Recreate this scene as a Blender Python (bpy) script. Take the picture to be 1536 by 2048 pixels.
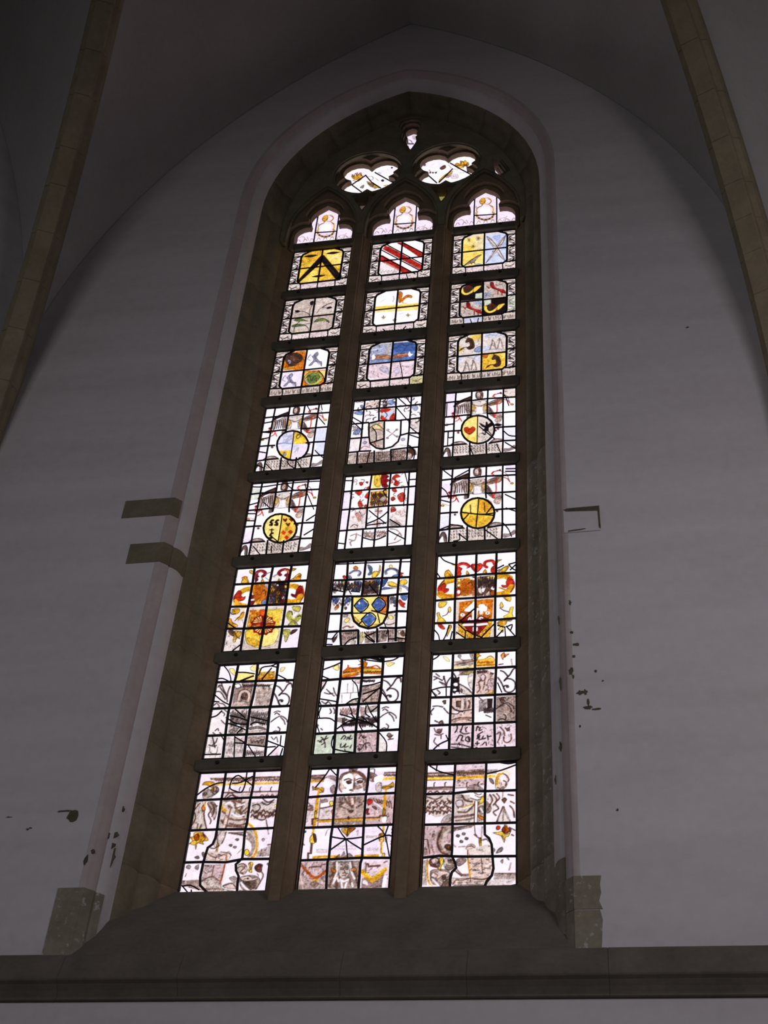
import bpy, bmesh, math, random
import numpy as np
from mathutils import Vector, Matrix
for o in list(bpy.data.objects): bpy.data.objects.remove(o, do_unlink=True)
scene = bpy.context.scene
col = scene.collection
# World axes: X along the window wall, Y into the wall (glass plane y = 0), Z up (0 = foot of the glass). The floor is 6.25 m below.
FLOOR = -6.25
# ------------------------------------------------------------------ camera
YAW, PITCH, ROLL = math.radians(-13.356), math.radians(42.112), math.radians(5.033)
CAM = Vector((2.2201, -9.1208, -4.6402))
cd = bpy.data.cameras.new('camera'); cam = bpy.data.objects.new('camera', cd); col.objects.link(cam)
_f = Vector((math.sin(YAW)*math.cos(PITCH), math.cos(YAW)*math.cos(PITCH), math.sin(PITCH)))
_r = Vector((math.cos(YAW), -math.sin(YAW), 0)); _u = _r.cross(_f)
_r2 = _r*math.cos(ROLL)+_u*math.sin(ROLL); _u2 = _u*math.cos(ROLL)-_r*math.sin(ROLL)
cam.matrix_world = Matrix(((_r2.x,_u2.x,-_f.x,CAM.x),(_r2.y,_u2.y,-_f.y,CAM.y),(_r2.z,_u2.z,-_f.z,CAM.z),(0,0,0,1)))
cd.sensor_fit = 'VERTICAL'; cd.sensor_height = 32; cd.lens = 2683.46/2048*32; cd.clip_end = 200
scene.camera = cam
# ------------------------------------------------------------------ overcast sky outside
wd = bpy.data.worlds.new('sky'); scene.world = wd; wd.use_nodes = True
bg = wd.node_tree.nodes['Background']; bg.inputs[0].default_value = (0.985, 0.945, 1.0, 1); bg.inputs[1].default_value = 1.18
# ------------------------------------------------------------------ daylight from the other windows of the church
def area(name, loc, aim, sx, sy, power, color, spread=180):
    d = bpy.data.lights.new(name, 'AREA'); d.shape = 'RECTANGLE'; d.size = sx; d.size_y = sy; d.energy = power; d.color = color; d.spread = math.radians(spread)
    o = bpy.data.objects.new(name, d); col.objects.link(o); o.location = loc
    o.rotation_euler = (Vector(aim)-Vector(loc)).to_track_quat('-Z','Y').to_euler()
    return o
area('choir_window_light', (7.6,-8.2,1.5), (2.2,-.7,1.2), 2.4, 4, 39, (1.0,0.955,0.985), 88)
area('nave_window_light', (-5.0,-22.0,2.5), (-.5,0,.3), 8, 6, 68, (0.95,0.96,1.0), 60)
area('aisle_window_light', (8.4,-16.0,3.0), (7.6,-3.0,8.0), 2.4, 5, 19, (1.0,0.97,0.99), 44)
area('side_window_light', (-6.2,-3.6,5.0), (4.0,-8.0,10.0), 2.2, 7, 12, (0.97,0.97,1.0), 130)
scene.view_settings.view_transform = 'Standard'; scene.view_settings.look = 'None'
scene.view_settings.exposure = 0.0; scene.view_settings.gamma = 1.0; scene.view_settings.use_curve_mapping = False
# ------------------------------------------------------------------ helpers
def srgb(c): return tuple((v/255/12.92 if v/255 <= .04045 else ((v/255+.055)/1.055)**2.4) for v in c)
def link(name, me, mat=None, parent=None, loc=None):
    o = bpy.data.objects.new(name, me); col.objects.link(o)
    if mat is not None and me is not None and not me.materials: me.materials.append(mat)
    if parent is not None: o.parent = parent
    if loc is not None: o.location = loc
    return o
def mesh(name, verts, faces, smooth=False):
    me = bpy.data.meshes.new(name); me.from_pydata([tuple(v) for v in verts], [], faces); me.update()
    if smooth: me.polygons.foreach_set('use_smooth', [True]*len(me.polygons))
    return me
def empty(name, loc=(0,0,0), parent=None):
    o = bpy.data.objects.new(name, None); col.objects.link(o); o.location = loc; o.empty_display_size = .1
    if parent is not None: o.parent = parent
    return o
def structure(o, label, cat='wall'):
    o['kind'] = 'structure'; o['label'] = label; o['category'] = cat; return o
def loft(rings, closed=False, caps=False):
    """quads between successive rings of equal length"""
    n = len(rings[0]); v = [p for r in rings for p in r]; f = []
    for i in range(len(rings)-1):
        for j in range(n if closed else n-1):
            k = (j+1) % n; f.append((i*n+j, i*n+k, (i+1)*n+k, (i+1)*n+j))
    if caps: f.append(tuple(range(n))[::-1]); f.append(tuple((len(rings)-1)*n+j for j in range(n)))
    return v, f
def fix(me):
    bm = bmesh.new(); bm.from_mesh(me); bmesh.ops.recalc_face_normals(bm, faces=bm.faces); bm.to_mesh(me); bm.free(); return me
def nodes(m):
    m.use_nodes = True; t = m.node_tree; t.nodes.clear(); return t
def material(name, base, dark, light, scale=3., rough=.9, bump=.25, fine=40., streak=False, contrast=.5, patch=None):
    m = bpy.data.materials.new(name); t = nodes(m); N = t.nodes.new; L = t.links.new
    out = N('ShaderNodeOutputMaterial'); b = N('ShaderNodeBsdfPrincipled'); b.inputs['Roughness'].default_value = rough
    b.inputs['Specular IOR Level'].default_value = .25
    L(b.outputs[0], out.inputs[0])
    tc = N('ShaderNodeTexCoord'); mp = N('ShaderNodeMapping'); L(tc.outputs['Object'], mp.inputs[0])
    if streak: mp.inputs['Scale'].default_value = (.35, 1, 2.2)
    n1 = N('ShaderNodeTexNoise'); n1.inputs['Scale'].default_value = scale; n1.inputs['Detail'].default_value = 6; L(mp.outputs[0], n1.inputs['Vector'])
    n2 = N('ShaderNodeTexNoise'); n2.inputs['Scale'].default_value = fine; n2.inputs['Detail'].default_value = 4; L(tc.outputs['Object'], n2.inputs['Vector'])
    r = N('ShaderNodeValToRGB'); e = r.color_ramp.elements
    e[0].position = .5-contrast/2; e[0].color = (*dark,1); e[1].position = .5+contrast/2; e[1].color = (*light,1)
    x = e.new(.5); x.color = (*base,1)
    mx = N('ShaderNodeMath'); mx.operation = 'MULTIPLY_ADD'; mx.inputs[1].default_value = .35; L(n2.outputs[0], mx.inputs[0])
    sc = N('ShaderNodeMath'); sc.operation = 'MULTIPLY_ADD'; sc.inputs[1].default_value = .65; sc.inputs[2].default_value = 0; L(n1.outputs[0], sc.inputs[0]); L(sc.outputs[0], mx.inputs[2])
    L(mx.outputs[0], r.inputs[0]); last = r.outputs[0]
    if patch:
        n3 = N('ShaderNodeTexNoise'); n3.inputs['Scale'].default_value = patch[1]; n3.inputs['Detail'].default_value = 8; n3.inputs['Roughness'].default_value = .65; L(tc.outputs['Object'], n3.inputs['Vector'])
        rr = N('ShaderNodeValToRGB'); rr.color_ramp.elements[0].position = patch[2]; rr.color_ramp.elements[1].position = patch[2]+.05; L(n3.outputs[0], rr.inputs[0])
        mm = N('ShaderNodeMix'); mm.data_type = 'RGBA'; L(rr.outputs[0], mm.inputs[0]); L(last, mm.inputs[6]); mm.inputs[7].default_value = (*patch[0],1); last = mm.outputs[2]
    L(last, b.inputs['Base Color'])
    bp = N('ShaderNodeBump'); bp.inputs['Strength'].default_value = bump; bp.inputs['Distance'].default_value = .01; L(mx.outputs[0], bp.inputs['Height']); L(bp.outputs[0], b.inputs['Normal'])
    return m
PLASTER = material('lime_plaster', (.60,.555,.575), (.53,.485,.50), (.66,.615,.635), 1.6, .92, .3, 14., True)
PINK = material('tinted_plaster', (.50,.41,.42), (.44,.36,.37), (.58,.50,.51), 2.5, .92, .25, 18.)
VAULT = material('shaded_vault_plaster', (.50,.465,.46), (.43,.40,.395), (.56,.525,.52), 1.2, .95, .3, 16.)  # wall plaster toned darker, putting the vault's shade into its colour
STONE = material('olive_sandstone', (.185,.155,.104), (.14,.116,.078), (.245,.208,.145), 4.5, .9, .5, 30.)
WORN = material('limewashed_worn_stone', (.25,.215,.165), (.18,.152,.112), (.33,.29,.23), 5., .9, .5, 26., patch=((.44,.40,.37),13.,.585))
WARM = material('warm_brown_stone', (.20,.14,.088), (.15,.103,.065), (.26,.188,.122), 5., .9, .45, 30.)
DARK = material('dark_weathered_stone', (.135,.115,.095), (.10,.085,.07), (.175,.15,.125), 4., .9, .5, 26.)
RIB = material('rib_sandstone', (.31,.25,.17), (.23,.182,.12), (.39,.32,.225), 3.5, .9, .6, 22.)
IRON = material('painted_iron_bar', (.105,.09,.068), (.075,.064,.05), (.14,.12,.092), 8., .8, .3, 60.)
BOLT = material('rusty_bolt', (.02,.016,.014), (.012,.01,.009), (.03,.024,.02), 20., .8, .2, 80.)
LEAD = material('lead', (.018,.016,.018), (.012,.011,.012), (.028,.026,.028), 20., .65, .2, 90.)
FLOORM = material('stone_floor', (.22,.20,.18), (.17,.155,.14), (.27,.25,.22), 1., .8, .3, 8.)
FLAKE = material('bare_patch', (.10,.085,.06), (.07,.06,.042), (.14,.12,.085), 12., .95, .6, 40.)

# ------------------------------------------------------------------ window opening outlines
SPRING = 8.32
def arch(a, rise, n=14, zbase=-1.0, spring=SPRING, cx=0.):
    """pointed opening: foot, jamb, arc, apex, arc, jamb, foot as (x, z)"""
    c = (rise*rise-a*a)/(2*a); R = a+c; t1 = math.atan2(rise, c)
    right = [(cx-c+R*math.cos(t1*k/n), spring+R*math.sin(t1*k/n)) for k in range(n+1)]
    left = [(2*cx-x, z) for x, z in right[::-1]][1:]
    return [(cx+a, zbase)]+right+left+[(cx-a, zbase)]
def ring_path(a, d, rise): return [(x, -d, z) for x, z in arch(a, rise)]
# wall: plane with the opening cut out, walls of the neighbouring apse sides, floor
WALLD = .68; AW, RW = 1.755, 2.36
def rise_of(a): return 2.04+(a-1.30)*(RW-2.04)/(AW-1.30)
def poly_holes(loops, y):
    bm = bmesh.new(); edges = []
    for lp in loops:
        vs = [bm.verts.new((x, y, z)) for x, z in lp]
        edges += [bm.edges.new((vs[i], vs[(i+1) % len(vs)])) for i in range(len(vs))]
    bmesh.ops.triangle_fill(bm, edges=edges, use_beauty=True, normal=(0,-1,0))
    me = bpy.data.meshes.new('wall'); bm.to_mesh(me); bm.free(); return me
hole = arch(AW, RW, zbase=-.80)
wall = structure(link('wall_front', poly_holes([[(-3.9,FLOOR),(3.8,FLOOR),(3.8,13.2),(-3.9,13.2)], hole], -WALLD), PLASTER),
                 'whitewashed plaster wall around the tall pointed window', 'wall')
RIBS = ((3.80,-.41,8.6,3.7), (-3.90,.47,8.2,3.6))      # corner x, plan slope, radius, springing height
def rib_dir(dx): h = math.hypot(dx,1); return (dx/h, -1/h)
def mirror(p, X, e):
    vx, vy = p[0]-X, p[1]+WALLD; k = 2*(vx*e[0]+vy*e[1]); return (X+k*e[0]-vx, -WALLD+k*e[1]-vy, p[2])
ends = []
for nm, (X, dx, R, z0) in zip(('wall_right','wall_left'), RIBS):
    e = rib_dir(dx); far = mirror((X-math.copysign(7.6,X), -WALLD, 0), X, e); ends.append(far)
    v = [(X,-WALLD,FLOOR),(far[0],far[1],FLOOR),(far[0],far[1],13.2),(X,-WALLD,13.2),(far[0],-25,FLOOR),(far[0],-25,13.2)]
    structure(link(nm, fix(mesh(nm, v, [(0,1,2,3),(1,4,5,2)])), PLASTER), 'plaster side wall beyond the '+('lighter' if X > 0 else 'darker')+' vault rib', 'wall')
(xr,yr,_), (xl,yl,_) = ends
structure(link('wall_back', mesh('wall_back', [(xl,-25,FLOOR),(xr,-25,FLOOR),(xr,-25,13.2),(xl,-25,13.2)], [(3,2,1,0)]), PLASTER), 'plaster wall closing the church opposite the window', 'wall')
structure(link('floor', mesh('floor', [(xl,-25,FLOOR),(xr,-25,FLOOR),(xr,yr,FLOOR),(3.8,-WALLD,FLOOR),(-3.9,-WALLD,FLOOR),(xl,yl,FLOOR)], [(0,1,2,3,4,5)]), FLOORM), 'worn stone floor of the church', 'floor')
# ------------------------------------------------------------------ jamb stones and plaster moulding of the opening
STONEP = [(1.295,-.03),(1.30,.0),(1.318,.012),(1.39,.10),(1.412,.115),(1.418,.14),(1.432,.20),(1.470,.255),(1.520,.285),(1.528,.31),(1.540,.36),(1.572,.415),(1.600,.44),(1.618,.452)]
PLASTP = [(1.612,.450),(1.622,.470),(1.628,.51),(1.645,.555),(1.675,.590),(1.695,.602),(1.700,.625),(1.730,.655),(1.752,.676),(1.756,.682),(1.80,.682)]
N_ARC = 14
paths = [ring_path(a, d, rise_of(a)) for a, d in STONEP]
NP = len(paths[0])
def sub(path, i, t):
    p, q = path[i], path[i+1]; return tuple(p[k]+(q[k]-p[k])*t for k in range(3))
def along(path, s):
    """s in 0..NP-1, fractional"""
    i = min(int(s), NP-2); return sub(path, i, s-i)
def shrink(p, f=.006):
    c = (0, p[1], min(p[2], SPRING)); d = Vector((p[0]-c[0],0,p[2]-c[2])); d.normalize(); return (p[0]+d.x*f, p[1]+f*.4, p[2]+d.z*f)
random.seed(3)
cuts = [0.0]
zs = -1.0; L0 = SPRING+1.0
while True:
    zs += random.uniform(.42,.66)
    if zs > SPRING-.3: break
    cuts.append((zs+1.0)/L0)
cuts += [1+.0]+[1+N_ARC*k/5 for k in range(1,5)]+[1+N_ARC-.0]
half = cuts[:]
cuts = half+[(NP-1)-c for c in half[::-1]][1:]
for i in range(len(cuts)-1):
    s0, s1 = cuts[i], cuts[i+1]
    mids = [s0+1e-9]+[k for k in range(int(s0)+1, int(math.ceil(s1)))]+[s1-1e-9]
    ln = .012 if s1-s0 > .5 else .0007
    seq = [s0, s0+ln]+[m for m in mids if s0+ln < m < s1-ln]+[s1-ln, s1]
    def rings(lo, hi):
        rs = []
        for k, s in enumerate(seq):
            r = [along(p, s) for p in paths[lo:hi]]
            if k in (0, len(seq)-1): r = [shrink(p) for p in r]
            rs.append(r)
        return rs
    v, f = loft(rings(4, len(STONEP))); me = fix(mesh('jamb_stone', v, f, True)); worn = (s0 < .42 and cuts[i] < 1)
    rightlow = i < len(half) and s1 < .55
    js = link('jamb_stone', me, WORN if rightlow else STONE, wall)
    v, f = loft(rings(0, 5)); link('inner_jamb_stone', fix(mesh('inner_jamb_stone', v, f, True)), WARM, wall)
v, f = loft([ring_path(a, d, rise_of(a)) for a, d in PLASTP[:6]]); link('plaster_hollow', fix(mesh('plaster_hollow', v, f, True)), PLASTER, wall)
v, f = loft([[(a-.003,-d-.003,z) for z in (-.80,-.45,-.1)] for a, d in PLASTP[:7]]); link('bare_jamb_stone', fix(mesh('bare_jamb_stone', v, f, True)), WORN, wall)
v, f = loft([ring_path(a, d, rise_of(a)) for a, d in PLASTP[5:]]); link('plaster_chamfer', fix(mesh('plaster_chamfer', v, f, True)), PINK, wall)
# exposed quoin blocks wrapped round the arris
def quoin(side, x_out, z0, z1, steps, mat, jag=0.):
    pl = [(x_out,.686)]+[(a-.004, d+.004) for a, d in PLASTP[::-1][1:1+steps]]
    back = [(pl[-1][0]+.05, pl[-1][1]-.02), (x_out, .60)]
    pl = pl+back; rr = random.Random(int(z0*100))
    rings_ = []
    for k in range(5):
        z = z0+(z1-z0)*k/4
        rings_.append([(side*(x+(rr.uniform(-jag,jag) if j == 0 else 0)), -d, z) for j, (x, d) in enumerate(pl)])
    v, f = loft(rings_, closed=True, caps=True)
    return link('quoin', fix(mesh('quoin', v, f)), mat, wall)
quoin(-1, 2.225, 3.350, 3.562, 4, STONE); quoin(-1, 2.07, 2.796, 3.022, 10, STONE); q3 = quoin(-1, 1.955, -.80, -.287, 7, WORN)
quoin(1, 1.928, -.523, -.283, 4, WORN, .012); quoin(1, 1.925, -.80, -.530, 4, WORN, .012)
# whitewashed block with bare stone showing along two edges
v, f = loft([[(2.064+.0*k, -.683-k*.006, 2.82), (2.064, -.683-k*.006, 3.09), (1.765, -.683-k*.006, 3.07), (1.768, -.683-k*.006, 2.815)] for k in (0,1)], closed=True, caps=True)
link('whitewashed_quoin', fix(mesh('whitewashed_quoin', v, f)), PLASTER, wall)
for pts in ([(1.765,3.07),(1.80,3.088),(2.068,3.095),(2.068,3.035),(1.90,3.045),(1.79,3.05)], [(2.05,3.04),(2.068,3.04),(2.07,2.842),(2.055,2.845)], [(1.80,2.822),(1.90,2.832),(1.95,2.842),(1.94,2.850),(1.86,2.844),(1.80,2.836)]):
    me = mesh('bare_edge', [(x,-.6895,z) for x, z in pts]+[(x,-.684,z) for x, z in pts], [tuple(range(len(pts)))]+[(i,(i+1)%len(pts),len(pts)+(i+1)%len(pts),len(pts)+i) for i in range(len(pts))]); link('bare_edge', fix(me), FLAKE, wall)
# flaked patches
def flake(x, z, w, h, seed, y=-WALLD, n=11):
    rr = random.Random(seed); pts = []
    for k in range(n):
        t = 2*math.pi*k/n; r = rr.uniform(.45,1.05); pts.append((x+w*r*math.cos(t), z+h*r*math.sin(t)))
    me = mesh('flaked_patch', [(a,y-.003,b) for a, b in pts]+[(a,y+.004,b) for a, b in pts], [tuple(range(n))]+[(i,(i+1)%n,n+(i+1)%n,n+i) for i in range(n)])
    link('flaked_patch', fix(me), FLAKE, wall)
for k, (x, z, w, h) in enumerate([(-1.985,.305,.05,.075),(-2.06,.345,.07,.012),(-2.32,.20,.012,.012),(-2.30,.21,.02,.008),(-1.79,-.06,.022,.06),(-1.755,.0,.02,.02),(1.784,1.415,.022,.05),(1.80,1.36,.014,.03),(1.845,1.213,.03,.028),(1.885,1.215,.028,.032),(1.905,1.12,.012,.05),(1.90,1.075,.05,.018),(1.96,1.06,.05,.012),(1.836,.913,.012,.014),(2.073,.212,.012,.012),(1.796,2.08,.014,.03),(1.80,1.78,.02,.02),(1.83,1.66,.03,.02),(1.81,1.55,.018,.02),(1.97,1.40,.012,.02),(2.02,1.31,.009,.009),(2.983,5.293,.02,.014),(-2.5,.31,.03,.006),(-2.62,.285,.012,.006)]): flake(x, z, w, h, k)
for k, (x, z, w, h, y) in enumerate([(-1.66,.19,.05,.035,-.575),(-1.70,.175,.02,.04,-.605),(-1.645,.02,.022,.09,-.557),(-1.66,.10,.03,.03,-.575),(-1.65,.42,.02,.03,-.56),(1.70,1.95,.01,.05,-.63),(1.70,1.33,.012,.09,-.63),(1.69,.8,.02,.05,-.60),(1.64,.55,.014,.04,-.55)]): flake(x, z, w, h, 50+k, y)
# ------------------------------------------------------------------ sill and string course
sv = [(-.06,.02),(.02,.0),(.05,-.035),(.45,-.43),(.60,-.66),(.66,-.765),(.70,-.84),(.70,-.86)]
v, f = loft([[(x,-d,z) for d, z in sv] for x in (-1.745,-.9,0,.9,1.745)]); link('sill', fix(mesh('sill', v, f)), DARK, wall)
sc = [(.60,-.79),(.682,-.790),(.70,-.812),(.735,-.90),(.762,-.985),(.772,-1.0),(.766,-1.010),(.742,-1.026),(.714,-1.060),(.694,-1.092),(.690,-1.100),(.700,-1.104),(.710,-1.110),(.711,-1.120),(.702,-1.127),(.68,-1.130),(.60,-1.130)]
course = structure(empty('trim_1', (0,-WALLD,-1.13)), 'dark moulded stone string course under the window sill', 'string course')
random.seed(8); x = -3.9
while x < 3.8:
    x2 = min(3.8, x+random.uniform(.8,1.25)); x2 = 3.8 if 3.8-x2 < .4 else x2
    rs = []
    for k, xx in enumerate((x, x+.004, (x+x2)/2, x2-.004, x2)):
        ins = .005 if k in (0,4) else 0
        rs.append([(xx, -(d-ins)+WALLD, z+1.13+(0.0 if 0 < j < 16 else 0)+.0*k) for j, (d, z) in enumerate(sc)])
    v, f = loft(rs); link('course_stone', fix(mesh('course_stone', v, f)), DARK, course); x = x2
# ------------------------------------------------------------------ vault: webs and ribs
ceil = structure(empty('ceiling', (0,-4,12)), 'dim ribbed vault of plastered webs above the window', 'vault')
def off(p): return (p[0], p[1]+4, p[2]-12)
A_W, RISE_W, Z_W = 3.80, 6.85, 5.0
cW = (RISE_W**2-A_W**2)/(2*A_W); R_W = A_W+cW; T_W = math.atan2(RISE_W, cW)
def wall_arch(t, side, X):
    zb = 3.6; s = t*(1.4+R_W*T_W)
    if s < 1.4: return (X, -WALLD-.005, zb+s)
    a = (s-1.4)/R_W; x = -cW+R_W*math.cos(a); return (side*x*abs(X)/A_W, -WALLD-.005, Z_W+R_W*math.sin(a))
def rib_pt(t, rb):
    X, dx, R, z0 = rb; e = rib_dir(dx); a = t*math.radians(87); s = R-R*math.cos(a); return (X+s*e[0], -WALLD+s*e[1], z0+R*math.sin(a))
NT, NU = 40, 14
crowns = []
for rb in RIBS:
    side = 1 if rb[0] > 0 else -1; e = rib_dir(rb[1])
    for mir in (0, 1):
        rs = []
        for i in range(NT+1):
            t = i/NT; w = wall_arch(t, side, rb[0]); r = rib_pt(t, rb)
            if mir: w = mirror(w, rb[0], e)
            row = []
            for j in range(NU+1):
                u = j/NU; b = .35*math.sin(math.pi*u)*t*t   # slight doming of the web
                row.append(off((w[0]+(r[0]-w[0])*u, w[1]+(r[1]-w[1])*u, w[2]+(r[2]-w[2])*u+b)))
            rs.append(row)
        v, f = loft(rs); link('vault_web', mesh('vault_web', v, f, True), VAULT, ceil)
    crowns.append(rib_pt(1, rb))
apex = wall_arch(1, 1, 3.8)
n = NU; fan = []
for rb in RIBS:
    r = rib_pt(1, rb); w = wall_arch(1, 1 if rb[0] > 0 else -1, rb[0])
    fan.append([off((w[0]+(r[0]-w[0])*j/n, w[1]+(r[1]-w[1])*j/n, w[2]+(r[2]-w[2])*j/n+.35*math.sin(math.pi*j/n))) for j in range(n+1)])
v, f = loft(fan); link('vault_web', mesh('vault_web', v, f, True), VAULT, ceil)
# cap between the crown and the far box so that no sky leaks in
v = [off(p) for p in ((xl,-25,13.2),(xr,-25,13.2),(xr,yr,13.2),(3.8,-WALLD,13.2),(-3.9,-WALLD,13.2),(xl,yl,13.2))]
link('vault_web', mesh('upper_vault', v, [(5,4,3,2,1,0)]), VAULT, ceil)
RP = [(-.165,-.10),(-.165,.04),(-.150,.10),(-.105,.14),(-.095,.20),(-.085,.215),(.085,.215),(.095,.20),(.105,.14),(.150,.10),(.165,.04),(.165,-.10)]
for rb in RIBS:
    X, dx, R, z0 = rb; e = Vector((*rib_dir(dx),0)); lat = Vector((-e.y, e.x, 0))
    rib = empty('vault_rib', off(rib_pt(0, rb)), ceil); base = Vector(rib_pt(0, rb)); a0 = 0; amax = math.radians(87); rr = random.Random(int(R*10))
    while a0 < amax-.01:
        a1 = min(amax, a0+rr.uniform(.42,.66)/R); a1 = amax if amax-a1 < .02 else a1
        rs = []
        for k, a in enumerate((a0, a0+.003/R*2, (a0+a1)/2, a1-.003/R*2, a1)):
            c = Vector(rib_pt(a/amax, rb)); inn = e*math.cos(a)-Vector((0,0,1))*math.sin(a); sh = .008 if k in (0,4) else 0
            rs.append([tuple(c-base+lat*(w*(1-sh*3))+inn*(h-sh)) for w, h in RP])
        v, f = loft(rs); link('rib_stone', fix(mesh('rib_stone', v, f)), RIB, rib); a0 = a1
# ------------------------------------------------------------------ window: mullions, tracery, iron bars
win = structure(empty('window_1', (0,0,0)), 'tall pointed three-light church window with stone mullions and tracery', 'window')
LX = [(-1.300,-.605),(-.363,.345),(.586,1.300)]
LZ = [(8.072,7.357),(7.181,6.482),(6.304,5.591),(5.414,4.498),(4.339,3.399),(3.246,2.289),(2.145,1.193),(1.062,0.)]
LC = [-.9525,-.009,.943]
MX = [-.484,.4655]
MH = [(.120,.03),(.120,-.002),(.112,.012),(.104,.060),(.094,.068),(.070,.108),(.056,.135),(.046,.145),(.046,.178),(.038,.185)]
MP = [(-w, d) for w, d in MH]+MH[::-1]
random.seed(12)
for mx in MX:
    mul = empty('mullion', (mx,0,-.3), win); z = -.3
    while z < 8.05:
        z2 = min(8.06, z+random.uniform(.9,1.4)); z2 = 8.06 if 8.06-z2 < .3 else z2
        rs = []
        for k, zz in enumerate((z, z+.004, (z+z2)/2, z2-.004, z2)):
            s = .97 if k in (0,4) else 1
            rs.append([(w*s, -d*s, zz+.3) for w, d in MP])
        v, f = loft(rs); link('mullion_stone', fix(mesh('mullion_stone', v, f)), WARM, mul); z = z2
def arc(cx, cz, r, t0, t1, n): return [(cx+r*math.cos(t0+(t1-t0)*k/n), cz+r*math.sin(t0+(t1-t0)*k/n)) for k in range(n+1)]
def trefoil(cx, hw, g=0., zb=8.05):
    """cusped head of a light, from right foot over to left foot; g = widening"""
    R = [(cx+hw+g, zb), (cx+hw+g, 8.26)]
    # lower lobe: quarter curve to the cusp, upper lobe: swelling to the point
    lo = [(hw, 8.29),(hw*.97, 8.345),(hw*.88, 8.40),(hw*.74, 8.435),(hw*.60, 8.445),(hw*.48, 8.44)]
    up = [(hw*.46,8.50),(hw*.53,8.565),(hw*.52,8.63),(hw*.44,8.70),(hw*.30,8.765),(hw*.14,8.81),(0,8.85)]
    pts = []
    for x, z in lo: pts.append((x+g*.9 if x > hw*.9 else x+g*.55, z+g*.8))
    pts[-1] = (pts[-1][0]-g*.55+g*.30, pts[-1][1])
    for k, (x, z) in enumerate(up): pts.append((x+g*(.30 if k == 0 else .75)*(1 if k < 6 else 0), z+g*(.8 if k < 4 else 1.1)))
    R += [(cx+x, z) for x, z in pts]
    return R+[(2*cx-x, z) for x, z in R[::-1]][1:]
def pointed(cx, hw, apexz, sp=8.2, zb=8.05):
    rise = apexz-sp; return arch(hw, rise, 8, zb, sp, cx)
def quatrefoil(cx, cz, o=.165, r=.178):
    pts = []
    for k, (sx, sz) in enumerate(((1,1),(-1,1),(-1,-1),(1,-1))):
        base = math.pi/4+k*math.pi/2; h = math.pi/2+ (math.pi/4-math.acos(min(1,o/r)))
        pts += arc(cx+sx*o, cz+sz*o, r, base-h, base+h, 9)
    return pts
def circle(cx, cz, r, n=32): return [(cx+r*math.cos(2*math.pi*k/n), cz+r*math.sin(2*math.pi*k/n)) for k in range(n)]
def dagger(g=0., low=9.86):
    s = [(0,10.335+g),(.045+g,10.315+g*.8),(.078+g,10.26+g*.4),(.078+g,10.20),(.050+g*.8,10.14-g*.5),(.066+g*.8,10.07-g),(.060+g*.8,10.02-g*2),(.03+g*.5,(10.02+low)/2-g*1.2),(0,low)]
    return s+[(-x,z) for x, z in s[::-1]][1:-1]
def tri(pts, g):
    c = (sum(p[0] for p in pts)/len(pts), sum(p[1] for p in pts)/len(pts)); return [(c[0]+(p[0]-c[0])*(1+g), c[1]+(p[1]-c[1])*(1+g)) for p in pts]
TRI = {'lm':[(-.573,8.862),(-.478,8.862),(-.468,8.74),(-.500,8.65),(-.54,8.72)], 'mr':[(.380,8.876),(.482,8.868),(.488,8.74),(.455,8.65),(.415,8.72)], 'rr':[(1.030,9.325),(1.088,9.318),(1.160,9.14),(1.115,9.09),(1.052,9.14)]}
def plate(name, outline_ar, lights, holes, d0, d1, mat, bevel=.0):
    a, r = outline_ar
    o = arch(a, r, 16, 8.05); o = o[::-1]                # left foot .. apex .. right foot
    for L in lights[::-1]: o += L
    cu = bpy.data.curves.new(name, 'CURVE'); cu.dimensions = '2D'; cu.fill_mode = 'BOTH'; cu.extrude = (d1-d0)/2
    for lp in [o]+holes:
        sp = cu.splines.new('POLY'); sp.points.add(len(lp)-1); sp.use_cyclic_u = True
        for p, (x, z) in zip(sp.points, lp): p.co = (x, z, 0, 1)
    tmp = bpy.data.objects.new(name, cu); col.objects.link(tmp)
    me = bpy.data.meshes.new_from_object(tmp.evaluated_get(bpy.context.evaluated_depsgraph_get())); bpy.data.objects.remove(tmp); bpy.data.curves.remove(cu)
    me.transform(Matrix(((1,0,0,0),(0,0,-1,-(d0+d1)/2),(0,1,0,0),(0,0,0,1))))
    me.materials.clear()
    return link(name, me, mat, win)
HW = [.3475,.354,.357]
EYE = (-.475, .480); EZ = 9.33
def spandrel(mx, g): return [(mx, 8.50-g*1.2), (mx+.10+g*.4, 8.72), (mx+.145+g, 8.83), (mx+.07, 8.862), (mx, 8.858), (mx-.07, 8.862), (mx-.145-g, 8.83), (mx-.10-g*.4, 8.72)]
def corner_gap(d): return [(1.028,9.33-d*.4), (1.085+d*.5,9.33-d*.6), (1.165+d*.7,9.10-d*.9), (1.13+d*.3,9.06-d*1.5), (1.075,9.15-d*1.5)]
plate('tracery_cusps', (1.345,2.10), [trefoil(c,h) for c, h in zip(LC,HW)], [quatrefoil(x,EZ) for x in EYE]+[dagger(), TRI['lm'], TRI['mr'], TRI['rr']], 0, .065, WARM)
plate('tracery_hollow', (1.395,2.13), [trefoil(c,h+.012,.05) for c, h in zip(LC,HW)], [quatrefoil(x,EZ-.01,.172,.215) for x in EYE]+[dagger(.03,9.72), spandrel(MX[0]-.04,-.06), spandrel(MX[1]-.04,-.06), corner_gap(.06)], .065, .125, WARM)
plate('tracery_front', (1.425,2.16), [pointed(c,h+.062,9.06) for c, h in zip(LC,HW)], [circle(x,EZ-.03,.415) for x in EYE]+[dagger(.05,9.64), spandrel(MX[0],0), spandrel(MX[1],0), corner_gap(.10)], .125, .165, STONE)
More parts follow.
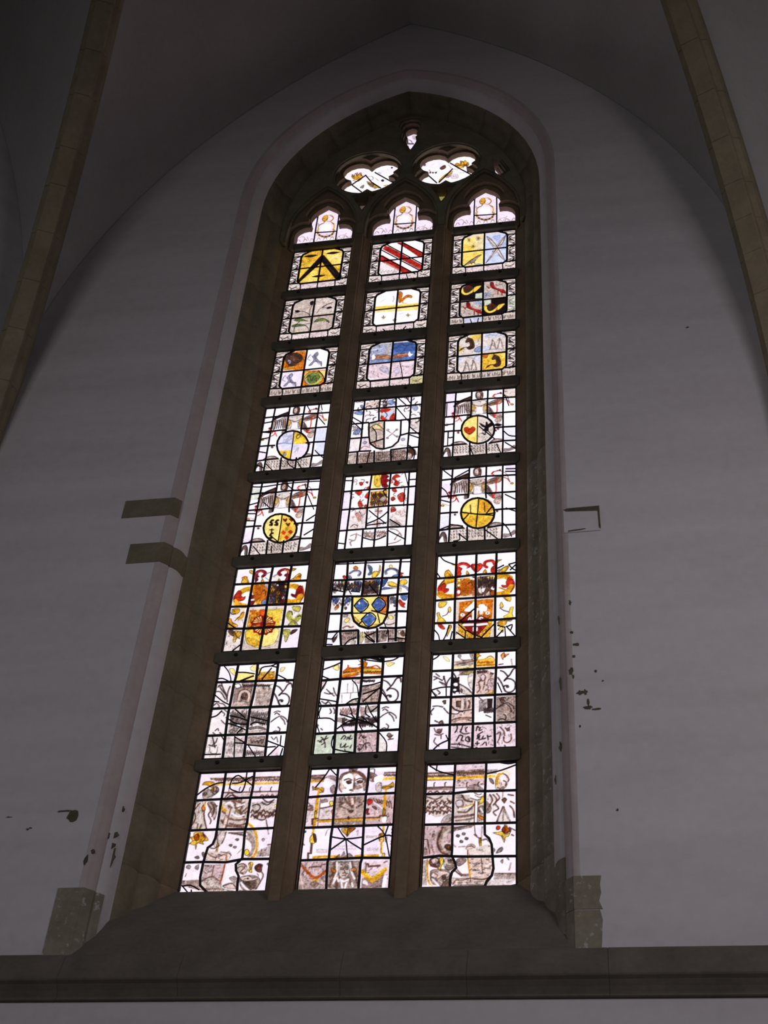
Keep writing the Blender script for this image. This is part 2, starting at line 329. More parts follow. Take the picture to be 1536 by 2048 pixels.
plate('tracery_nosing', (1.43,2.17), [pointed(c,h+.085,9.09) for c, h in zip(LC,HW)], [circle(x,EZ-.035,.435) for x in EYE]+[dagger(.065,9.62), spandrel(MX[0],.012), spandrel(MX[1],.012), corner_gap(.13)], .165, .185, STONE)
# iron bars across each light
def tan_el(z): return (z+4.64)/9.12
bolt_me = None
gaps = [(LZ[0][0], 8.246)]+[(LZ[i+1][0], LZ[i][1]) for i in range(7)]
for (x0, x1) in LX:
    for (zl, zt) in gaps:
        dep = .05; zt2 = zt-dep*tan_el(zt)
        prof = [(-.004,zl+.004),(dep-.008,zl),(dep,zl+.008),(dep,zt2-.006),(dep-.006,zt2),(-.004,zt2+.02)]
        b = empty('saddle_bar', ((x0+x1)/2,0,zl), win); w = (x1-x0)/2+.035
        v, f = loft([[(x,-d,z-zl) for d, z in prof] for x in (-w,0,w)], closed=True, caps=True); link('bar', fix(mesh('bar', v, f)), IRON, b)
        if bolt_me is None:
            v, f = loft([[(r*math.cos(2*math.pi*k/8), y, r*math.sin(2*math.pi*k/8)) for k in range(8)] for r, y in ((.017,0),(.017,-.012),(.010,-.018))], closed=True, caps=True)
            bolt_me = fix(mesh('bolt', v, f)); bolt_me.materials.append(BOLT)
        for u in (-.50,.48): link('bolt', bolt_me, None, b, (u*w, -dep, (zt2-zl)*.62))
PAL={'W':(252,247,252),'V':(238,226,242),'C':(222,210,200),'c':(194,178,166),'b':(152,130,120),'g':(112,96,92),'K':(46,32,32),'D':(24,17,18),'y':(248,226,132),'Y':(236,196,66),'d':(210,152,34),'o':(200,108,22),'O':(165,74,20),'r':(192,46,28),'R':(128,24,24),'m':(116,26,38),'B':(62,88,146),'u':(104,128,178),'P':(202,212,240),'p':(226,204,210),'G':(74,100,52),'e':(176,172,84),'n':(92,60,48),'N':(70,46,36),'t':(166,122,94),'s':(222,196,184),'i':(160,168,192),'q':(200,210,190),'z':(200,172,172),'x':(136,138,160)}
ART={}
ART['L1']='''C|FY100 66 724 653 705 647 46 102 96;Fd55 82 633 140 711 340 692 338 588 211 439 100 407;Fy70 362 688 601 680 621 607 607 389 513 388;Fy60 145 137 315 355 355 74;Fd35 335 368 359 465 563 105 353 90;Fd50 514 371 603 365 607 210;se40 18 111 455 185 477 212 422;sW30 20 440 519 523 555 591 475;FC100 0 715 104 715 104 0 0 0;FC100 598 715 695 715 695 0 598 0;FC100 0 114 695 114 695 0 0 0;FC100 0 715 209 715 104 615 0 615;FC100 695 715 500 715 598 629 695 629;fW80 82 616 40 607 24 571 53 559 78 584;fb70 40 559 14 565 15 514 44 501;sD85 11 75 612 25 587 30 546 74 505;sK80 8 14 607 49 569 82 556;fD85 42 528 35 517 21 517 14 528 21 539 35 539;sK70 7 84 543 57 533 65 501;fW80 15 489 57 480 74 444 44 432 19 457;fb70 57 432 84 438 82 387 53 375;sD85 11 22 485 72 460 67 419 24 378;sK80 8 84 480 49 442 15 429;fD85 84 401 77 390 62 390 55 401 62 412 77 412;sK70 7 14 416 40 406 32 375;fW80 82 362 40 353 24 317 53 305 78 330;fb70 40 305 14 311 15 260 44 248;sD85 11 75 358 25 333 30 292 74 251;sK80 8 14 353 49 315 82 302;fD85 42 274 35 263 21 263 14 274 21 285 35 285;sK70 7 84 290 57 279 65 248;fW80 15 235 57 226 74 191 44 178 19 203;fb70 57 178 84 184 82 133 53 121;sD85 11 22 231 72 206 67 165 24 125;sK80 8 84 226 49 188 15 175;fD85 84 147 77 136 62 136 55 147 62 158 77 158;sK70 7 14 163 40 152 32 121;fW80 680 623 642 614 627 578 654 565 677 591;fb70 642 565 618 571 619 520 646 507;sD85 11 674 619 628 593 633 552 673 511;sK80 8 618 614 650 575 680 562;fD85 644 534 637 523 624 523 618 534 624 545 637 545;sK70 7 682 549 657 539 665 507;fW80 619 494 657 485 673 449 646 436 623 462;fb70 657 436 682 443 680 391 654 378;sD85 11 625 490 671 464 667 423 627 382;sK80 8 682 485 650 446 619 434;fD85 682 405 675 394 662 394 656 405 662 416 675 416;sK70 7 618 421 642 410 635 378;fW80 680 365 642 356 627 320 654 307 677 333;fb70 642 307 618 314 619 262 646 250;sD85 11 674 362 628 336 633 295 673 253;sK80 8 618 356 650 318 680 305;fD85 644 277 637 265 624 265 618 277 624 288 637 288;sK70 7 682 292 657 282 665 250;fW80 619 237 657 228 673 192 646 179 623 204;fb70 657 179 682 185 680 134 654 121;sD85 11 625 233 671 207 667 166 627 125;sK80 8 682 228 650 189 619 176;fD85 682 148 675 137 662 137 656 148 662 159 675 159;sK70 7 618 163 642 153 635 121;sK80 8 14 658 70 679 139 694;sK80 8 681 665 626 683 570 694;sb70 10 21 686 70 643;Fp55 153 100 556 100 556 14 153 14;sK80 8 21 71 56 36 104 71;sK70 7 35 14 83 57 132 21;sK80 8 674 86 626 43 584 71;sK70 6 660 21 612 71;SK80 5 14 21 28 0;SK80 5 45 21 59 0;SK80 5 76 21 90 0;SK80 5 107 21 121 0;SK80 5 138 21 152 0;SK80 5 169 21 182 0;SK80 5 199 21 213 0;SK80 5 230 21 244 0;SK80 5 261 21 275 0;SK80 5 292 21 306 0;SK80 5 323 21 337 0;SK80 5 354 21 368 0;SK80 5 385 21 399 0;SK80 5 416 21 430 0;SK80 5 447 21 461 0;SK80 5 478 21 492 0;SK80 5 509 21 523 0;SK80 5 540 21 554 0;SK80 5 571 21 584 0;SK80 5 602 21 615 0;SK80 5 632 21 646 0;SK80 5 663 21 677 0;FD100 95 161 336 606 371 608 619 184 608 111 568 101 358 478 115 117;sN50 10 409 439 534 237;fD100 128 615 191 638 236 634 297 620 245 594 196 592;fD100 394 630 457 654 501 649 561 635 509 610 460 608;fD100 264 219 325 241 367 238 425 226 375 201 328 199|17 101 608 104 157 139 111 348 114 556 118 598 164 601 622;17 101 608 118 658 209 715;17 601 622 584 665 500 715;8 0 626 104 629;8 695 633 601 636;9 0 379 101 386;9 695 429 601 422;11 0 129 132 122;11 695 143 584 136;9 146 111 153 0;9 348 114 348 0;9 549 118 556 0;14 348 715 348 114;12 101 393 601 400'''
ART['M1']='''C|FW100 82 727 636 735 637 19 98 83;Fr100 290 701 352 699 634 432 632 375 550 404;FR45 290 701 352 699 634 432 632 375 550 404;Fr100 153 665 201 641 619 215 622 133 528 221 130 611;FR45 153 665 201 641 619 215 622 133 528 221 130 611;Fr100 101 491 137 486 523 100 495 64 433 97 105 408;FR45 101 491 137 486 523 100 495 64 433 97 105 408;SR80 9 301 688 387 611 560 394;SR80 9 130 611 612 127;SR80 9 106 400 433 89;FC50 98 360 186 347 347 191 343 62 112 105;sg35 8 121 224 141 159 155 212 175 167 190 196 209 159 224 199 243 162 259 185 279 134 292 194 312 147 327 184;FC100 0 715 106 715 106 0 0 0;FC100 609 715 708 715 708 0 609 0;FC100 0 114 708 114 708 0 0 0;FC100 0 715 212 715 106 615 0 615;FC100 708 715 510 715 609 629 708 629;fW80 84 616 41 607 24 571 54 559 79 584;fb70 41 559 14 565 16 514 45 501;sD85 11 77 612 26 587 31 546 75 505;sK80 8 14 607 50 569 84 556;fD85 43 528 36 517 21 517 14 528 21 539 36 539;sK70 7 85 543 58 533 67 501;fW80 16 489 58 480 75 444 45 432 20 457;fb70 58 432 85 438 84 387 54 375;sD85 11 22 485 73 460 68 419 24 378;sK80 8 85 480 50 442 16 429;fD85 85 401 78 390 64 390 56 401 64 412 78 412;sK70 7 14 416 41 406 33 375;fW80 84 362 41 353 24 317 54 305 79 330;fb70 41 305 14 311 16 260 45 248;sD85 11 77 358 26 333 31 292 75 251;sK80 8 14 353 50 315 84 302;fD85 43 274 36 263 21 263 14 274 21 285 36 285;sK70 7 85 290 58 279 67 248;fW80 16 235 58 226 75 191 45 178 20 203;fb70 58 178 85 184 84 133 54 121;sD85 11 22 231 73 206 68 165 24 125;sK80 8 85 226 50 188 16 175;fD85 85 147 78 136 64 136 56 147 64 158 78 158;sK70 7 14 163 41 152 33 121;fW80 693 623 654 614 639 578 666 565 689 591;fb70 654 565 629 571 631 520 658 507;sD85 11 687 619 640 593 645 552 685 511;sK80 8 629 614 662 575 693 562;fD85 656 534 649 523 636 523 629 534 636 545 649 545;sK70 7 695 549 670 539 678 507;fW80 631 494 670 485 685 449 658 436 635 462;fb70 670 436 695 443 693 391 666 378;sD85 11 637 490 684 464 679 423 639 382;sK80 8 695 485 662 446 631 434;fD85 695 405 688 394 675 394 668 405 675 416 688 416;sK70 7 629 421 654 410 646 378;fW80 693 365 654 356 639 320 666 307 689 333;fb70 654 307 629 314 631 262 658 250;sD85 11 687 362 640 336 645 295 685 253;sK80 8 629 356 662 318 693 305;fD85 656 277 649 265 636 265 629 277 636 288 649 288;sK70 7 695 292 670 282 678 250;fW80 631 237 670 228 685 192 658 179 635 204;fb70 670 179 695 185 693 134 666 121;sD85 11 637 233 684 207 679 166 639 125;sK80 8 695 228 662 189 631 176;fD85 695 148 688 137 675 137 668 148 675 159 688 159;sK70 7 629 163 654 153 646 121;sK80 8 14 658 71 679 142 694;sK80 8 694 665 637 683 581 694;sb70 10 21 686 71 643;Fp55 156 100 566 100 566 14 156 14;sK80 8 21 71 57 36 106 71;sK70 7 35 14 85 57 135 21;sK80 8 687 86 637 43 595 71;sK70 6 673 21 623 71;SK80 5 14 21 28 0;SK80 5 46 21 60 0;SK80 5 77 21 91 0;SK80 5 109 21 123 0;SK80 5 140 21 154 0;SK80 5 172 21 186 0;SK80 5 203 21 217 0;SK80 5 235 21 249 0;SK80 5 266 21 280 0;SK80 5 298 21 312 0;SK80 5 329 21 343 0;SK80 5 361 21 375 0;SK80 5 392 21 406 0;SK80 5 424 21 438 0;SK80 5 455 21 469 0;SK80 5 487 21 501 0;SK80 5 518 21 532 0;SK80 5 550 21 564 0;SK80 5 581 21 595 0;SK80 5 613 21 627 0;SK80 5 644 21 658 0;SK80 5 676 21 690 0|17 103 608 106 157 142 111 354 114 566 118 609 164 612 622;17 103 608 120 658 212 715;17 612 622 595 665 510 715;8 0 626 106 629;8 708 633 612 636;9 0 379 103 386;9 708 429 612 422;11 0 129 135 122;11 708 143 595 136;9 149 111 156 0;9 354 114 354 0;9 559 118 566 0;14 354 715 354 114;12 103 379 612 386;7 167 688 644 211;7 352 699 635 423;7 99 607 614 102;7 100 500 534 82;7 433 89 452 14'''
ART['R1']='''C|Fy100 112 650 362 682 359 87 108 108;FP100 366 682 626 662 615 105 369 86;FY70 123 542 224 472 244 389 125 403;FY45 115 356 353 367 348 231 235 229 117 162;FC50 243 633 352 667 353 407 264 418;Sn75 5 155 608 207 602;Sn75 5 162 638 199 572;Sn75 5 180 648 181 562;Sn75 5 199 633 163 577;Sn75 5 259 622 310 616;Sn75 5 266 652 303 587;Sn75 5 284 662 285 577;Sn75 5 303 647 266 591;Sn75 5 206 487 257 481;Sn75 5 213 516 250 452;Sn75 5 231 526 232 442;Sn75 5 250 512 214 457;fb100 128 137 206 232 265 273 314 312 324 301 275 240 246 180 206 168;sK90 6 128 133 216 231 275 288 319 310;sK80 6 216 183 218 151;sK80 6 246 196 256 159;si80 22 236 114 295 142 349 112;Fu35 450 629 539 650 538 480 495 518;Fu22 548 463 602 536 606 407 553 390;fC100 381 639 426 600 490 454 596 154 576 173 490 358 421 511;fC100 607 632 558 574 499 453 383 164 402 177 499 341 568 492;sg85 9 381 639 441 558 499 437 557 270 594 158;sg85 9 612 640 558 542 499 405 441 268 383 156;sK70 6 401 587 460 458 490 438;sK70 6 587 603 568 492 519 434;sN70 6 519 275 576 180;sK60 5 451 363 460 338 490 366;FC100 0 715 107 715 107 0 0 0;FC100 614 715 714 715 714 0 614 0;FC100 0 114 714 114 714 0 0 0;FC100 0 715 214 715 107 615 0 615;FC100 714 715 514 715 614 629 714 629;fW80 84 616 41 607 24 571 54 559 80 584;fb70 41 559 14 565 16 514 46 501;sD85 11 77 612 26 587 31 546 76 505;sK80 8 14 607 50 569 84 556;fD85 43 528 36 517 21 517 14 528 21 539 36 539;sK70 7 86 543 59 533 67 501;fW80 16 489 59 480 76 444 46 432 20 457;fb70 59 432 86 438 84 387 54 375;sD85 11 23 485 74 460 69 419 24 378;sK80 8 86 480 50 442 16 429;fD85 86 401 79 390 64 390 57 401 64 412 79 412;sK70 7 14 416 41 406 33 375;fW80 84 362 41 353 24 317 54 305 80 330;fb70 41 305 14 311 16 260 46 248;sD85 11 77 358 26 333 31 292 76 251;sK80 8 14 353 50 315 84 302;fD85 43 274 36 263 21 263 14 274 21 285 36 285;sK70 7 86 290 59 279 67 248;fW80 16 235 59 226 76 191 46 178 20 203;fb70 59 178 86 184 84 133 54 121;sD85 11 23 231 74 206 69 165 24 125;sK80 8 86 226 50 188 16 175;fD85 86 147 79 136 64 136 57 147 64 158 79 158;sK70 7 14 163 41 152 33 121;fW80 699 623 660 614 644 578 672 565 695 591;fb70 660 565 635 571 636 520 664 507;sD85 11 693 619 646 593 650 552 691 511;sK80 8 635 614 668 575 699 562;fD85 661 534 655 523 641 523 635 534 641 545 655 545;sK70 7 701 549 675 539 683 507;fW80 636 494 675 485 691 449 664 436 640 462;fb70 675 436 701 443 699 391 672 378;sD85 11 642 490 690 464 685 423 644 382;sK80 8 701 485 668 446 636 434;fD85 701 405 694 394 681 394 674 405 681 416 694 416;sK70 7 635 421 660 410 652 378;fW80 699 365 660 356 644 320 672 307 695 333;fb70 660 307 635 314 636 262 664 250;sD85 11 693 362 646 336 650 295 691 253;sK80 8 635 356 668 318 699 305;fD85 661 277 655 265 641 265 635 277 641 288 655 288;sK70 7 701 292 675 282 683 250;fW80 636 237 675 228 691 192 664 179 640 204;fb70 675 179 701 185 699 134 672 121;sD85 11 642 233 690 207 685 166 644 125;sK80 8 701 228 668 189 636 176;fD85 701 148 694 137 681 137 674 148 681 159 694 159;sK70 7 635 163 660 153 652 121;sK80 8 14 658 71 679 143 694;sK80 8 700 665 643 683 585 694;sb70 10 21 686 71 643;Fp55 157 100 571 100 571 14 157 14;sK80 8 21 71 57 36 107 71;sK70 7 36 14 86 57 136 21;sK80 8 693 86 643 43 600 71;sK70 6 678 21 628 71;SK80 5 14 21 29 0;SK80 5 46 21 60 0;SK80 5 78 21 92 0;SK80 5 110 21 124 0;SK80 5 141 21 156 0;SK80 5 173 21 187 0;SK80 5 205 21 219 0;SK80 5 237 21 251 0;SK80 5 268 21 283 0;SK80 5 300 21 315 0;SK80 5 332 21 346 0;SK80 5 364 21 378 0;SK80 5 396 21 410 0;SK80 5 427 21 442 0;SK80 5 459 21 473 0;SK80 5 491 21 505 0;SK80 5 523 21 537 0;SK80 5 554 21 569 0;SK80 5 586 21 600 0;SK80 5 618 21 632 0;SK80 5 650 21 664 0;SK80 5 682 21 696 0|17 104 608 107 157 143 111 357 114 571 118 614 164 618 622;17 104 608 121 658 214 715;17 618 622 600 665 514 715;8 0 626 107 629;8 714 633 618 636;9 0 379 104 386;9 714 429 618 422;11 0 129 136 122;11 714 143 600 136;9 150 111 157 0;9 357 114 357 0;9 564 118 571 0;14 357 715 357 114;12 104 390 618 397'''
ART['L2']='''C|Fc100 85 707 617 705 627 70 108 105;FC60 365 689 582 666 596 405 372 412;FC50 94 335 320 344 333 115 125 132;fD100 136 505 165 516 197 490 169 469 143 481;fD100 296 639 329 652 338 617 322 576 298 593;fD100 495 505 537 521 559 494 512 479;sn80 12 450 521 495 559 560 585;sK80 6 187 489 248 471 315 398 344 249;sK80 6 331 587 308 514 316 391;sK80 6 391 424 431 508 500 504;sK80 6 367 261 270 254 201 257;sK80 6 326 86 322 177 283 229;fG100 143 343 199 372 263 331 310 300 245 311 185 313;fG100 123 247 170 270 240 258 293 227 214 225 156 219;fG100 376 274 410 322 478 326 540 278 549 239 502 277 434 280;fe80 413 299 479 311 531 272 462 288;sK70 8 165 126 164 233 206 302;se70 14 126 125 234 131 344 106;sG35 12 373 102 479 108 596 97;FC100 0 699 104 699 104 0 0 0;FC100 598 699 695 699 695 0 598 0;FC100 0 112 695 112 695 0 0 0;FC100 0 699 209 699 104 601 0 601;FC100 695 699 500 699 598 615 695 615;fW80 82 602 40 593 24 559 53 546 78 571;fb70 40 546 14 552 15 503 44 490;sD85 11 75 598 25 573 30 534 74 494;sK80 8 14 593 49 556 82 544;fD85 42 516 35 506 21 506 14 516 21 527 35 527;sK70 7 84 531 57 521 65 490;fW80 15 478 57 469 74 434 44 422 19 447;fb70 57 422 84 428 82 379 53 366;sD85 11 22 474 72 449 67 410 24 370;sK80 8 84 469 49 432 15 420;fD85 84 392 77 381 62 381 55 392 62 403 77 403;sK70 7 14 407 40 397 32 366;fW80 82 354 40 345 24 310 53 298 78 323;fb70 40 298 14 304 15 255 44 242;sD85 11 75 350 25 325 30 286 74 246;sK80 8 14 345 49 308 82 295;fD85 42 268 35 257 21 257 14 268 21 279 35 279;sK70 7 84 283 57 273 65 242;fW80 15 230 57 221 74 186 44 174 19 199;fb70 57 174 84 180 82 130 53 118;sD85 11 22 226 72 201 67 161 24 122;sK80 8 84 221 49 184 15 171;fD85 84 144 77 133 62 133 55 144 62 155 77 155;sK70 7 14 159 40 149 32 118;fW80 680 609 642 600 627 565 654 552 677 577;fb70 642 552 618 559 619 508 646 496;sD85 11 674 605 628 580 633 540 673 499;sK80 8 618 600 650 562 680 550;fD85 644 522 637 511 624 511 618 522 624 533 637 533;sK70 7 682 537 657 527 665 496;fW80 619 483 657 474 673 439 646 426 623 452;fb70 657 426 682 433 680 382 654 370;sD85 11 625 479 671 454 667 414 627 374;sK80 8 682 474 650 436 619 424;fD85 682 396 675 385 662 385 656 396 662 407 675 407;sK70 7 618 411 642 401 635 370;fW80 680 357 642 348 627 313 654 301 677 326;fb70 642 301 618 307 619 257 646 244;sD85 11 674 353 628 328 633 288 673 248;sK80 8 618 348 650 311 680 298;fD85 644 270 637 259 624 259 618 270 624 281 637 281;sK70 7 682 285 657 275 665 244;fW80 619 231 657 223 673 187 646 175 623 200;fb70 657 175 682 181 680 131 654 118;sD85 11 625 228 671 202 667 162 627 122;sK80 8 682 223 650 185 619 172;fD85 682 145 675 134 662 134 656 145 662 155 675 155;sK70 7 618 160 642 150 635 118;sK80 8 14 643 70 664 139 678;sK80 8 681 650 626 668 570 678;sb70 10 21 671 70 629;Fp55 153 98 556 98 556 14 153 14;sK80 8 21 70 56 35 104 70;sK70 7 35 14 83 56 132 21;sK80 8 674 84 626 42 584 70;sK70 6 660 21 612 70;SK80 5 14 21 28 0;SK80 5 45 21 59 0;SK80 5 76 21 90 0;SK80 5 107 21 121 0;SK80 5 138 21 152 0;SK80 5 169 21 182 0;SK80 5 199 21 213 0;SK80 5 230 21 244 0;SK80 5 261 21 275 0;SK80 5 292 21 306 0;SK80 5 323 21 337 0;SK80 5 354 21 368 0;SK80 5 385 21 399 0;SK80 5 416 21 430 0;SK80 5 447 21 461 0;SK80 5 478 21 492 0;SK80 5 509 21 523 0;SK80 5 540 21 554 0;SK80 5 571 21 584 0;SK80 5 602 21 615 0;SK80 5 632 21 646 0;SK80 5 663 21 677 0|17 101 594 104 154 139 108 348 112 556 115 598 161 601 608;17 101 594 118 643 209 699;17 601 608 584 650 500 699;8 0 612 104 615;8 695 619 601 622;9 0 370 101 377;9 695 419 601 412;11 0 126 132 119;11 695 140 584 133;9 146 108 153 0;9 348 112 348 0;9 549 115 556 0;14 348 699 348 112;12 101 374 601 381'''
ART['M2']='''C|FW100 86 693 617 699 630 48 109 60;Fy100 103 442 620 438 625 347 107 380;FY100 103 434 621 415 623 385 105 403;Fy90 108 372 615 356 617 311 110 341;fo100 365 663 406 641 409 579 402 534 457 594 512 578 514 531 459 555 414 493 376 476;sd80 9 499 549 451 541 416 470 456 449;sb70 6 306 595 318 547 306 503;sP70 12 168 509 205 549;sP80 10 398 275 436 285;fd100 195 249 213 254 217 278 225 252 244 243 228 232 230 209 221 227 212 212 212 233;fd100 467 247 485 252 489 275 497 250 515 241 500 230 501 208 492 225 483 210 484 231;fd100 321 183 339 187 343 211 351 186 370 177 354 166 355 143 346 161 338 146 338 166;FC100 0 699 106 699 106 0 0 0;FC100 609 699 708 699 708 0 609 0;FC100 0 112 708 112 708 0 0 0;FC100 0 699 212 699 106 601 0 601;FC100 708 699 510 699 609 615 708 615;fW80 84 602 41 593 24 559 54 546 79 571;fb70 41 546 14 552 16 503 45 490;sD85 11 77 598 26 573 31 534 75 494;sK80 8 14 593 50 556 84 544;fD85 43 516 36 506 21 506 14 516 21 527 36 527;sK70 7 85 531 58 521 67 490;fW80 16 478 58 469 75 434 45 422 20 447;fb70 58 422 85 428 84 379 54 366;sD85 11 22 474 73 449 68 410 24 370;sK80 8 85 469 50 432 16 420;fD85 85 392 78 381 64 381 56 392 64 403 78 403;sK70 7 14 407 41 397 33 366;fW80 84 354 41 345 24 310 54 298 79 323;fb70 41 298 14 304 16 255 45 242;sD85 11 77 350 26 325 31 286 75 246;sK80 8 14 345 50 308 84 295;fD85 43 268 36 257 21 257 14 268 21 279 36 279;sK70 7 85 283 58 273 67 242;fW80 16 230 58 221 75 186 45 174 20 199;fb70 58 174 85 180 84 130 54 118;sD85 11 22 226 73 201 68 161 24 122;sK80 8 85 221 50 184 16 171;fD85 85 144 78 133 64 133 56 144 64 155 78 155;sK70 7 14 159 41 149 33 118;fW80 693 609 654 600 639 565 666 552 689 577;fb70 654 552 629 559 631 508 658 496;sD85 11 687 605 640 580 645 540 685 499;sK80 8 629 600 662 562 693 550;fD85 656 522 649 511 636 511 629 522 636 533 649 533;sK70 7 695 537 670 527 678 496;fW80 631 483 670 474 685 439 658 426 635 452;fb70 670 426 695 433 693 382 666 370;sD85 11 637 479 684 454 679 414 639 374;sK80 8 695 474 662 436 631 424;fD85 695 396 688 385 675 385 668 396 675 407 688 407;sK70 7 629 411 654 401 646 370;fW80 693 357 654 348 639 313 666 301 689 326;fb70 654 301 629 307 631 257 658 244;sD85 11 687 353 640 328 645 288 685 248;sK80 8 629 348 662 311 693 298;fD85 656 270 649 259 636 259 629 270 636 281 649 281;sK70 7 695 285 670 275 678 244;fW80 631 231 670 223 685 187 658 175 635 200;fb70 670 175 695 181 693 131 666 118;sD85 11 637 228 684 202 679 162 639 122;sK80 8 695 223 662 185 631 172;fD85 695 145 688 134 675 134 668 145 675 155 688 155;sK70 7 629 160 654 150 646 118;sK80 8 14 643 71 664 142 678;sK80 8 694 650 637 668 581 678;sb70 10 21 671 71 629;Fp55 156 98 566 98 566 14 156 14;sK80 8 21 70 57 35 106 70;sK70 7 35 14 85 56 135 21;sK80 8 687 84 637 42 595 70;sK70 6 673 21 623 70;SK80 5 14 21 28 0;SK80 5 46 21 60 0;SK80 5 77 21 91 0;SK80 5 109 21 123 0;SK80 5 140 21 154 0;SK80 5 172 21 186 0;SK80 5 203 21 217 0;SK80 5 235 21 249 0;SK80 5 266 21 280 0;SK80 5 298 21 312 0;SK80 5 329 21 343 0;SK80 5 361 21 375 0;SK80 5 392 21 406 0;SK80 5 424 21 438 0;SK80 5 455 21 469 0;SK80 5 487 21 501 0;SK80 5 518 21 532 0;SK80 5 550 21 564 0;SK80 5 581 21 595 0;SK80 5 613 21 627 0;SK80 5 644 21 658 0;SK80 5 676 21 690 0|17 103 594 106 154 142 108 354 112 566 115 609 161 612 608;17 103 594 120 643 212 699;17 612 608 595 650 510 699;8 0 612 106 615;8 708 619 612 622;9 0 370 103 377;9 708 419 612 412;11 0 126 135 119;11 708 140 595 133;9 149 108 156 0;9 354 112 354 0;9 559 115 566 0;14 354 699 354 112;12 103 381 612 388;7 227 44 280 -23;7 451 13 478 54'''
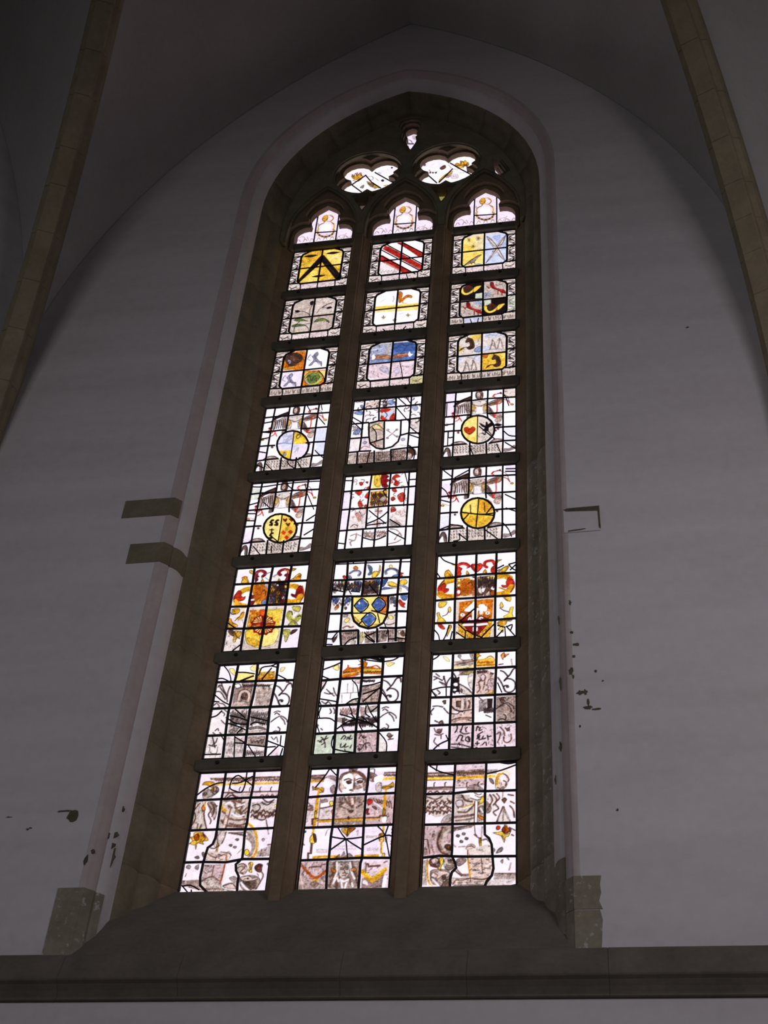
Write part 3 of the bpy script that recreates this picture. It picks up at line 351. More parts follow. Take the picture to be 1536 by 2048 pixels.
ART['R2']='''C|FD100 96 724 365 717 358 392 100 394;Fc100 361 703 621 697 625 387 367 398;Fc100 100 394 358 384 355 84 107 113;FD100 358 384 625 387 621 83 364 83;Fq100 275 498 346 504 348 408 272 417;Fi100 370 508 441 507 442 411 372 412;Fi100 273 380 344 379 346 283 274 306;Fq100 368 376 443 381 445 285 374 279;fN70 119 616 194 665 253 598 236 526 159 521;fN70 394 255 449 307 516 240 498 170 433 177;sY100 22 119 616 130 547 169 507 217 528 263 582;fY100 245 554 263 619 334 632 311 583 265 529;sy80 8 124 585 150 522 198 523;sR90 9 176 623 190 651 210 619;sY100 22 384 264 395 196 433 158 480 179 525 232;fY100 507 205 525 268 594 282 572 234 526 181;sy80 8 389 234 414 172 461 174;sR90 9 440 271 454 299 473 267;fR100 433 671 456 678 471 643 486 582 539 538 586 517 604 456 578 459 544 486 520 518 463 555 434 611;sR100 9 439 588 411 584;sR90 8 425 560 396 609;sR100 9 520 518 517 453;sR100 8 558 484 564 432;sr80 8 462 615 501 550 558 513;fR100 178 359 201 367 217 332 232 272 285 228 333 208 351 147 325 151 291 176 267 209 209 245 179 300;sR100 9 184 277 156 273;sR90 8 171 249 141 297;sR100 9 267 209 264 143;sR100 8 306 175 311 123;sr80 8 208 304 247 240 305 204;sb60 14 409 444 503 462;sK70 5 491 596 594 634;sK50 5 368 568 407 533;FC100 0 699 107 699 107 0 0 0;FC100 614 699 714 699 714 0 614 0;FC100 0 112 714 112 714 0 0 0;FC100 0 699 214 699 107 601 0 601;FC100 714 699 514 699 614 615 714 615;fW80 84 602 41 593 24 559 54 546 80 571;fb70 41 546 14 552 16 503 46 490;sD85 11 77 598 26 573 31 534 76 494;sK80 8 14 593 50 556 84 544;fD85 43 516 36 506 21 506 14 516 21 527 36 527;sK70 7 86 531 59 521 67 490;fW80 16 478 59 469 76 434 46 422 20 447;fb70 59 422 86 428 84 379 54 366;sD85 11 23 474 74 449 69 410 24 370;sK80 8 86 469 50 432 16 420;fD85 86 392 79 381 64 381 57 392 64 403 79 403;sK70 7 14 407 41 397 33 366;fW80 84 354 41 345 24 310 54 298 80 323;fb70 41 298 14 304 16 255 46 242;sD85 11 77 350 26 325 31 286 76 246;sK80 8 14 345 50 308 84 295;fD85 43 268 36 257 21 257 14 268 21 279 36 279;sK70 7 86 283 59 273 67 242;fW80 16 230 59 221 76 186 46 174 20 199;fb70 59 174 86 180 84 130 54 118;sD85 11 23 226 74 201 69 161 24 122;sK80 8 86 221 50 184 16 171;fD85 86 144 79 133 64 133 57 144 64 155 79 155;sK70 7 14 159 41 149 33 118;fW80 699 609 660 600 644 565 672 552 695 577;fb70 660 552 635 559 636 508 664 496;sD85 11 693 605 646 580 650 540 691 499;sK80 8 635 600 668 562 699 550;fD85 661 522 655 511 641 511 635 522 641 533 655 533;sK70 7 701 537 675 527 683 496;fW80 636 483 675 474 691 439 664 426 640 452;fb70 675 426 701 433 699 382 672 370;sD85 11 642 479 690 454 685 414 644 374;sK80 8 701 474 668 436 636 424;fD85 701 396 694 385 681 385 674 396 681 407 694 407;sK70 7 635 411 660 401 652 370;fW80 699 357 660 348 644 313 672 301 695 326;fb70 660 301 635 307 636 257 664 244;sD85 11 693 353 646 328 650 288 691 248;sK80 8 635 348 668 311 699 298;fD85 661 270 655 259 641 259 635 270 641 281 655 281;sK70 7 701 285 675 275 683 244;fW80 636 231 675 223 691 187 664 175 640 200;fb70 675 175 701 181 699 131 672 118;sD85 11 642 228 690 202 685 162 644 122;sK80 8 701 223 668 185 636 172;fD85 701 145 694 134 681 134 674 145 681 155 694 155;sK70 7 635 160 660 150 652 118;sK80 8 14 643 71 664 143 678;sK80 8 700 650 643 668 585 678;sb70 10 21 671 71 629;Fc60 0 105 714 105 714 0 0 0;SK75 5 36 84 30 28;sK70 5 36 70 50 56 43 28;SK75 5 61 77 67 28;SK75 5 87 70 81 28;SK75 5 113 84 119 28;sK70 5 113 70 127 56 120 28;SK75 5 139 77 133 28;SK75 5 164 70 170 28;SK75 5 190 84 184 28;sK70 5 190 70 204 56 197 28;SK75 5 216 77 221 28;SK75 5 241 70 236 28;SK75 5 267 84 273 28;sK70 5 267 70 281 56 274 28;SK75 5 293 77 287 28;SK75 5 318 70 324 28;SK75 5 344 84 338 28;sK70 5 344 70 358 56 351 28;SK75 5 370 77 376 28;SK75 5 396 70 390 28;SK75 5 421 84 427 28;sK70 5 421 70 436 56 428 28;SK75 5 447 77 441 28;SK75 5 473 70 478 28;SK75 5 498 84 493 28;sK70 5 498 70 513 56 506 28;SK75 5 524 77 530 28;SK75 5 550 70 544 28;SK75 5 575 84 581 28;sK70 5 575 70 590 56 583 28;SK75 5 601 77 595 28;SK75 5 627 70 633 28;SK75 5 653 84 647 28;sK70 5 653 70 667 56 660 28;SK75 5 678 77 684 28;FP80 157 98 357 98 357 14 157 14;Fq60 628 405 714 405 714 154 628 154|17 104 594 107 154 143 108 357 112 571 115 614 161 618 608;17 104 594 121 643 214 699;17 618 608 600 650 514 699;8 0 612 107 615;8 714 619 618 622;9 0 370 104 377;9 714 419 618 412;11 0 126 136 119;11 714 140 600 133;9 150 108 157 0;9 357 112 357 0;9 564 115 571 0;14 357 699 357 112;12 104 377 618 384;7 227 70 243 -5;7 312 75 305 3'''
ART['L3']='''C|Fo100 74 687 335 692 340 386 89 414;FW100 334 707 605 696 607 356 351 370;FV100 74 388 333 359 336 79 101 95;Fo100 341 372 598 351 606 58 355 76;Fy90 509 344 598 343 607 198 570 233;Fy60 343 357 401 355 382 266 349 299;fN100 113 602 144 662 220 672 293 632 312 549 269 498 216 464 165 486 131 534;fn70 140 619 205 638 279 583 238 517;fi80 147 560 180 562 191 510 164 501;sK80 8 160 530 178 463 263 470;se70 10 98 419 228 440;fe100 364 255 395 320 481 334 545 280 564 192 512 131 435 130 380 196;fG80 398 291 473 321 538 253 489 163 420 175;sK60 7 375 239 418 288 447 198 477 278 507 174;si70 10 377 224 435 130;fx100 392 624 415 591 440 631 468 657 482 610 467 568 503 504 529 492 537 411 506 474 454 497 421 445 391 449 433 515 428 560;sx100 8 392 624 370 554 402 527;sK60 5 442 616 461 525 509 445;fx100 148 320 170 288 194 326 219 350 234 305 220 266 255 204 280 193 289 115 259 176 209 198 178 149 149 154 188 216 183 258;sx100 8 148 320 128 254 159 228;sK60 5 196 312 215 225 262 148;FC100 0 713 104 713 104 0 0 0;FC100 598 713 695 713 695 0 598 0;FC100 0 114 695 114 695 0 0 0;FC100 0 713 209 713 104 613 0 613;FC100 695 713 500 713 598 627 695 627;fW80 82 614 40 605 24 570 53 557 78 582;fb70 40 557 14 563 15 513 44 500;sD85 11 75 610 25 585 30 544 74 504;sK80 8 14 605 49 567 82 555;fD85 42 527 35 516 21 516 14 527 21 538 35 538;sK70 7 84 542 57 532 65 500;fW80 15 487 57 479 74 443 44 430 19 456;fb70 57 430 84 437 82 386 53 374;sD85 11 22 484 72 458 67 418 24 377;sK80 8 84 479 49 441 15 428;fD85 84 400 77 389 62 389 55 400 62 411 77 411;sK70 7 14 415 40 405 32 374;fW80 82 361 40 352 24 317 53 304 78 329;fb70 40 304 14 310 15 260 44 247;sD85 11 75 357 25 332 30 291 74 251;sK80 8 14 352 49 314 82 301;fD85 42 274 35 263 21 263 14 274 21 285 35 285;sK70 7 84 289 57 279 65 247;fW80 15 234 57 225 74 190 44 177 19 203;fb70 57 177 84 184 82 133 53 120;sD85 11 22 231 72 205 67 165 24 124;sK80 8 84 225 49 187 15 175;fD85 84 147 77 136 62 136 55 147 62 158 77 158;sK70 7 14 162 40 152 32 120;fW80 680 621 642 612 627 576 654 563 677 589;fb70 642 563 618 570 619 518 646 506;sD85 11 674 617 628 592 633 550 673 509;sK80 8 618 612 650 574 680 561;fD85 644 532 637 521 624 521 618 532 624 544 637 544;sK70 7 682 548 657 538 665 506;fW80 619 493 657 484 673 448 646 435 623 461;fb70 657 435 682 441 680 390 654 377;sD85 11 625 489 671 463 667 422 627 381;sK80 8 682 484 650 445 619 432;fD85 682 404 675 393 662 393 656 404 662 415 675 415;sK70 7 618 420 642 409 635 377;fW80 680 364 642 355 627 319 654 307 677 332;fb70 642 307 618 313 619 262 646 249;sD85 11 674 360 628 335 633 294 673 253;sK80 8 618 355 650 317 680 304;fD85 644 276 637 265 624 265 618 276 624 287 637 287;sK70 7 682 291 657 281 665 249;fW80 619 236 657 227 673 191 646 178 623 204;fb70 657 178 682 185 680 133 654 120;sD85 11 625 232 671 206 667 165 627 124;sK80 8 682 227 650 189 619 176;fD85 682 147 675 136 662 136 656 147 662 159 675 159;sK70 7 618 163 642 153 635 120;sK80 8 14 656 70 677 139 692;sK80 8 681 663 626 681 570 692;sb70 10 21 684 70 642;Fc60 0 107 695 107 695 0 0 0;SK75 5 35 86 29 29;sK70 5 35 71 49 57 42 29;SK75 5 60 78 65 29;SK75 5 85 71 79 29;SK75 5 110 86 115 29;sK70 5 110 71 124 57 117 29;SK75 5 135 78 129 29;SK75 5 160 71 165 29;SK75 5 185 86 179 29;sK70 5 185 71 199 57 192 29;SK75 5 210 78 215 29;SK75 5 235 71 229 29;SK75 5 260 86 265 29;sK70 5 260 71 274 57 267 29;SK75 5 285 78 279 29;SK75 5 310 71 316 29;SK75 5 335 86 329 29;sK70 5 335 71 349 57 342 29;SK75 5 360 78 366 29;SK75 5 385 71 379 29;SK75 5 410 86 416 29;sK70 5 410 71 424 57 417 29;SK75 5 435 78 430 29;SK75 5 460 71 466 29;SK75 5 485 86 480 29;sK70 5 485 71 499 57 492 29;SK75 5 510 78 516 29;SK75 5 535 71 530 29;SK75 5 560 86 566 29;sK70 5 560 71 574 57 567 29;SK75 5 585 78 580 29;SK75 5 610 71 616 29;SK75 5 635 86 630 29;sK70 5 635 71 649 57 642 29;SK75 5 660 78 666 29|17 101 606 104 157 139 111 348 114 556 118 598 164 601 620;17 101 606 118 656 209 713;17 601 620 584 663 500 713;8 0 624 104 627;8 695 631 601 635;9 0 378 101 385;9 695 428 601 421;11 0 128 132 121;11 695 143 584 135;9 146 111 153 0;9 348 114 348 0;9 549 118 556 0;14 348 713 348 114;12 101 378 601 385;7 514 343 573 247 593 144'''
ART['M3']='''C|Fi100 93 680 351 689 354 385 108 395;FB100 356 688 619 682 613 379 358 391;Fu60 107 484 353 480 354 385 108 395;Fu50 365 534 606 531 613 379 358 398;sV50 14 127 606 241 619;Fc50 285 683 347 675 353 494 267 505;sK50 10 448 662 488 629 582 659;Fp100 100 376 350 365 347 90 116 131;Fp100 355 364 614 366 607 98 357 89;fi50 232 305 306 323 341 197 263 247;fi40 384 273 440 279 444 198 397 204;sW70 20 129 156 234 117 346 110;sW50 16 475 329 577 343;ft100 162 512 276 511 363 479 418 507 527 500 534 458 440 442 346 440 175 448;fs100 127 468 151 527 177 496 179 461 148 438;fW90 134 508 156 533 174 476 147 445;fW100 528 486 540 526 556 489 580 479 558 448 539 443;sO80 8 192 480 277 483 356 439 420 465 514 481;sr50 10 400 488 440 449 515 460;FC100 0 713 106 713 106 0 0 0;FC100 609 713 708 713 708 0 609 0;FC100 0 114 708 114 708 0 0 0;FC100 0 713 212 713 106 613 0 613;FC100 708 713 510 713 609 627 708 627;fW80 84 614 41 605 24 570 54 557 79 582;fb70 41 557 14 563 16 513 45 500;sD85 11 77 610 26 585 31 544 75 504;sK80 8 14 605 50 567 84 555;fD85 43 527 36 516 21 516 14 527 21 538 36 538;sK70 7 85 542 58 532 67 500;fW80 16 487 58 479 75 443 45 430 20 456;fb70 58 430 85 437 84 386 54 374;sD85 11 22 484 73 458 68 418 24 377;sK80 8 85 479 50 441 16 428;fD85 85 400 78 389 64 389 56 400 64 411 78 411;sK70 7 14 415 41 405 33 374;fW80 84 361 41 352 24 317 54 304 79 329;fb70 41 304 14 310 16 260 45 247;sD85 11 77 357 26 332 31 291 75 251;sK80 8 14 352 50 314 84 301;fD85 43 274 36 263 21 263 14 274 21 285 36 285;sK70 7 85 289 58 279 67 247;fW80 16 234 58 225 75 190 45 177 20 203;fb70 58 177 85 184 84 133 54 120;sD85 11 22 231 73 205 68 165 24 124;sK80 8 85 225 50 187 16 175;fD85 85 147 78 136 64 136 56 147 64 158 78 158;sK70 7 14 162 41 152 33 120;fW80 693 621 654 612 639 576 666 563 689 589;fb70 654 563 629 570 631 518 658 506;sD85 11 687 617 640 592 645 550 685 509;sK80 8 629 612 662 574 693 561;fD85 656 532 649 521 636 521 629 532 636 544 649 544;sK70 7 695 548 670 538 678 506;fW80 631 493 670 484 685 448 658 435 635 461;fb70 670 435 695 441 693 390 666 377;sD85 11 637 489 684 463 679 422 639 381;sK80 8 695 484 662 445 631 432;fD85 695 404 688 393 675 393 668 404 675 415 688 415;sK70 7 629 420 654 409 646 377;fW80 693 364 654 355 639 319 666 307 689 332;fb70 654 307 629 313 631 262 658 249;sD85 11 687 360 640 335 645 294 685 253;sK80 8 629 355 662 317 693 304;fD85 656 276 649 265 636 265 629 276 636 287 649 287;sK70 7 695 291 670 281 678 249;fW80 631 236 670 227 685 191 658 178 635 204;fb70 670 178 695 185 693 133 666 120;sD85 11 637 232 684 206 679 165 639 124;sK80 8 695 227 662 189 631 176;fD85 695 147 688 136 675 136 668 147 675 159 688 159;sK70 7 629 163 654 153 646 120;sK80 8 14 656 71 677 142 692;sK80 8 694 663 637 681 581 692;sb70 10 21 684 71 642;Fp55 156 100 566 100 566 14 156 14;sK80 8 21 71 57 36 106 71;sK70 7 35 14 85 57 135 21;sK80 8 687 86 637 43 595 71;sK70 6 673 21 623 71;SK80 5 14 21 28 0;SK80 5 46 21 60 0;SK80 5 77 21 91 0;SK80 5 109 21 123 0;SK80 5 140 21 154 0;SK80 5 172 21 186 0;SK80 5 203 21 217 0;SK80 5 235 21 249 0;SK80 5 266 21 280 0;SK80 5 298 21 312 0;SK80 5 329 21 343 0;SK80 5 361 21 375 0;SK80 5 392 21 406 0;SK80 5 424 21 438 0;SK80 5 455 21 469 0;SK80 5 487 21 501 0;SK80 5 518 21 532 0;SK80 5 550 21 564 0;SK80 5 581 21 595 0;SK80 5 613 21 627 0;SK80 5 644 21 658 0;SK80 5 676 21 690 0;Fe45 573 121 708 128 708 0 566 0|17 103 606 106 157 142 111 354 114 566 118 609 164 612 620;17 103 606 120 656 212 713;17 612 620 595 663 510 713;8 0 624 106 627;8 708 631 612 635;9 0 378 103 385;9 708 428 612 421;11 0 128 135 121;11 708 143 595 135;9 149 111 156 0;9 354 114 354 0;9 559 118 566 0;14 354 713 354 114;12 103 378 612 385;7 444 373 469 248 491 92'''
ART['R3']='''C|FC100 99 707 352 703 355 397 98 421;FY80 231 691 352 703 350 620 252 604;FY70 103 567 171 474 117 419 103 427;FC100 366 716 617 697 608 407 368 416;FP60 380 714 548 699 512 627 382 615;FP80 375 505 440 511 442 414 373 422;FC100 95 373 350 383 348 83 103 124;FP60 100 372 174 377 168 281 103 261;FP60 258 381 346 384 345 233 297 293;FY100 360 368 613 393 612 147 558 85 366 87;Fd40 366 285 463 274 449 84 371 87;Fy70 535 389 608 386 606 270 573 315;fN100 182 606 204 659 232 655 261 624 280 545 274 490 228 468 199 499 230 537 220 587 192 583;sN100 9 208 512 152 505 125 466;sN100 8 171 509 143 478;SK100 6 209 651 201 687;sD60 6 233 620 263 547 246 493;fN100 463 294 485 346 513 343 541 312 559 235 552 181 507 159 479 190 510 227 500 276 473 272;sN100 9 488 202 433 195 406 157;sN100 8 451 200 424 169;SK100 6 490 339 483 374;sD60 6 513 309 542 237 525 184;fu80 283 475 343 509 349 425 284 426;sg70 12 442 441 463 536 466 591;sg65 10 506 433 486 547 466 591;sg70 12 524 452 537 547 540 603;sg65 10 580 445 559 558 540 603;si70 14 391 656 455 676 530 639 595 672;sg70 12 172 137 192 230 195 285;sg65 10 237 129 215 241 195 285;sg70 12 254 148 266 242 269 297;sg65 10 310 141 289 253 269 297;si70 14 119 349 184 369 259 332 323 366;sx70 10 126 122 227 124 330 91;sx60 8 386 434 497 441 599 422;fr60 374 360 424 374 416 320 380 311;FC100 0 713 107 713 107 0 0 0;FC100 614 713 714 713 714 0 614 0;FC100 0 114 714 114 714 0 0 0;FC100 0 713 214 713 107 613 0 613;FC100 714 713 514 713 614 627 714 627;fW80 84 614 41 605 24 570 54 557 80 582;fb70 41 557 14 563 16 513 46 500;sD85 11 77 610 26 585 31 544 76 504;sK80 8 14 605 50 567 84 555;fD85 43 527 36 516 21 516 14 527 21 538 36 538;sK70 7 86 542 59 532 67 500;fW80 16 487 59 479 76 443 46 430 20 456;fb70 59 430 86 437 84 386 54 374;sD85 11 23 484 74 458 69 418 24 377;sK80 8 86 479 50 441 16 428;fD85 86 400 79 389 64 389 57 400 64 411 79 411;sK70 7 14 415 41 405 33 374;fW80 84 361 41 352 24 317 54 304 80 329;fb70 41 304 14 310 16 260 46 247;sD85 11 77 357 26 332 31 291 76 251;sK80 8 14 352 50 314 84 301;fD85 43 274 36 263 21 263 14 274 21 285 36 285;sK70 7 86 289 59 279 67 247;fW80 16 234 59 225 76 190 46 177 20 203;fb70 59 177 86 184 84 133 54 120;sD85 11 23 231 74 205 69 165 24 124;sK80 8 86 225 50 187 16 175;fD85 86 147 79 136 64 136 57 147 64 158 79 158;sK70 7 14 162 41 152 33 120;fW80 699 621 660 612 644 576 672 563 695 589;fb70 660 563 635 570 636 518 664 506;sD85 11 693 617 646 592 650 550 691 509;sK80 8 635 612 668 574 699 561;fD85 661 532 655 521 641 521 635 532 641 544 655 544;sK70 7 701 548 675 538 683 506;fW80 636 493 675 484 691 448 664 435 640 461;fb70 675 435 701 441 699 390 672 377;sD85 11 642 489 690 463 685 422 644 381;sK80 8 701 484 668 445 636 432;fD85 701 404 694 393 681 393 674 404 681 415 694 415;sK70 7 635 420 660 409 652 377;fW80 699 364 660 355 644 319 672 307 695 332;fb70 660 307 635 313 636 262 664 249;sD85 11 693 360 646 335 650 294 691 253;sK80 8 635 355 668 317 699 304;fD85 661 276 655 265 641 265 635 276 641 287 655 287;sK70 7 701 291 675 281 683 249;fW80 636 236 675 227 691 191 664 178 640 204;fb70 675 178 701 185 699 133 672 120;sD85 11 642 232 690 206 685 165 644 124;sK80 8 701 227 668 189 636 176;fD85 701 147 694 136 681 136 674 147 681 159 694 159;sK70 7 635 163 660 153 652 120;sK80 8 14 656 71 677 143 692;sK80 8 700 663 643 681 585 692;sb70 10 21 684 71 642;Fc60 0 107 714 107 714 0 0 0;SK75 5 36 86 30 29;sK70 5 36 71 50 57 43 29;SK75 5 61 78 67 29;SK75 5 87 71 81 29;SK75 5 113 86 119 29;sK70 5 113 71 127 57 120 29;SK75 5 139 78 133 29;SK75 5 164 71 170 29;SK75 5 190 86 184 29;sK70 5 190 71 204 57 197 29;SK75 5 216 78 221 29;SK75 5 241 71 236 29;SK75 5 267 86 273 29;sK70 5 267 71 281 57 274 29;SK75 5 293 78 287 29;SK75 5 318 71 324 29;SK75 5 344 86 338 29;sK70 5 344 71 358 57 351 29;SK75 5 370 78 376 29;SK75 5 396 71 390 29;SK75 5 421 86 427 29;sK70 5 421 71 436 57 428 29;SK75 5 447 78 441 29;SK75 5 473 71 478 29;SK75 5 498 86 493 29;sK70 5 498 71 513 57 506 29;SK75 5 524 78 530 29;SK75 5 550 71 544 29;SK75 5 575 86 581 29;sK70 5 575 71 590 57 583 29;SK75 5 601 78 595 29;SK75 5 627 71 633 29;SK75 5 653 86 647 29;sK70 5 653 71 667 57 660 29;SK75 5 678 78 684 29|17 104 606 107 157 143 111 357 114 571 118 614 164 618 620;17 104 606 121 656 214 713;17 618 620 600 663 514 713;8 0 624 107 627;8 714 631 618 635;9 0 378 104 385;9 714 428 618 421;11 0 128 136 121;11 714 143 600 135;9 150 111 157 0;9 357 114 357 0;9 564 118 571 0;14 357 713 357 114;12 104 374 618 381;7 220 70 221 16'''
ART['R4']='''W|FV100 -9 917 103 917 105 558 -6 558;FC100 589 924 716 916 717 773 590 781;FP30 587 362 720 354 713 170 589 183;fN100 85 714 116 769 158 801 225 833 267 846 268 792 209 773 142 745 109 703;sD90 9 92 719 141 776 208 815 268 833;fN75 428 682 466 641 501 552 489 523 450 558 426 621;fN70 231 575 273 583 266 529 224 521;sD80 8 274 755 271 663 282 582;sD80 8 417 757 422 658 410 572;fN70 439 728 481 756 531 775 573 789 584 761 532 732 448 699;fb75 108 730 159 730 218 767 261 762 260 590 231 581 194 696 152 676 138 591 112 606;sN85 8 126 716 140 677 133 602;sN85 8 148 720 160 680 156 603;sN85 8 170 725 180 682 179 604;sN85 8 192 730 200 685 202 605;sN85 8 214 735 221 688 224 606;sN85 8 236 740 241 691 247 608;fn100 309 894 338 918 373 899 385 848 375 793 353 795 319 799 306 832;fs100 319 880 343 890 356 863 353 820 336 810 320 830;sK80 4 327 857 337 853;sK80 4 329 829 344 825;fC100 274 749 329 761 413 758 420 646 408 574 282 582 271 675;fd75 274 736 296 697 314 670 297 635 281 600 271 663;fd65 414 708 389 687 382 651 408 599 420 646;sN70 8 278 723 330 693 364 689 414 721;fW80 305 659 347 673 390 650 383 583 315 584;sg50 9 296 697 314 646 307 591;sg50 9 398 686 386 632 400 581;ft100 440 706 482 723 532 732 569 771 582 739 558 699 499 687 448 680;sN80 7 440 699 490 718 532 710;fb70 450 558 501 558 572 544 573 496 502 504;sK60 7 449 668 476 567 501 528;ft60 502 467 543 523 573 514 561 437 528 428;sr90 9 480 812 505 840 526 844 560 853;sr90 9 527 755 524 672 524 586 495 510;sr90 9 497 841 484 818 502 797;sr90 9 599 756 633 733 654 694;sr90 9 71 611 86 621 81 573 114 539 138 567 174 490;sr90 9 115 496 140 512 152 541;sr90 9 75 549 113 557 151 565;sr90 9 501 564 489 517 510 503;fR90 156 332 151 320 139 322 133 335 138 347 150 346;fR90 549 340 543 328 532 329 526 342 531 354 543 353;fR90 524 321 519 309 507 310 501 323 507 335 518 334;fR90 98 614 92 602 80 603 74 617 80 629 92 627;fR90 572 851 566 839 554 840 548 854 554 866 566 865;fd100 42 453 33 441 14 443 4 457 13 469 32 467;fd100 691 672 682 660 666 662 657 675 665 687 682 685;sb60 8 22 482 65 459 91 450;sK60 6 530 856 615 809 650 707;fb80 82 181 123 207 190 194 233 160 149 168;sN80 9 74 170 123 204 190 200 241 153;fb80 457 149 506 197 581 190 597 170 506 174;sN80 9 449 150 506 203 585 189;FC100 99 155 581 142 587 -5 100 8;Fc55 266 145 420 141 423 -12 266 -3;sK70 6 107 140 119 130 123 118;sK70 6 136 140 146 129 141 118;sK70 6 164 139 171 129 175 117;sK70 6 193 139 195 129 201 116;sK70 6 221 138 226 128 236 115;sK70 6 249 137 252 128 260 115;sK70 6 277 137 288 126 279 115;sK70 6 306 136 317 125 320 113;sK70 6 334 135 336 126 345 113;sK70 6 362 135 364 125 369 113;sK70 6 390 134 397 124 392 113;sK70 6 419 134 424 124 432 111;sK70 6 447 133 452 123 447 112;sK70 6 475 132 484 122 481 110;sK70 6 503 132 513 121 505 110;sK70 6 531 131 536 121 544 108;sK70 6 108 105 115 95 116 83;sK70 6 137 104 141 94 134 83;sK70 6 165 104 176 93 164 82;sK70 6 193 103 204 92 198 81;sK70 6 222 102 233 92 227 81;sK70 6 250 102 261 91 258 80;sK70 6 278 101 283 91 290 79;sK70 6 307 101 315 90 317 78;sK70 6 335 100 341 90 336 79;sK70 6 363 99 371 89 362 78;sK70 6 391 99 400 88 401 76;sK70 6 419 98 425 88 432 76;sK70 6 447 97 451 88 452 76;sK70 6 475 97 485 86 480 75;sK70 6 503 96 512 86 513 74;sK70 6 532 96 543 85 548 73;sK70 6 109 69 119 59 123 47;sK70 6 138 69 141 59 149 46;sK70 6 166 68 177 58 171 46;sK70 6 194 67 202 57 201 46;sK70 6 223 67 234 56 226 45;sK70 6 251 66 257 56 248 45;sK70 6 279 66 285 56 289 44;sK70 6 307 65 318 55 323 42;sK70 6 335 64 341 55 352 42;sK70 6 364 64 367 54 377 41;sK70 6 392 63 395 54 397 42;sK70 6 420 63 422 53 434 40;sK70 6 448 62 458 52 448 41;sK70 6 476 61 483 51 478 40;sK70 6 504 61 511 51 512 39;sK70 6 532 60 535 51 546 38;fN80 3 29 21 122 54 130 77 81 79 -2 54 12 39 85;sK70 8 4 17 25 121 59 118 79 4;fN60 599 64 648 59 697 101 705 53 648 24 599 17;fy100 502 337 495 277 472 225 437 185 393 162 343 157 292 172 246 204 209 252 184 309 175 371 181 432 203 486 239 526 284 550 335 554 386 539 432 506 469 457 493 399;FY40 340 280 343 155 274 179 206 246;FC100 337 558 401 526 477 458 502 337 473 219 415 177 345 158;fr100 257 384 286 402 311 379 308 343 259 291 207 342 202 390 231 402;fO50 257 366 286 381 303 356 259 306 216 353;SR70 5 211 363 308 353;fD100 415 452 431 451 440 419 469 447 499 407 470 380 445 365 446 329 425 319 404 333 379 324 404 369 378 390 348 447 377 432 411 404;sD100 9 413 320 409 273 388 299;sD100 8 438 330 472 266;fD100 495 396 528 422 578 393 537 373|12 106 917 99 595 99 185 97 2;12 267 911 265 578 262 529;12 262 175 268 3;12 430 917 427 572 434 511;12 424 158 428 5;12 587 918 584 604 587 183 583 7;12 -13 778 107 783 269 779 430 788 586 782 721 778;12 -10 568 104 570 197 575 265 572;12 427 570 580 568 722 567;12 -12 362 102 362 173 359;12 500 359 587 362 724 356;12 -9 151 99 164 233 166;12 449 150 589 169 721 164;14 502 337 495 277 472 225 437 185 393 162 343 157 292 172 246 204 209 252 184 309 175 371 181 432 203 486 239 526 284 550 335 554 386 539 432 506 469 457 493 399 502 337;7 333 558 334 156;7 18 765 19 580;7 43 353 45 155;7 47 358 50 274 92 275;7 267 109 299 12;7 524 131 566 9;7 596 301 646 236 721 217;7 606 146 705 53;7 581 826 607 798 642 659;7 349 399 506 203;7 -11 449 91 462'''
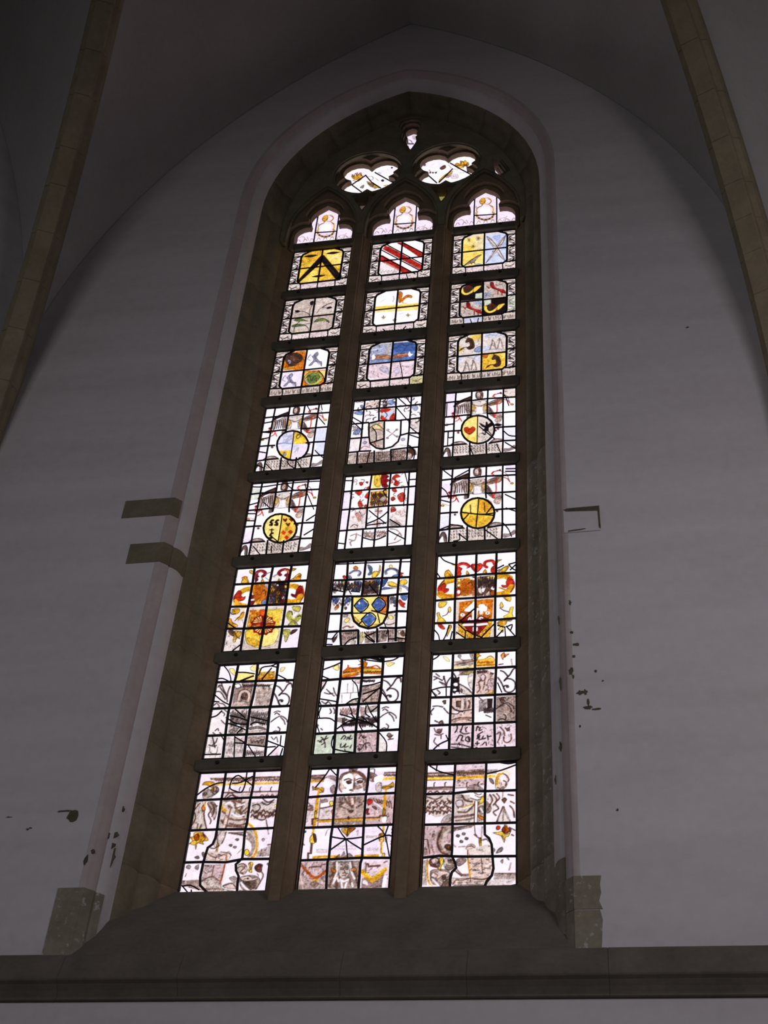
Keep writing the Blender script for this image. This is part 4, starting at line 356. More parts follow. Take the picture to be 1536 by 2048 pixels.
ART['R5']='''W|FV80 0 748 104 751 103 553 0 561;FV100 609 944 714 934 714 844 609 853;FP40 -7 336 103 328 106 140 2 138;fN100 85 733 116 789 158 822 225 855 267 868 268 813 209 793 142 764 109 721;sD90 9 92 738 141 796 208 837 268 855;fN75 428 700 466 658 501 567 489 537 450 572 426 638;fN70 231 590 273 598 266 543 224 535;sD80 8 274 774 271 680 282 597;sD80 8 417 777 422 676 410 587;fN70 439 747 481 776 531 796 573 810 584 781 532 751 448 717;fb75 108 749 159 749 218 787 261 782 260 606 231 597 194 714 152 693 138 607 112 622;sN85 8 126 734 140 695 133 617;sN85 8 148 739 160 698 156 619;sN85 8 170 744 180 700 179 620;sN85 8 192 750 200 703 202 621;sN85 8 214 755 221 706 224 622;sN85 8 236 760 241 709 247 624;fn100 309 917 338 942 373 922 385 870 375 814 353 816 319 820 306 853;fs100 319 903 343 913 356 886 353 842 336 831 320 852;sK80 4 327 879 337 875;sK80 4 329 851 344 847;fc100 274 768 329 781 413 778 420 663 408 589 282 597 271 693;fd75 274 755 296 715 314 688 297 652 281 616 271 680;fd65 414 727 389 705 382 668 408 614 420 663;sN70 8 278 742 330 711 364 707 414 740;fW80 305 676 347 690 390 667 383 598 315 600;sg50 9 296 715 314 663 307 607;sg50 9 398 704 386 648 400 597;ft100 440 724 482 742 532 751 569 791 582 758 558 717 499 705 448 698;sN80 7 440 718 490 737 532 729;fb70 450 572 501 573 572 559 573 509 502 517;sK60 7 449 685 476 582 501 542;ft60 502 479 543 537 573 528 561 448 528 439;sr90 9 480 833 505 862 526 866 560 875;sr90 9 527 775 524 689 524 602 495 524;sr90 9 497 863 484 839 502 818;sr90 9 599 775 633 753 654 712;sr90 9 71 627 86 638 81 588 114 553 138 582 174 503;sr90 9 115 509 140 525 152 555;sr90 9 75 564 113 572 151 580;sr90 9 501 579 489 531 510 516;fR90 156 341 151 331 140 332 134 343 139 354 150 353;fR90 548 349 543 338 532 339 526 351 532 361 543 360;fR90 524 329 518 319 507 320 502 331 507 342 518 341;fR90 97 630 92 620 81 620 75 632 80 643 91 642;fR90 571 874 566 863 554 864 549 876 554 887 566 886;fd100 41 465 32 455 15 456 6 468 14 479 31 477;fd100 690 690 682 679 666 680 658 693 666 703 682 702;sb60 8 22 494 65 471 91 462;sK60 6 530 879 615 831 650 725;fb80 82 186 123 212 190 199 233 164 149 173;sN80 9 74 174 123 210 190 205 241 157;fb80 457 153 506 203 581 195 597 175 506 178;sN80 9 449 154 506 209 585 194;FC100 99 160 581 146 587 -5 100 8;Fc55 266 148 420 145 423 -12 266 -3;sK70 6 108 142 112 134 114 124;sK70 6 136 142 139 133 134 124;sK70 6 165 141 168 133 168 122;sK70 6 193 141 203 131 207 121;sK70 6 221 140 227 131 227 121;sK70 6 250 139 258 130 263 120;sK70 6 278 139 283 130 290 119;sK70 6 306 138 312 129 314 119;sK70 6 334 137 343 128 341 118;sK70 6 363 137 371 128 373 117;sK70 6 391 136 393 128 389 118;sK70 6 419 135 422 127 420 117;sK70 6 447 135 451 126 445 116;sK70 6 475 134 479 126 483 115;sK70 6 503 133 513 124 507 115;sK70 6 531 133 536 124 536 114;sK70 6 109 106 117 97 121 87;sK70 6 137 105 148 96 142 86;sK70 6 166 105 174 96 169 86;sK70 6 194 104 203 95 196 85;sK70 6 222 103 232 94 229 84;sK70 6 250 103 259 94 258 84;sK70 6 279 102 283 94 285 83;sK70 6 307 101 309 93 305 83;sK70 6 335 101 342 92 341 82;sK70 6 363 100 373 91 361 82;sK70 6 391 100 398 91 398 81;sK70 6 420 99 427 90 430 80;sK70 6 448 98 454 90 455 79;sK70 6 476 98 482 89 484 79;sK70 6 504 97 508 89 511 78;sK70 6 532 96 540 88 533 78;sK70 6 110 69 121 60 121 50;sK70 6 138 69 149 60 141 50;sK70 6 166 68 172 60 169 50;sK70 6 195 68 197 59 193 49;sK70 6 223 67 227 58 236 48;sK70 6 251 66 255 58 261 47;sK70 6 279 66 284 57 278 48;sK70 6 308 65 311 57 318 46;sK70 6 336 65 342 56 343 46;sK70 6 364 64 370 55 366 45;sK70 6 392 63 398 55 406 44;sK70 6 420 63 424 54 431 44;sK70 6 448 62 452 54 449 44;sK70 6 476 61 481 53 475 43;sK70 6 504 61 515 52 508 42;sK70 6 532 60 536 52 530 42;fN80 3 30 21 125 54 134 77 83 79 -2 54 13 39 87;sK70 8 4 18 25 125 59 121 79 4;fN60 599 66 648 61 697 104 705 55 648 25 599 18;fY100 513 328 506 270 485 219 451 181 408 158 361 152 313 165 269 195 233 240 210 294 200 354 206 412 227 464 261 504 304 528 353 534 402 520 447 489 482 443 505 388;Fy70 218 424 287 505 353 532 357 360 219 371;fd40 357 520 460 501 501 390 470 351 369 348;fd35 204 362 283 334 348 203 263 200;sd45 8 237 286 251 253 262 293 276 241 287 305 301 232 312 285 326 237 337 300 350 248 362 296 375 238 387 292 400 238 412 286 425 232 437 271 450 223 461 287 475 228 486 274;sd45 8 238 261 252 202 263 258 277 199 288 243 302 198 313 233 326 198 338 235 351 202 363 241 376 190 388 226 401 196 412 246 425 194 437 231 450 172 462 222 475 183 487 238;so35 8 374 479 381 450 387 501 395 433 401 482 409 437 415 481 423 425 429 498 436 445 443 486 450 441 457 482 464 426 470 488 478 439 484 477;so35 8 375 425 383 378 389 430 397 366 403 420 410 374 416 412 424 375 430 433 438 370 444 422 451 366 457 421 465 360 471 412 479 371 485 427;SK90 8 286 451 292 349;SK90 8 415 467 423 354;SK90 8 350 308 344 183|12 106 941 99 611 99 190 97 2;12 267 935 265 593 262 543;12 262 179 268 3;12 430 941 427 587 434 524;12 424 162 428 5;12 587 942 584 620 587 188 583 7;12 -13 798 107 804 269 799 430 809 586 802 721 798;12 -10 583 104 585 197 590 265 586;12 427 585 580 583 722 582;12 -12 371 102 372 173 369;12 500 368 587 371 724 365;12 -9 155 99 168 233 170;12 449 154 589 173 721 168;14 513 328 506 270 485 219 451 181 408 158 361 152 313 165 269 195 233 240 210 294 200 354 206 412 227 464 261 504 304 528 353 534 402 520 447 489 482 443 505 388 513 328;7 204 367 353 328 513 300;7 365 531 355 328 345 157;7 357 328 439 321 513 331;7 439 332 497 423;7 215 256 271 335;7 17 927 106 829;7 -7 716 52 644 83 554;7 8 539 105 498;7 126 816 261 906;7 595 194 642 118 672 24;7 610 554 712 480;7 618 381 712 331;7 609 853 710 842;7 613 886 710 880;7 107 222 224 192;7 434 124 550 3;7 188 102 198 30 137 15;7 8 168 107 212;7 188 102 268 15'''
ART['L4']='''W|FV60 -20 341 106 339 114 139 -3 153;FP60 572 552 703 536 703 154 611 165;fK100 83 714 113 769 153 801 219 833 260 846 261 792 204 773 138 745 106 703;sD90 9 89 719 137 776 203 815 260 833;fN75 417 682 454 641 488 552 476 523 438 558 415 621;fN70 225 575 266 583 259 529 218 521;sD80 8 267 755 264 663 274 582;sD80 8 406 757 411 658 399 572;fN70 428 728 468 756 517 775 558 789 568 761 518 732 436 699;fb75 105 730 155 730 212 767 254 762 253 590 225 581 189 696 148 676 134 591 109 606;sK85 8 122 716 136 677 130 602;sK85 8 144 720 156 680 152 603;sK85 8 165 725 175 682 174 604;sK85 8 187 730 195 685 196 605;sK85 8 208 735 215 688 218 606;sK85 8 229 740 235 691 241 608;fN100 301 894 329 918 363 899 374 848 365 793 344 795 311 799 298 832;fs100 311 880 334 890 347 863 343 820 327 810 312 830;sK80 4 318 857 328 853;sK80 4 320 829 335 825;fC100 266 749 320 761 402 758 408 646 397 574 274 582 264 675;fd75 267 736 288 697 305 670 289 635 274 600 264 663;fd65 403 708 379 687 371 651 397 599 408 646;sN70 8 271 723 321 693 354 689 403 721;fW80 297 659 338 673 380 650 373 583 307 584;sg50 9 288 697 306 646 299 591;sg50 9 387 686 376 632 389 581;ft100 428 706 469 723 518 732 554 771 567 739 543 699 486 687 437 680;sN80 7 428 699 477 718 518 710;fb70 438 558 487 558 557 544 558 496 488 504;sK60 7 437 668 463 567 488 528;ft60 489 467 529 523 557 514 546 437 514 428;sr90 9 467 812 492 840 512 844 545 853;sr90 9 513 755 510 672 510 586 482 510;sr90 9 483 841 471 818 488 797;sr90 9 583 756 616 733 637 694;sr90 9 69 611 84 621 78 573 111 539 135 567 170 490;sr90 9 112 496 136 512 148 541;sr90 9 73 549 110 557 147 565;sr90 9 487 564 476 517 496 503;fR90 154 332 149 320 136 321 128 335 133 348 146 346;fR90 536 339 531 327 518 328 510 342 515 355 528 353;fR90 512 320 507 308 494 309 486 323 491 336 504 334;fR90 97 614 92 601 79 602 71 617 76 630 89 628;fR90 558 851 553 838 540 839 532 854 537 868 550 866;fd100 43 453 34 440 14 443 2 457 11 470 31 467;fd100 675 671 667 659 648 661 637 676 645 689 664 686;sb60 8 22 482 64 459 88 450;sK60 6 516 856 599 809 633 707;fb80 80 181 120 207 185 194 227 160 145 168;sN80 9 72 170 120 204 185 200 235 153;fb80 445 149 493 197 565 190 581 170 493 174;sN80 9 437 150 493 203 569 189;FC100 97 155 566 142 571 -5 97 8;Fc55 259 145 409 141 412 -12 259 -3;sK70 6 103 141 112 130 123 117;sK70 6 131 140 135 130 147 116;sK70 6 158 140 166 129 168 117;sK70 6 186 139 198 128 188 117;sK70 6 213 139 222 128 218 116;sK70 6 241 138 248 127 258 114;sK70 6 269 137 276 127 285 113;sK70 6 296 137 299 126 317 112;sK70 6 324 136 337 125 337 112;sK70 6 351 135 356 125 364 112;sK70 6 378 135 383 124 386 112;sK70 6 406 134 409 124 406 112;sK70 6 433 134 438 123 436 111;sK70 6 461 133 473 122 465 110;sK70 6 488 132 500 121 487 110;sK70 6 515 132 519 121 515 109;sK70 6 104 105 117 94 121 81;sK70 6 132 105 135 95 151 80;sK70 6 159 104 165 94 164 82;sK70 6 187 104 196 93 190 81;sK70 6 214 103 228 92 221 80;sK70 6 242 102 251 91 253 79;sK70 6 269 102 275 91 284 78;sK70 6 297 101 311 90 309 78;sK70 6 324 101 328 90 341 76;sK70 6 352 100 362 89 361 77;sK70 6 379 99 389 88 384 77;sK70 6 406 99 413 88 417 75;sK70 6 434 98 438 88 445 75;sK70 6 461 98 466 87 466 75;sK70 6 489 97 501 86 500 73;sK70 6 516 96 521 86 530 72;sK70 6 105 70 119 58 124 46;sK70 6 133 69 144 58 139 47;sK70 6 160 69 169 58 172 45;sK70 6 188 68 192 58 202 44;sK70 6 215 68 224 57 226 44;sK70 6 243 67 254 56 243 45;sK70 6 270 66 275 56 291 42;sK70 6 298 66 304 55 302 43;sK70 6 325 65 329 55 331 42;sK70 6 352 65 361 54 352 43;sK70 6 380 64 386 53 384 41;sK70 6 407 63 412 53 423 39;sK70 6 434 63 448 51 453 38;sK70 6 462 62 469 51 462 40;sK70 6 489 62 496 51 499 38;sK70 6 516 61 523 50 531 37;fN80 3 29 21 122 53 130 75 81 77 -2 52 12 38 85;sK70 8 4 17 25 121 57 118 77 4;fN60 583 64 631 59 678 101 687 53 631 24 583 17;fV100 521 317 519 252 502 197 470 155 428 131 378 127 326 144 276 179 234 229 204 290 187 357 188 421 204 478 235 521 279 546 329 551 383 534 433 498 475 446 506 383;fP50 426 376 404 289 331 261 249 308 206 403 227 490 301 519 384 472;FY100 346 540 420 518 482 446 510 353 360 361;FY100 204 277 348 272 350 132 290 154 229 211;sn80 8 377 497 424 479 393 431 379 471 421 505;fx100 265 213 279 249 298 234 298 197 276 193;su60 14 200 378 263 383 347 360;sx40 8 229 516 247 443 250 506 265 459 269 516 288 439 292 492 306 455 310 504 328 436 330 510;sx40 8 239 431 253 398 258 440 274 386 277 447 294 383 298 438 313 389 318 439 335 378 337 444;sx50 10 387 242 417 301 413 251;Sd70 6 360 361 510 353|12 103 917 97 595 96 185 95 2;12 260 911 258 578 255 529;12 255 175 261 3;12 419 917 415 572 423 511;12 413 158 417 5;12 571 918 568 604 571 183 567 7;12 -12 778 104 783 262 779 418 788 571 782 702 778;12 -10 568 102 570 192 575 258 572;12 415 570 565 568 703 567;12 -12 362 99 362 169 359;12 486 359 571 362 705 356;12 -9 151 97 164 226 166;12 437 150 573 169 702 164;14 521 317 519 252 502 197 470 155 428 131 378 127 326 144 276 179 234 229 204 290 187 357 188 421 204 478 235 521 279 546 329 551 383 534 433 498 475 446 506 383 521 317;7 345 546 351 322 351 128;7 -4 698 104 712;7 4 567 97 550;7 9 464 97 479;7 5 288 99 258;7 320 126 354 60 423 3;7 430 100 486 -5;7 442 912 490 812;7 572 736 659 607;7 4 103 100 42;7 110 102 184 8;7 594 242 636 187 687 131;7 592 908 610 825'''
ART['L5']='''W|Fq70 -2 877 121 876 120 715 -4 722;FV80 -24 314 100 315 101 130 -13 128;fN100 83 733 113 789 153 822 219 855 260 868 261 813 204 793 138 764 106 721;sD90 9 89 738 137 796 203 837 260 855;fN75 417 700 454 658 488 567 476 537 438 572 415 638;fN70 225 590 266 598 259 543 218 535;sD80 8 267 774 264 680 274 597;sD80 8 406 777 411 676 399 587;fN70 428 747 468 776 517 796 558 810 568 781 518 751 436 717;fb75 105 749 155 749 212 787 254 782 253 606 225 597 189 714 148 693 134 607 109 622;sN85 8 122 734 136 695 130 617;sN85 8 144 739 156 698 152 619;sN85 8 165 744 175 700 174 620;sN85 8 187 750 195 703 196 621;sN85 8 208 755 215 706 218 622;sN85 8 229 760 235 709 241 624;fN100 301 917 329 942 363 922 374 870 365 814 344 816 311 820 298 853;fs100 311 903 334 913 347 886 343 842 327 831 312 852;sK80 4 318 879 328 875;sK80 4 320 851 335 847;fC100 266 768 320 781 402 778 408 663 397 589 274 597 264 693;fd75 267 755 288 715 305 688 289 652 274 616 264 680;fd65 403 727 379 705 371 668 397 614 408 663;sN70 8 271 742 321 711 354 707 403 740;fW80 297 676 338 690 380 667 373 598 307 600;sg50 9 288 715 306 663 299 607;sg50 9 387 704 376 648 389 597;ft100 428 724 469 742 518 751 554 791 567 758 543 717 486 705 437 698;sN80 7 428 718 477 737 518 729;fb70 438 572 487 573 557 559 558 509 488 517;sK60 7 437 685 463 582 488 542;ft60 489 479 529 537 557 528 546 448 514 439;sr90 9 467 833 492 862 512 866 545 875;sr90 9 513 775 510 689 510 602 482 524;sr90 9 483 863 471 839 488 818;sr90 9 583 775 616 753 637 712;sr90 9 69 627 84 638 78 588 111 553 135 582 170 503;sr90 9 112 509 136 525 148 555;sr90 9 73 564 110 572 147 580;sr90 9 487 579 476 531 496 516;fR90 153 341 148 330 136 331 128 343 133 355 146 354;fR90 535 349 530 337 518 338 511 351 516 362 528 361;fR90 511 329 506 318 494 319 487 331 492 343 504 342;fR90 96 630 91 619 79 620 71 633 76 644 89 643;fR90 557 874 552 863 540 864 533 876 538 888 550 886;fd100 42 465 34 454 14 456 3 469 11 480 31 478;fd100 673 690 666 679 649 680 639 693 646 704 663 702;sb60 8 22 494 64 471 88 462;sK60 6 516 879 599 831 633 725;fb80 80 186 120 212 185 199 227 164 145 173;sN80 9 72 174 120 210 185 205 235 157;fb80 445 153 493 203 565 195 581 175 493 178;sN80 9 437 154 493 209 569 194;FC100 97 160 566 146 571 -5 97 8;Fc55 259 148 409 145 412 -12 259 -3;sK70 6 103 144 108 134 105 123;sK70 6 131 143 138 133 137 122;sK70 6 159 142 166 132 161 121;sK70 6 186 142 196 132 202 120;sK70 6 214 141 217 132 232 119;sK70 6 241 140 245 131 247 119;sK70 6 269 140 277 130 277 118;sK70 6 296 139 301 129 310 117;sK70 6 324 138 335 128 327 117;sK70 6 351 138 356 128 361 116;sK70 6 379 137 383 128 397 115;sK70 6 406 136 418 126 422 115;sK70 6 434 136 441 126 449 114;sK70 6 461 135 468 125 469 114;sK70 6 488 135 492 125 488 114;sK70 6 516 134 525 124 518 113;sK70 6 104 107 117 97 115 85;sK70 6 132 106 141 96 150 84;sK70 6 160 106 166 96 158 85;sK70 6 187 105 192 96 196 84;sK70 6 215 105 219 95 219 83;sK70 6 242 104 253 94 249 83;sK70 6 270 103 276 94 273 82;sK70 6 297 103 305 93 317 80;sK70 6 325 102 329 92 341 80;sK70 6 352 101 363 91 363 80;sK70 6 379 101 388 91 389 79;sK70 6 407 100 411 91 417 79;sK70 6 434 99 447 89 448 78;sK70 6 462 99 469 89 469 78;sK70 6 489 98 501 88 488 78;sK70 6 516 98 521 88 535 75;sK70 6 105 71 115 61 122 49;sK70 6 133 70 141 60 132 49;sK70 6 161 69 169 59 173 48;sK70 6 188 69 192 59 197 47;sK70 6 216 68 228 58 216 47;sK70 6 243 68 246 58 244 47;sK70 6 270 67 280 57 288 45;sK70 6 298 66 302 57 314 44;sK70 6 325 66 330 56 335 44;sK70 6 353 65 363 55 354 44;sK70 6 380 64 388 55 397 42;sK70 6 407 64 414 54 423 42;sK70 6 435 63 442 53 453 41;sK70 6 462 63 469 53 478 41;sK70 6 489 62 493 53 495 41;sK70 6 517 61 521 52 524 40;fN80 3 30 21 125 53 134 75 83 77 -2 52 13 38 87;sK70 8 4 18 25 125 57 121 77 4;fN60 583 66 631 61 678 104 687 55 631 25 583 18;fy100 522 309 520 253 502 203 470 166 427 143 377 139 325 152 276 182 236 227 207 280 193 339 195 395 213 445 245 482 289 504 339 508 390 494 439 464 479 420 508 366;FY80 351 498 421 491 499 404 513 266 362 142;Fd50 359 257 434 365 484 303 471 179 371 142;sD100 17 251 376 271 372 266 397 254 408 262 432 275 433;sD100 17 304 371 324 367 319 392 306 403 315 427 328 428;sD100 17 268 208 289 204 283 229 271 240 280 264 293 265;sD100 10 278 322 280 276;sD100 9 257 312 297 308;fR100 370 437 383 442 392 432 403 443 415 435 400 400;fR100 433 434 445 440 455 430 466 440 477 432 463 397;fR100 407 376 419 382 429 372 440 382 451 374 437 339;Fr100 373 265 392 295 423 265 404 233;Fr100 442 267 461 297 492 267 473 234;Fr100 410 201 429 231 460 201 441 169|12 103 941 97 611 96 190 95 2;12 260 935 258 593 255 543;12 255 179 261 3;12 419 941 415 587 423 524;12 413 162 417 5;12 571 942 568 620 571 188 567 7;12 -12 798 104 804 262 799 418 809 571 802 702 798;12 -10 583 102 585 192 590 258 586;12 415 585 565 583 703 582;12 -12 371 99 372 169 369;12 486 368 571 371 705 365;12 -9 155 97 168 226 170;12 437 154 573 173 702 168;14 522 309 520 253 502 203 470 166 427 143 377 139 325 152 276 182 236 227 207 280 193 339 195 395 213 445 245 482 289 504 339 508 390 494 439 464 479 420 508 366 522 309;7 357 503 360 326 358 137;7 150 678 229 590;7 293 217 351 160;7 -3 543 103 533;7 -20 453 104 441;7 120 117 212 -6;7 4 899 119 887 283 904 438 911 600 911 694 906;7 545 865 573 761;7 573 761 665 536;7 603 395 689 466;7 600 213 691 284;7 363 885 440 808;7 261 105 263 1;7 -14 648 106 682;7 301 102 309 21'''
ART['M4']='''W|Fs100 124 882 267 898 270 776 127 779;FC100 594 562 706 575 712 376 599 475;FC50 -5 364 106 365 108 204 0 177;Fp60 115 364 203 367 233 179 118 184;fu90 8 741 52 762 101 756 105 705 55 710;fu90 72 849 100 846 103 795 80 810;fP100 347 895 428 872 424 796 362 790;fu70 357 868 401 882 425 847 396 812;fu60 610 762 662 769 674 717 640 695;sK75 9 260 860 276 880 309 870;sg75 9 172 743 185 723 176 693;sD75 9 329 914 326 891 300 882;sx75 7 656 759 644 778 651 809;sg75 9 21 480 37 493 65 475;sD75 9 188 678 200 689 222 677;sx75 9 239 776 244 794 266 796;sn75 11 104 573 119 590 149 580;sK75 9 444 942 464 950 489 927;sg75 9 -30 957 -10 966 16 943;sD75 9 214 894 223 920 255 924;sx75 11 516 922 520 947 548 956;sn75 11 579 783 579 755 553 737;sK75 7 673 671 691 663 699 633;sg75 7 636 415 641 439 668 446;sD75 7 543 696 531 725 547 760;sn75 11 571 876 560 905 578 941;sK75 7 123 507 122 485 102 474;sg75 11 244 927 230 935 226 961;sD75 9 434 923 430 898 403 888;sn75 7 135 675 149 694 179 686;sK75 7 177 830 188 808 176 779;sD75 11 246 965 275 961 297 917;sn75 7 321 920 336 924 354 903;sK75 9 67 759 50 778 53 813;sg75 11 150 601 157 629 192 637;sx75 9 637 485 615 504 612 549;sn75 7 503 911 502 930 520 944;sK75 11 416 853 434 851 447 823;sg75 9 610 637 633 648 663 621;sD75 9 708 753 691 762 684 790;sn75 7 543 886 527 902 528 934;sK75 9 575 703 594 704 611 677;sg75 9 400 858 425 847 436 805;sD75 9 267 782 249 793 244 824;sx75 7 57 934 43 910 7 915;sK75 9 101 796 130 788 147 745;sg75 9 111 926 84 924 59 961;sD75 9 625 885 625 867 608 856;sx75 11 474 787 490 796 511 778;sn75 11 648 769 641 799 663 827;sg75 9 102 904 79 891 48 917;sx75 9 146 916 162 911 171 887;sn75 7 267 767 252 749 223 762;sK75 11 223 611 221 636 245 652;sg75 9 57 900 30 894 1 926;sD75 7 252 719 269 734 298 718;sx75 11 263 937 275 924 274 899;sn75 11 337 815 355 836 389 822;sK75 11 694 574 692 542 659 527;sg75 11 294 830 273 828 251 857;sD75 7 129 803 145 826 181 816;Fs100 292 773 430 760 440 592 294 595;fr100 284 755 337 768 391 755 366 720 322 719 305 708;fr100 292 633 325 661 364 606 330 591;fr100 390 623 429 694 442 598 400 594;fP100 322 719 367 701 401 729 428 719 404 671 364 613 326 655;sK80 7 321 731 360 676 345 627;sK80 8 303 881 311 847 314 893 321 859 325 884 333 846 337 879 345 842 347 893;sK80 8 306 837 314 791 317 835 326 784 328 837 336 794 340 830 347 797 351 834;sK50 8 3 564 35 497 31 422;sK50 8 23 551 54 495 49 421;sK50 8 44 539 74 493 67 419;sK50 8 64 527 94 491 85 417;sK50 8 85 515 113 489 103 415;fB60 29 448 69 506 107 477 67 412;fc100 182 544 340 559 359 185 265 225 208 292 192 406;fy55 204 492 244 544 324 542 319 480 267 473;sn80 9 198 505 262 548 337 465;sn60 8 215 453 267 473 329 454;sR80 9 261 287 277 236;FW100 344 577 506 572 514 347 473 229 362 197;sb90 9 373 449 429 393 484 338;sb90 9 478 456 429 393 380 337;fb80 395 453 389 440 376 442 369 456 374 468 388 467;fb80 487 443 481 431 468 432 461 446 467 458 480 457;fb80 398 335 392 323 379 324 371 337 377 350 390 348;fb80 497 343 491 331 478 332 471 346 477 358 490 357;fW100 388 454 385 447 379 448 376 455 378 461 385 460;fx90 137 299 162 322 181 295 156 273;fx80 521 310 555 319 565 287 535 278;st70 10 125 214 158 248 222 217;sb50 10 457 206 508 225 578 206;Fb100 94 156 260 158 271 -7 106 -10;Fb100 273 157 426 154 434 2 284 -8;Fb100 438 159 589 156 589 -1 447 1;Fc100 -3 153 85 157 93 -9 0 0;SK65 5 108 151 104 133;SK65 5 130 150 130 132;SK65 5 152 150 156 131;SK65 5 174 149 172 131;SK65 5 195 148 198 130;SK65 5 217 148 218 129;SK65 5 239 147 245 128;SK65 5 261 147 265 128;SK65 5 283 146 292 127;SK65 5 305 145 310 127;SK65 5 326 145 333 126;SK65 5 348 144 343 126;SK65 5 370 144 376 125;SK65 5 392 143 402 124;SK65 5 413 142 410 125;SK65 5 435 142 443 123;SK65 5 457 141 464 122;SK65 5 478 141 474 123;SK65 5 500 140 505 121;SK65 5 521 140 521 121;SK65 5 543 139 544 121;SK65 5 564 138 576 119;SK65 5 110 116 115 98;SK65 5 132 116 135 97;SK65 5 154 115 162 96;SK65 5 176 115 177 96;SK65 5 198 114 195 96;SK65 5 220 113 231 94;SK65 5 241 113 239 95;SK65 5 263 112 273 93;SK65 5 285 112 296 92;SK65 5 307 111 310 93;SK65 5 328 111 326 93;SK65 5 350 110 353 91;SK65 5 372 109 376 91;SK65 5 394 109 402 90;SK65 5 415 108 427 89;SK65 5 437 108 436 90;SK65 5 458 107 454 89;SK65 5 480 107 491 87;SK65 5 502 106 497 88;SK65 5 523 105 534 86;SK65 5 545 105 554 86;SK65 5 566 104 576 85;SK65 5 112 82 114 63;SK65 5 134 81 133 63;SK65 5 156 81 161 62;SK65 5 178 80 180 62;SK65 5 200 80 207 61;SK65 5 222 79 220 61;SK65 5 244 79 247 60;SK65 5 265 78 276 59;SK65 5 287 77 292 59;SK65 5 309 77 319 58;SK65 5 331 76 338 57;SK65 5 352 76 350 58;SK65 5 374 75 380 56;SK65 5 396 75 394 57;SK65 5 417 74 413 56;SK65 5 439 74 444 55;SK65 5 460 73 456 55;SK65 5 482 72 478 55;SK65 5 504 72 505 54;SK65 5 525 71 523 53;SK65 5 546 71 552 52;SK65 5 568 70 567 52;SK65 5 115 48 114 29;SK65 5 137 47 141 28;SK65 5 159 47 162 28;SK65 5 180 46 190 27;SK65 5 202 45 211 26;SK65 5 224 45 235 26;SK65 5 246 44 243 26;SK65 5 268 44 264 26;SK65 5 289 43 297 24;SK65 5 311 43 313 24;SK65 5 333 42 329 24;SK65 5 354 42 358 23;SK65 5 376 41 376 23;SK65 5 398 41 396 23;SK65 5 419 40 425 21;SK65 5 441 39 448 21;SK65 5 462 39 462 21;SK65 5 484 38 490 20;SK65 5 505 38 504 20;SK65 5 527 37 536 18;SK65 5 548 37 550 19;SK65 5 570 36 572 18;fN100 598 143 649 162 673 100 639 19 613 21;fs80 605 106 645 78 639 19 613 21;sN80 14 613 203 667 136 683 74|12 113 916 118 376 114 191 94 162 101 -9;12 274 916 272 737 281 597;12 439 922 451 591;12 598 923 599 562 597 168 597 -2;12 -3 775 122 782 283 780 442 781 705 786;12 -3 577 180 582;12 506 578 593 581 706 588;12 -5 370 194 368;12 514 360 595 382 703 371;12 -4 172 119 178 233 173;12 425 166 580 175 708 175;12 264 170 275 -7;12 430 160 443 1;12 181 570 192 406 213 279 283 205 359 185 440 208 497 275 515 372 509 572;12 181 570 281 594 509 574;12 339 578 359 185;7 220 503 265 423 273 298;7 204 280 346 328;7 452 767 577 564;7 452 921 557 781;7 599 475 700 353;7 596 364 702 303;7 595 217 668 124 665 16;7 -2 628 106 490;7 118 577 123 375;7 217 156 201 -1;7 532 924 600 801;7 4 678 104 591;7 511 571 585 570 595 382'''
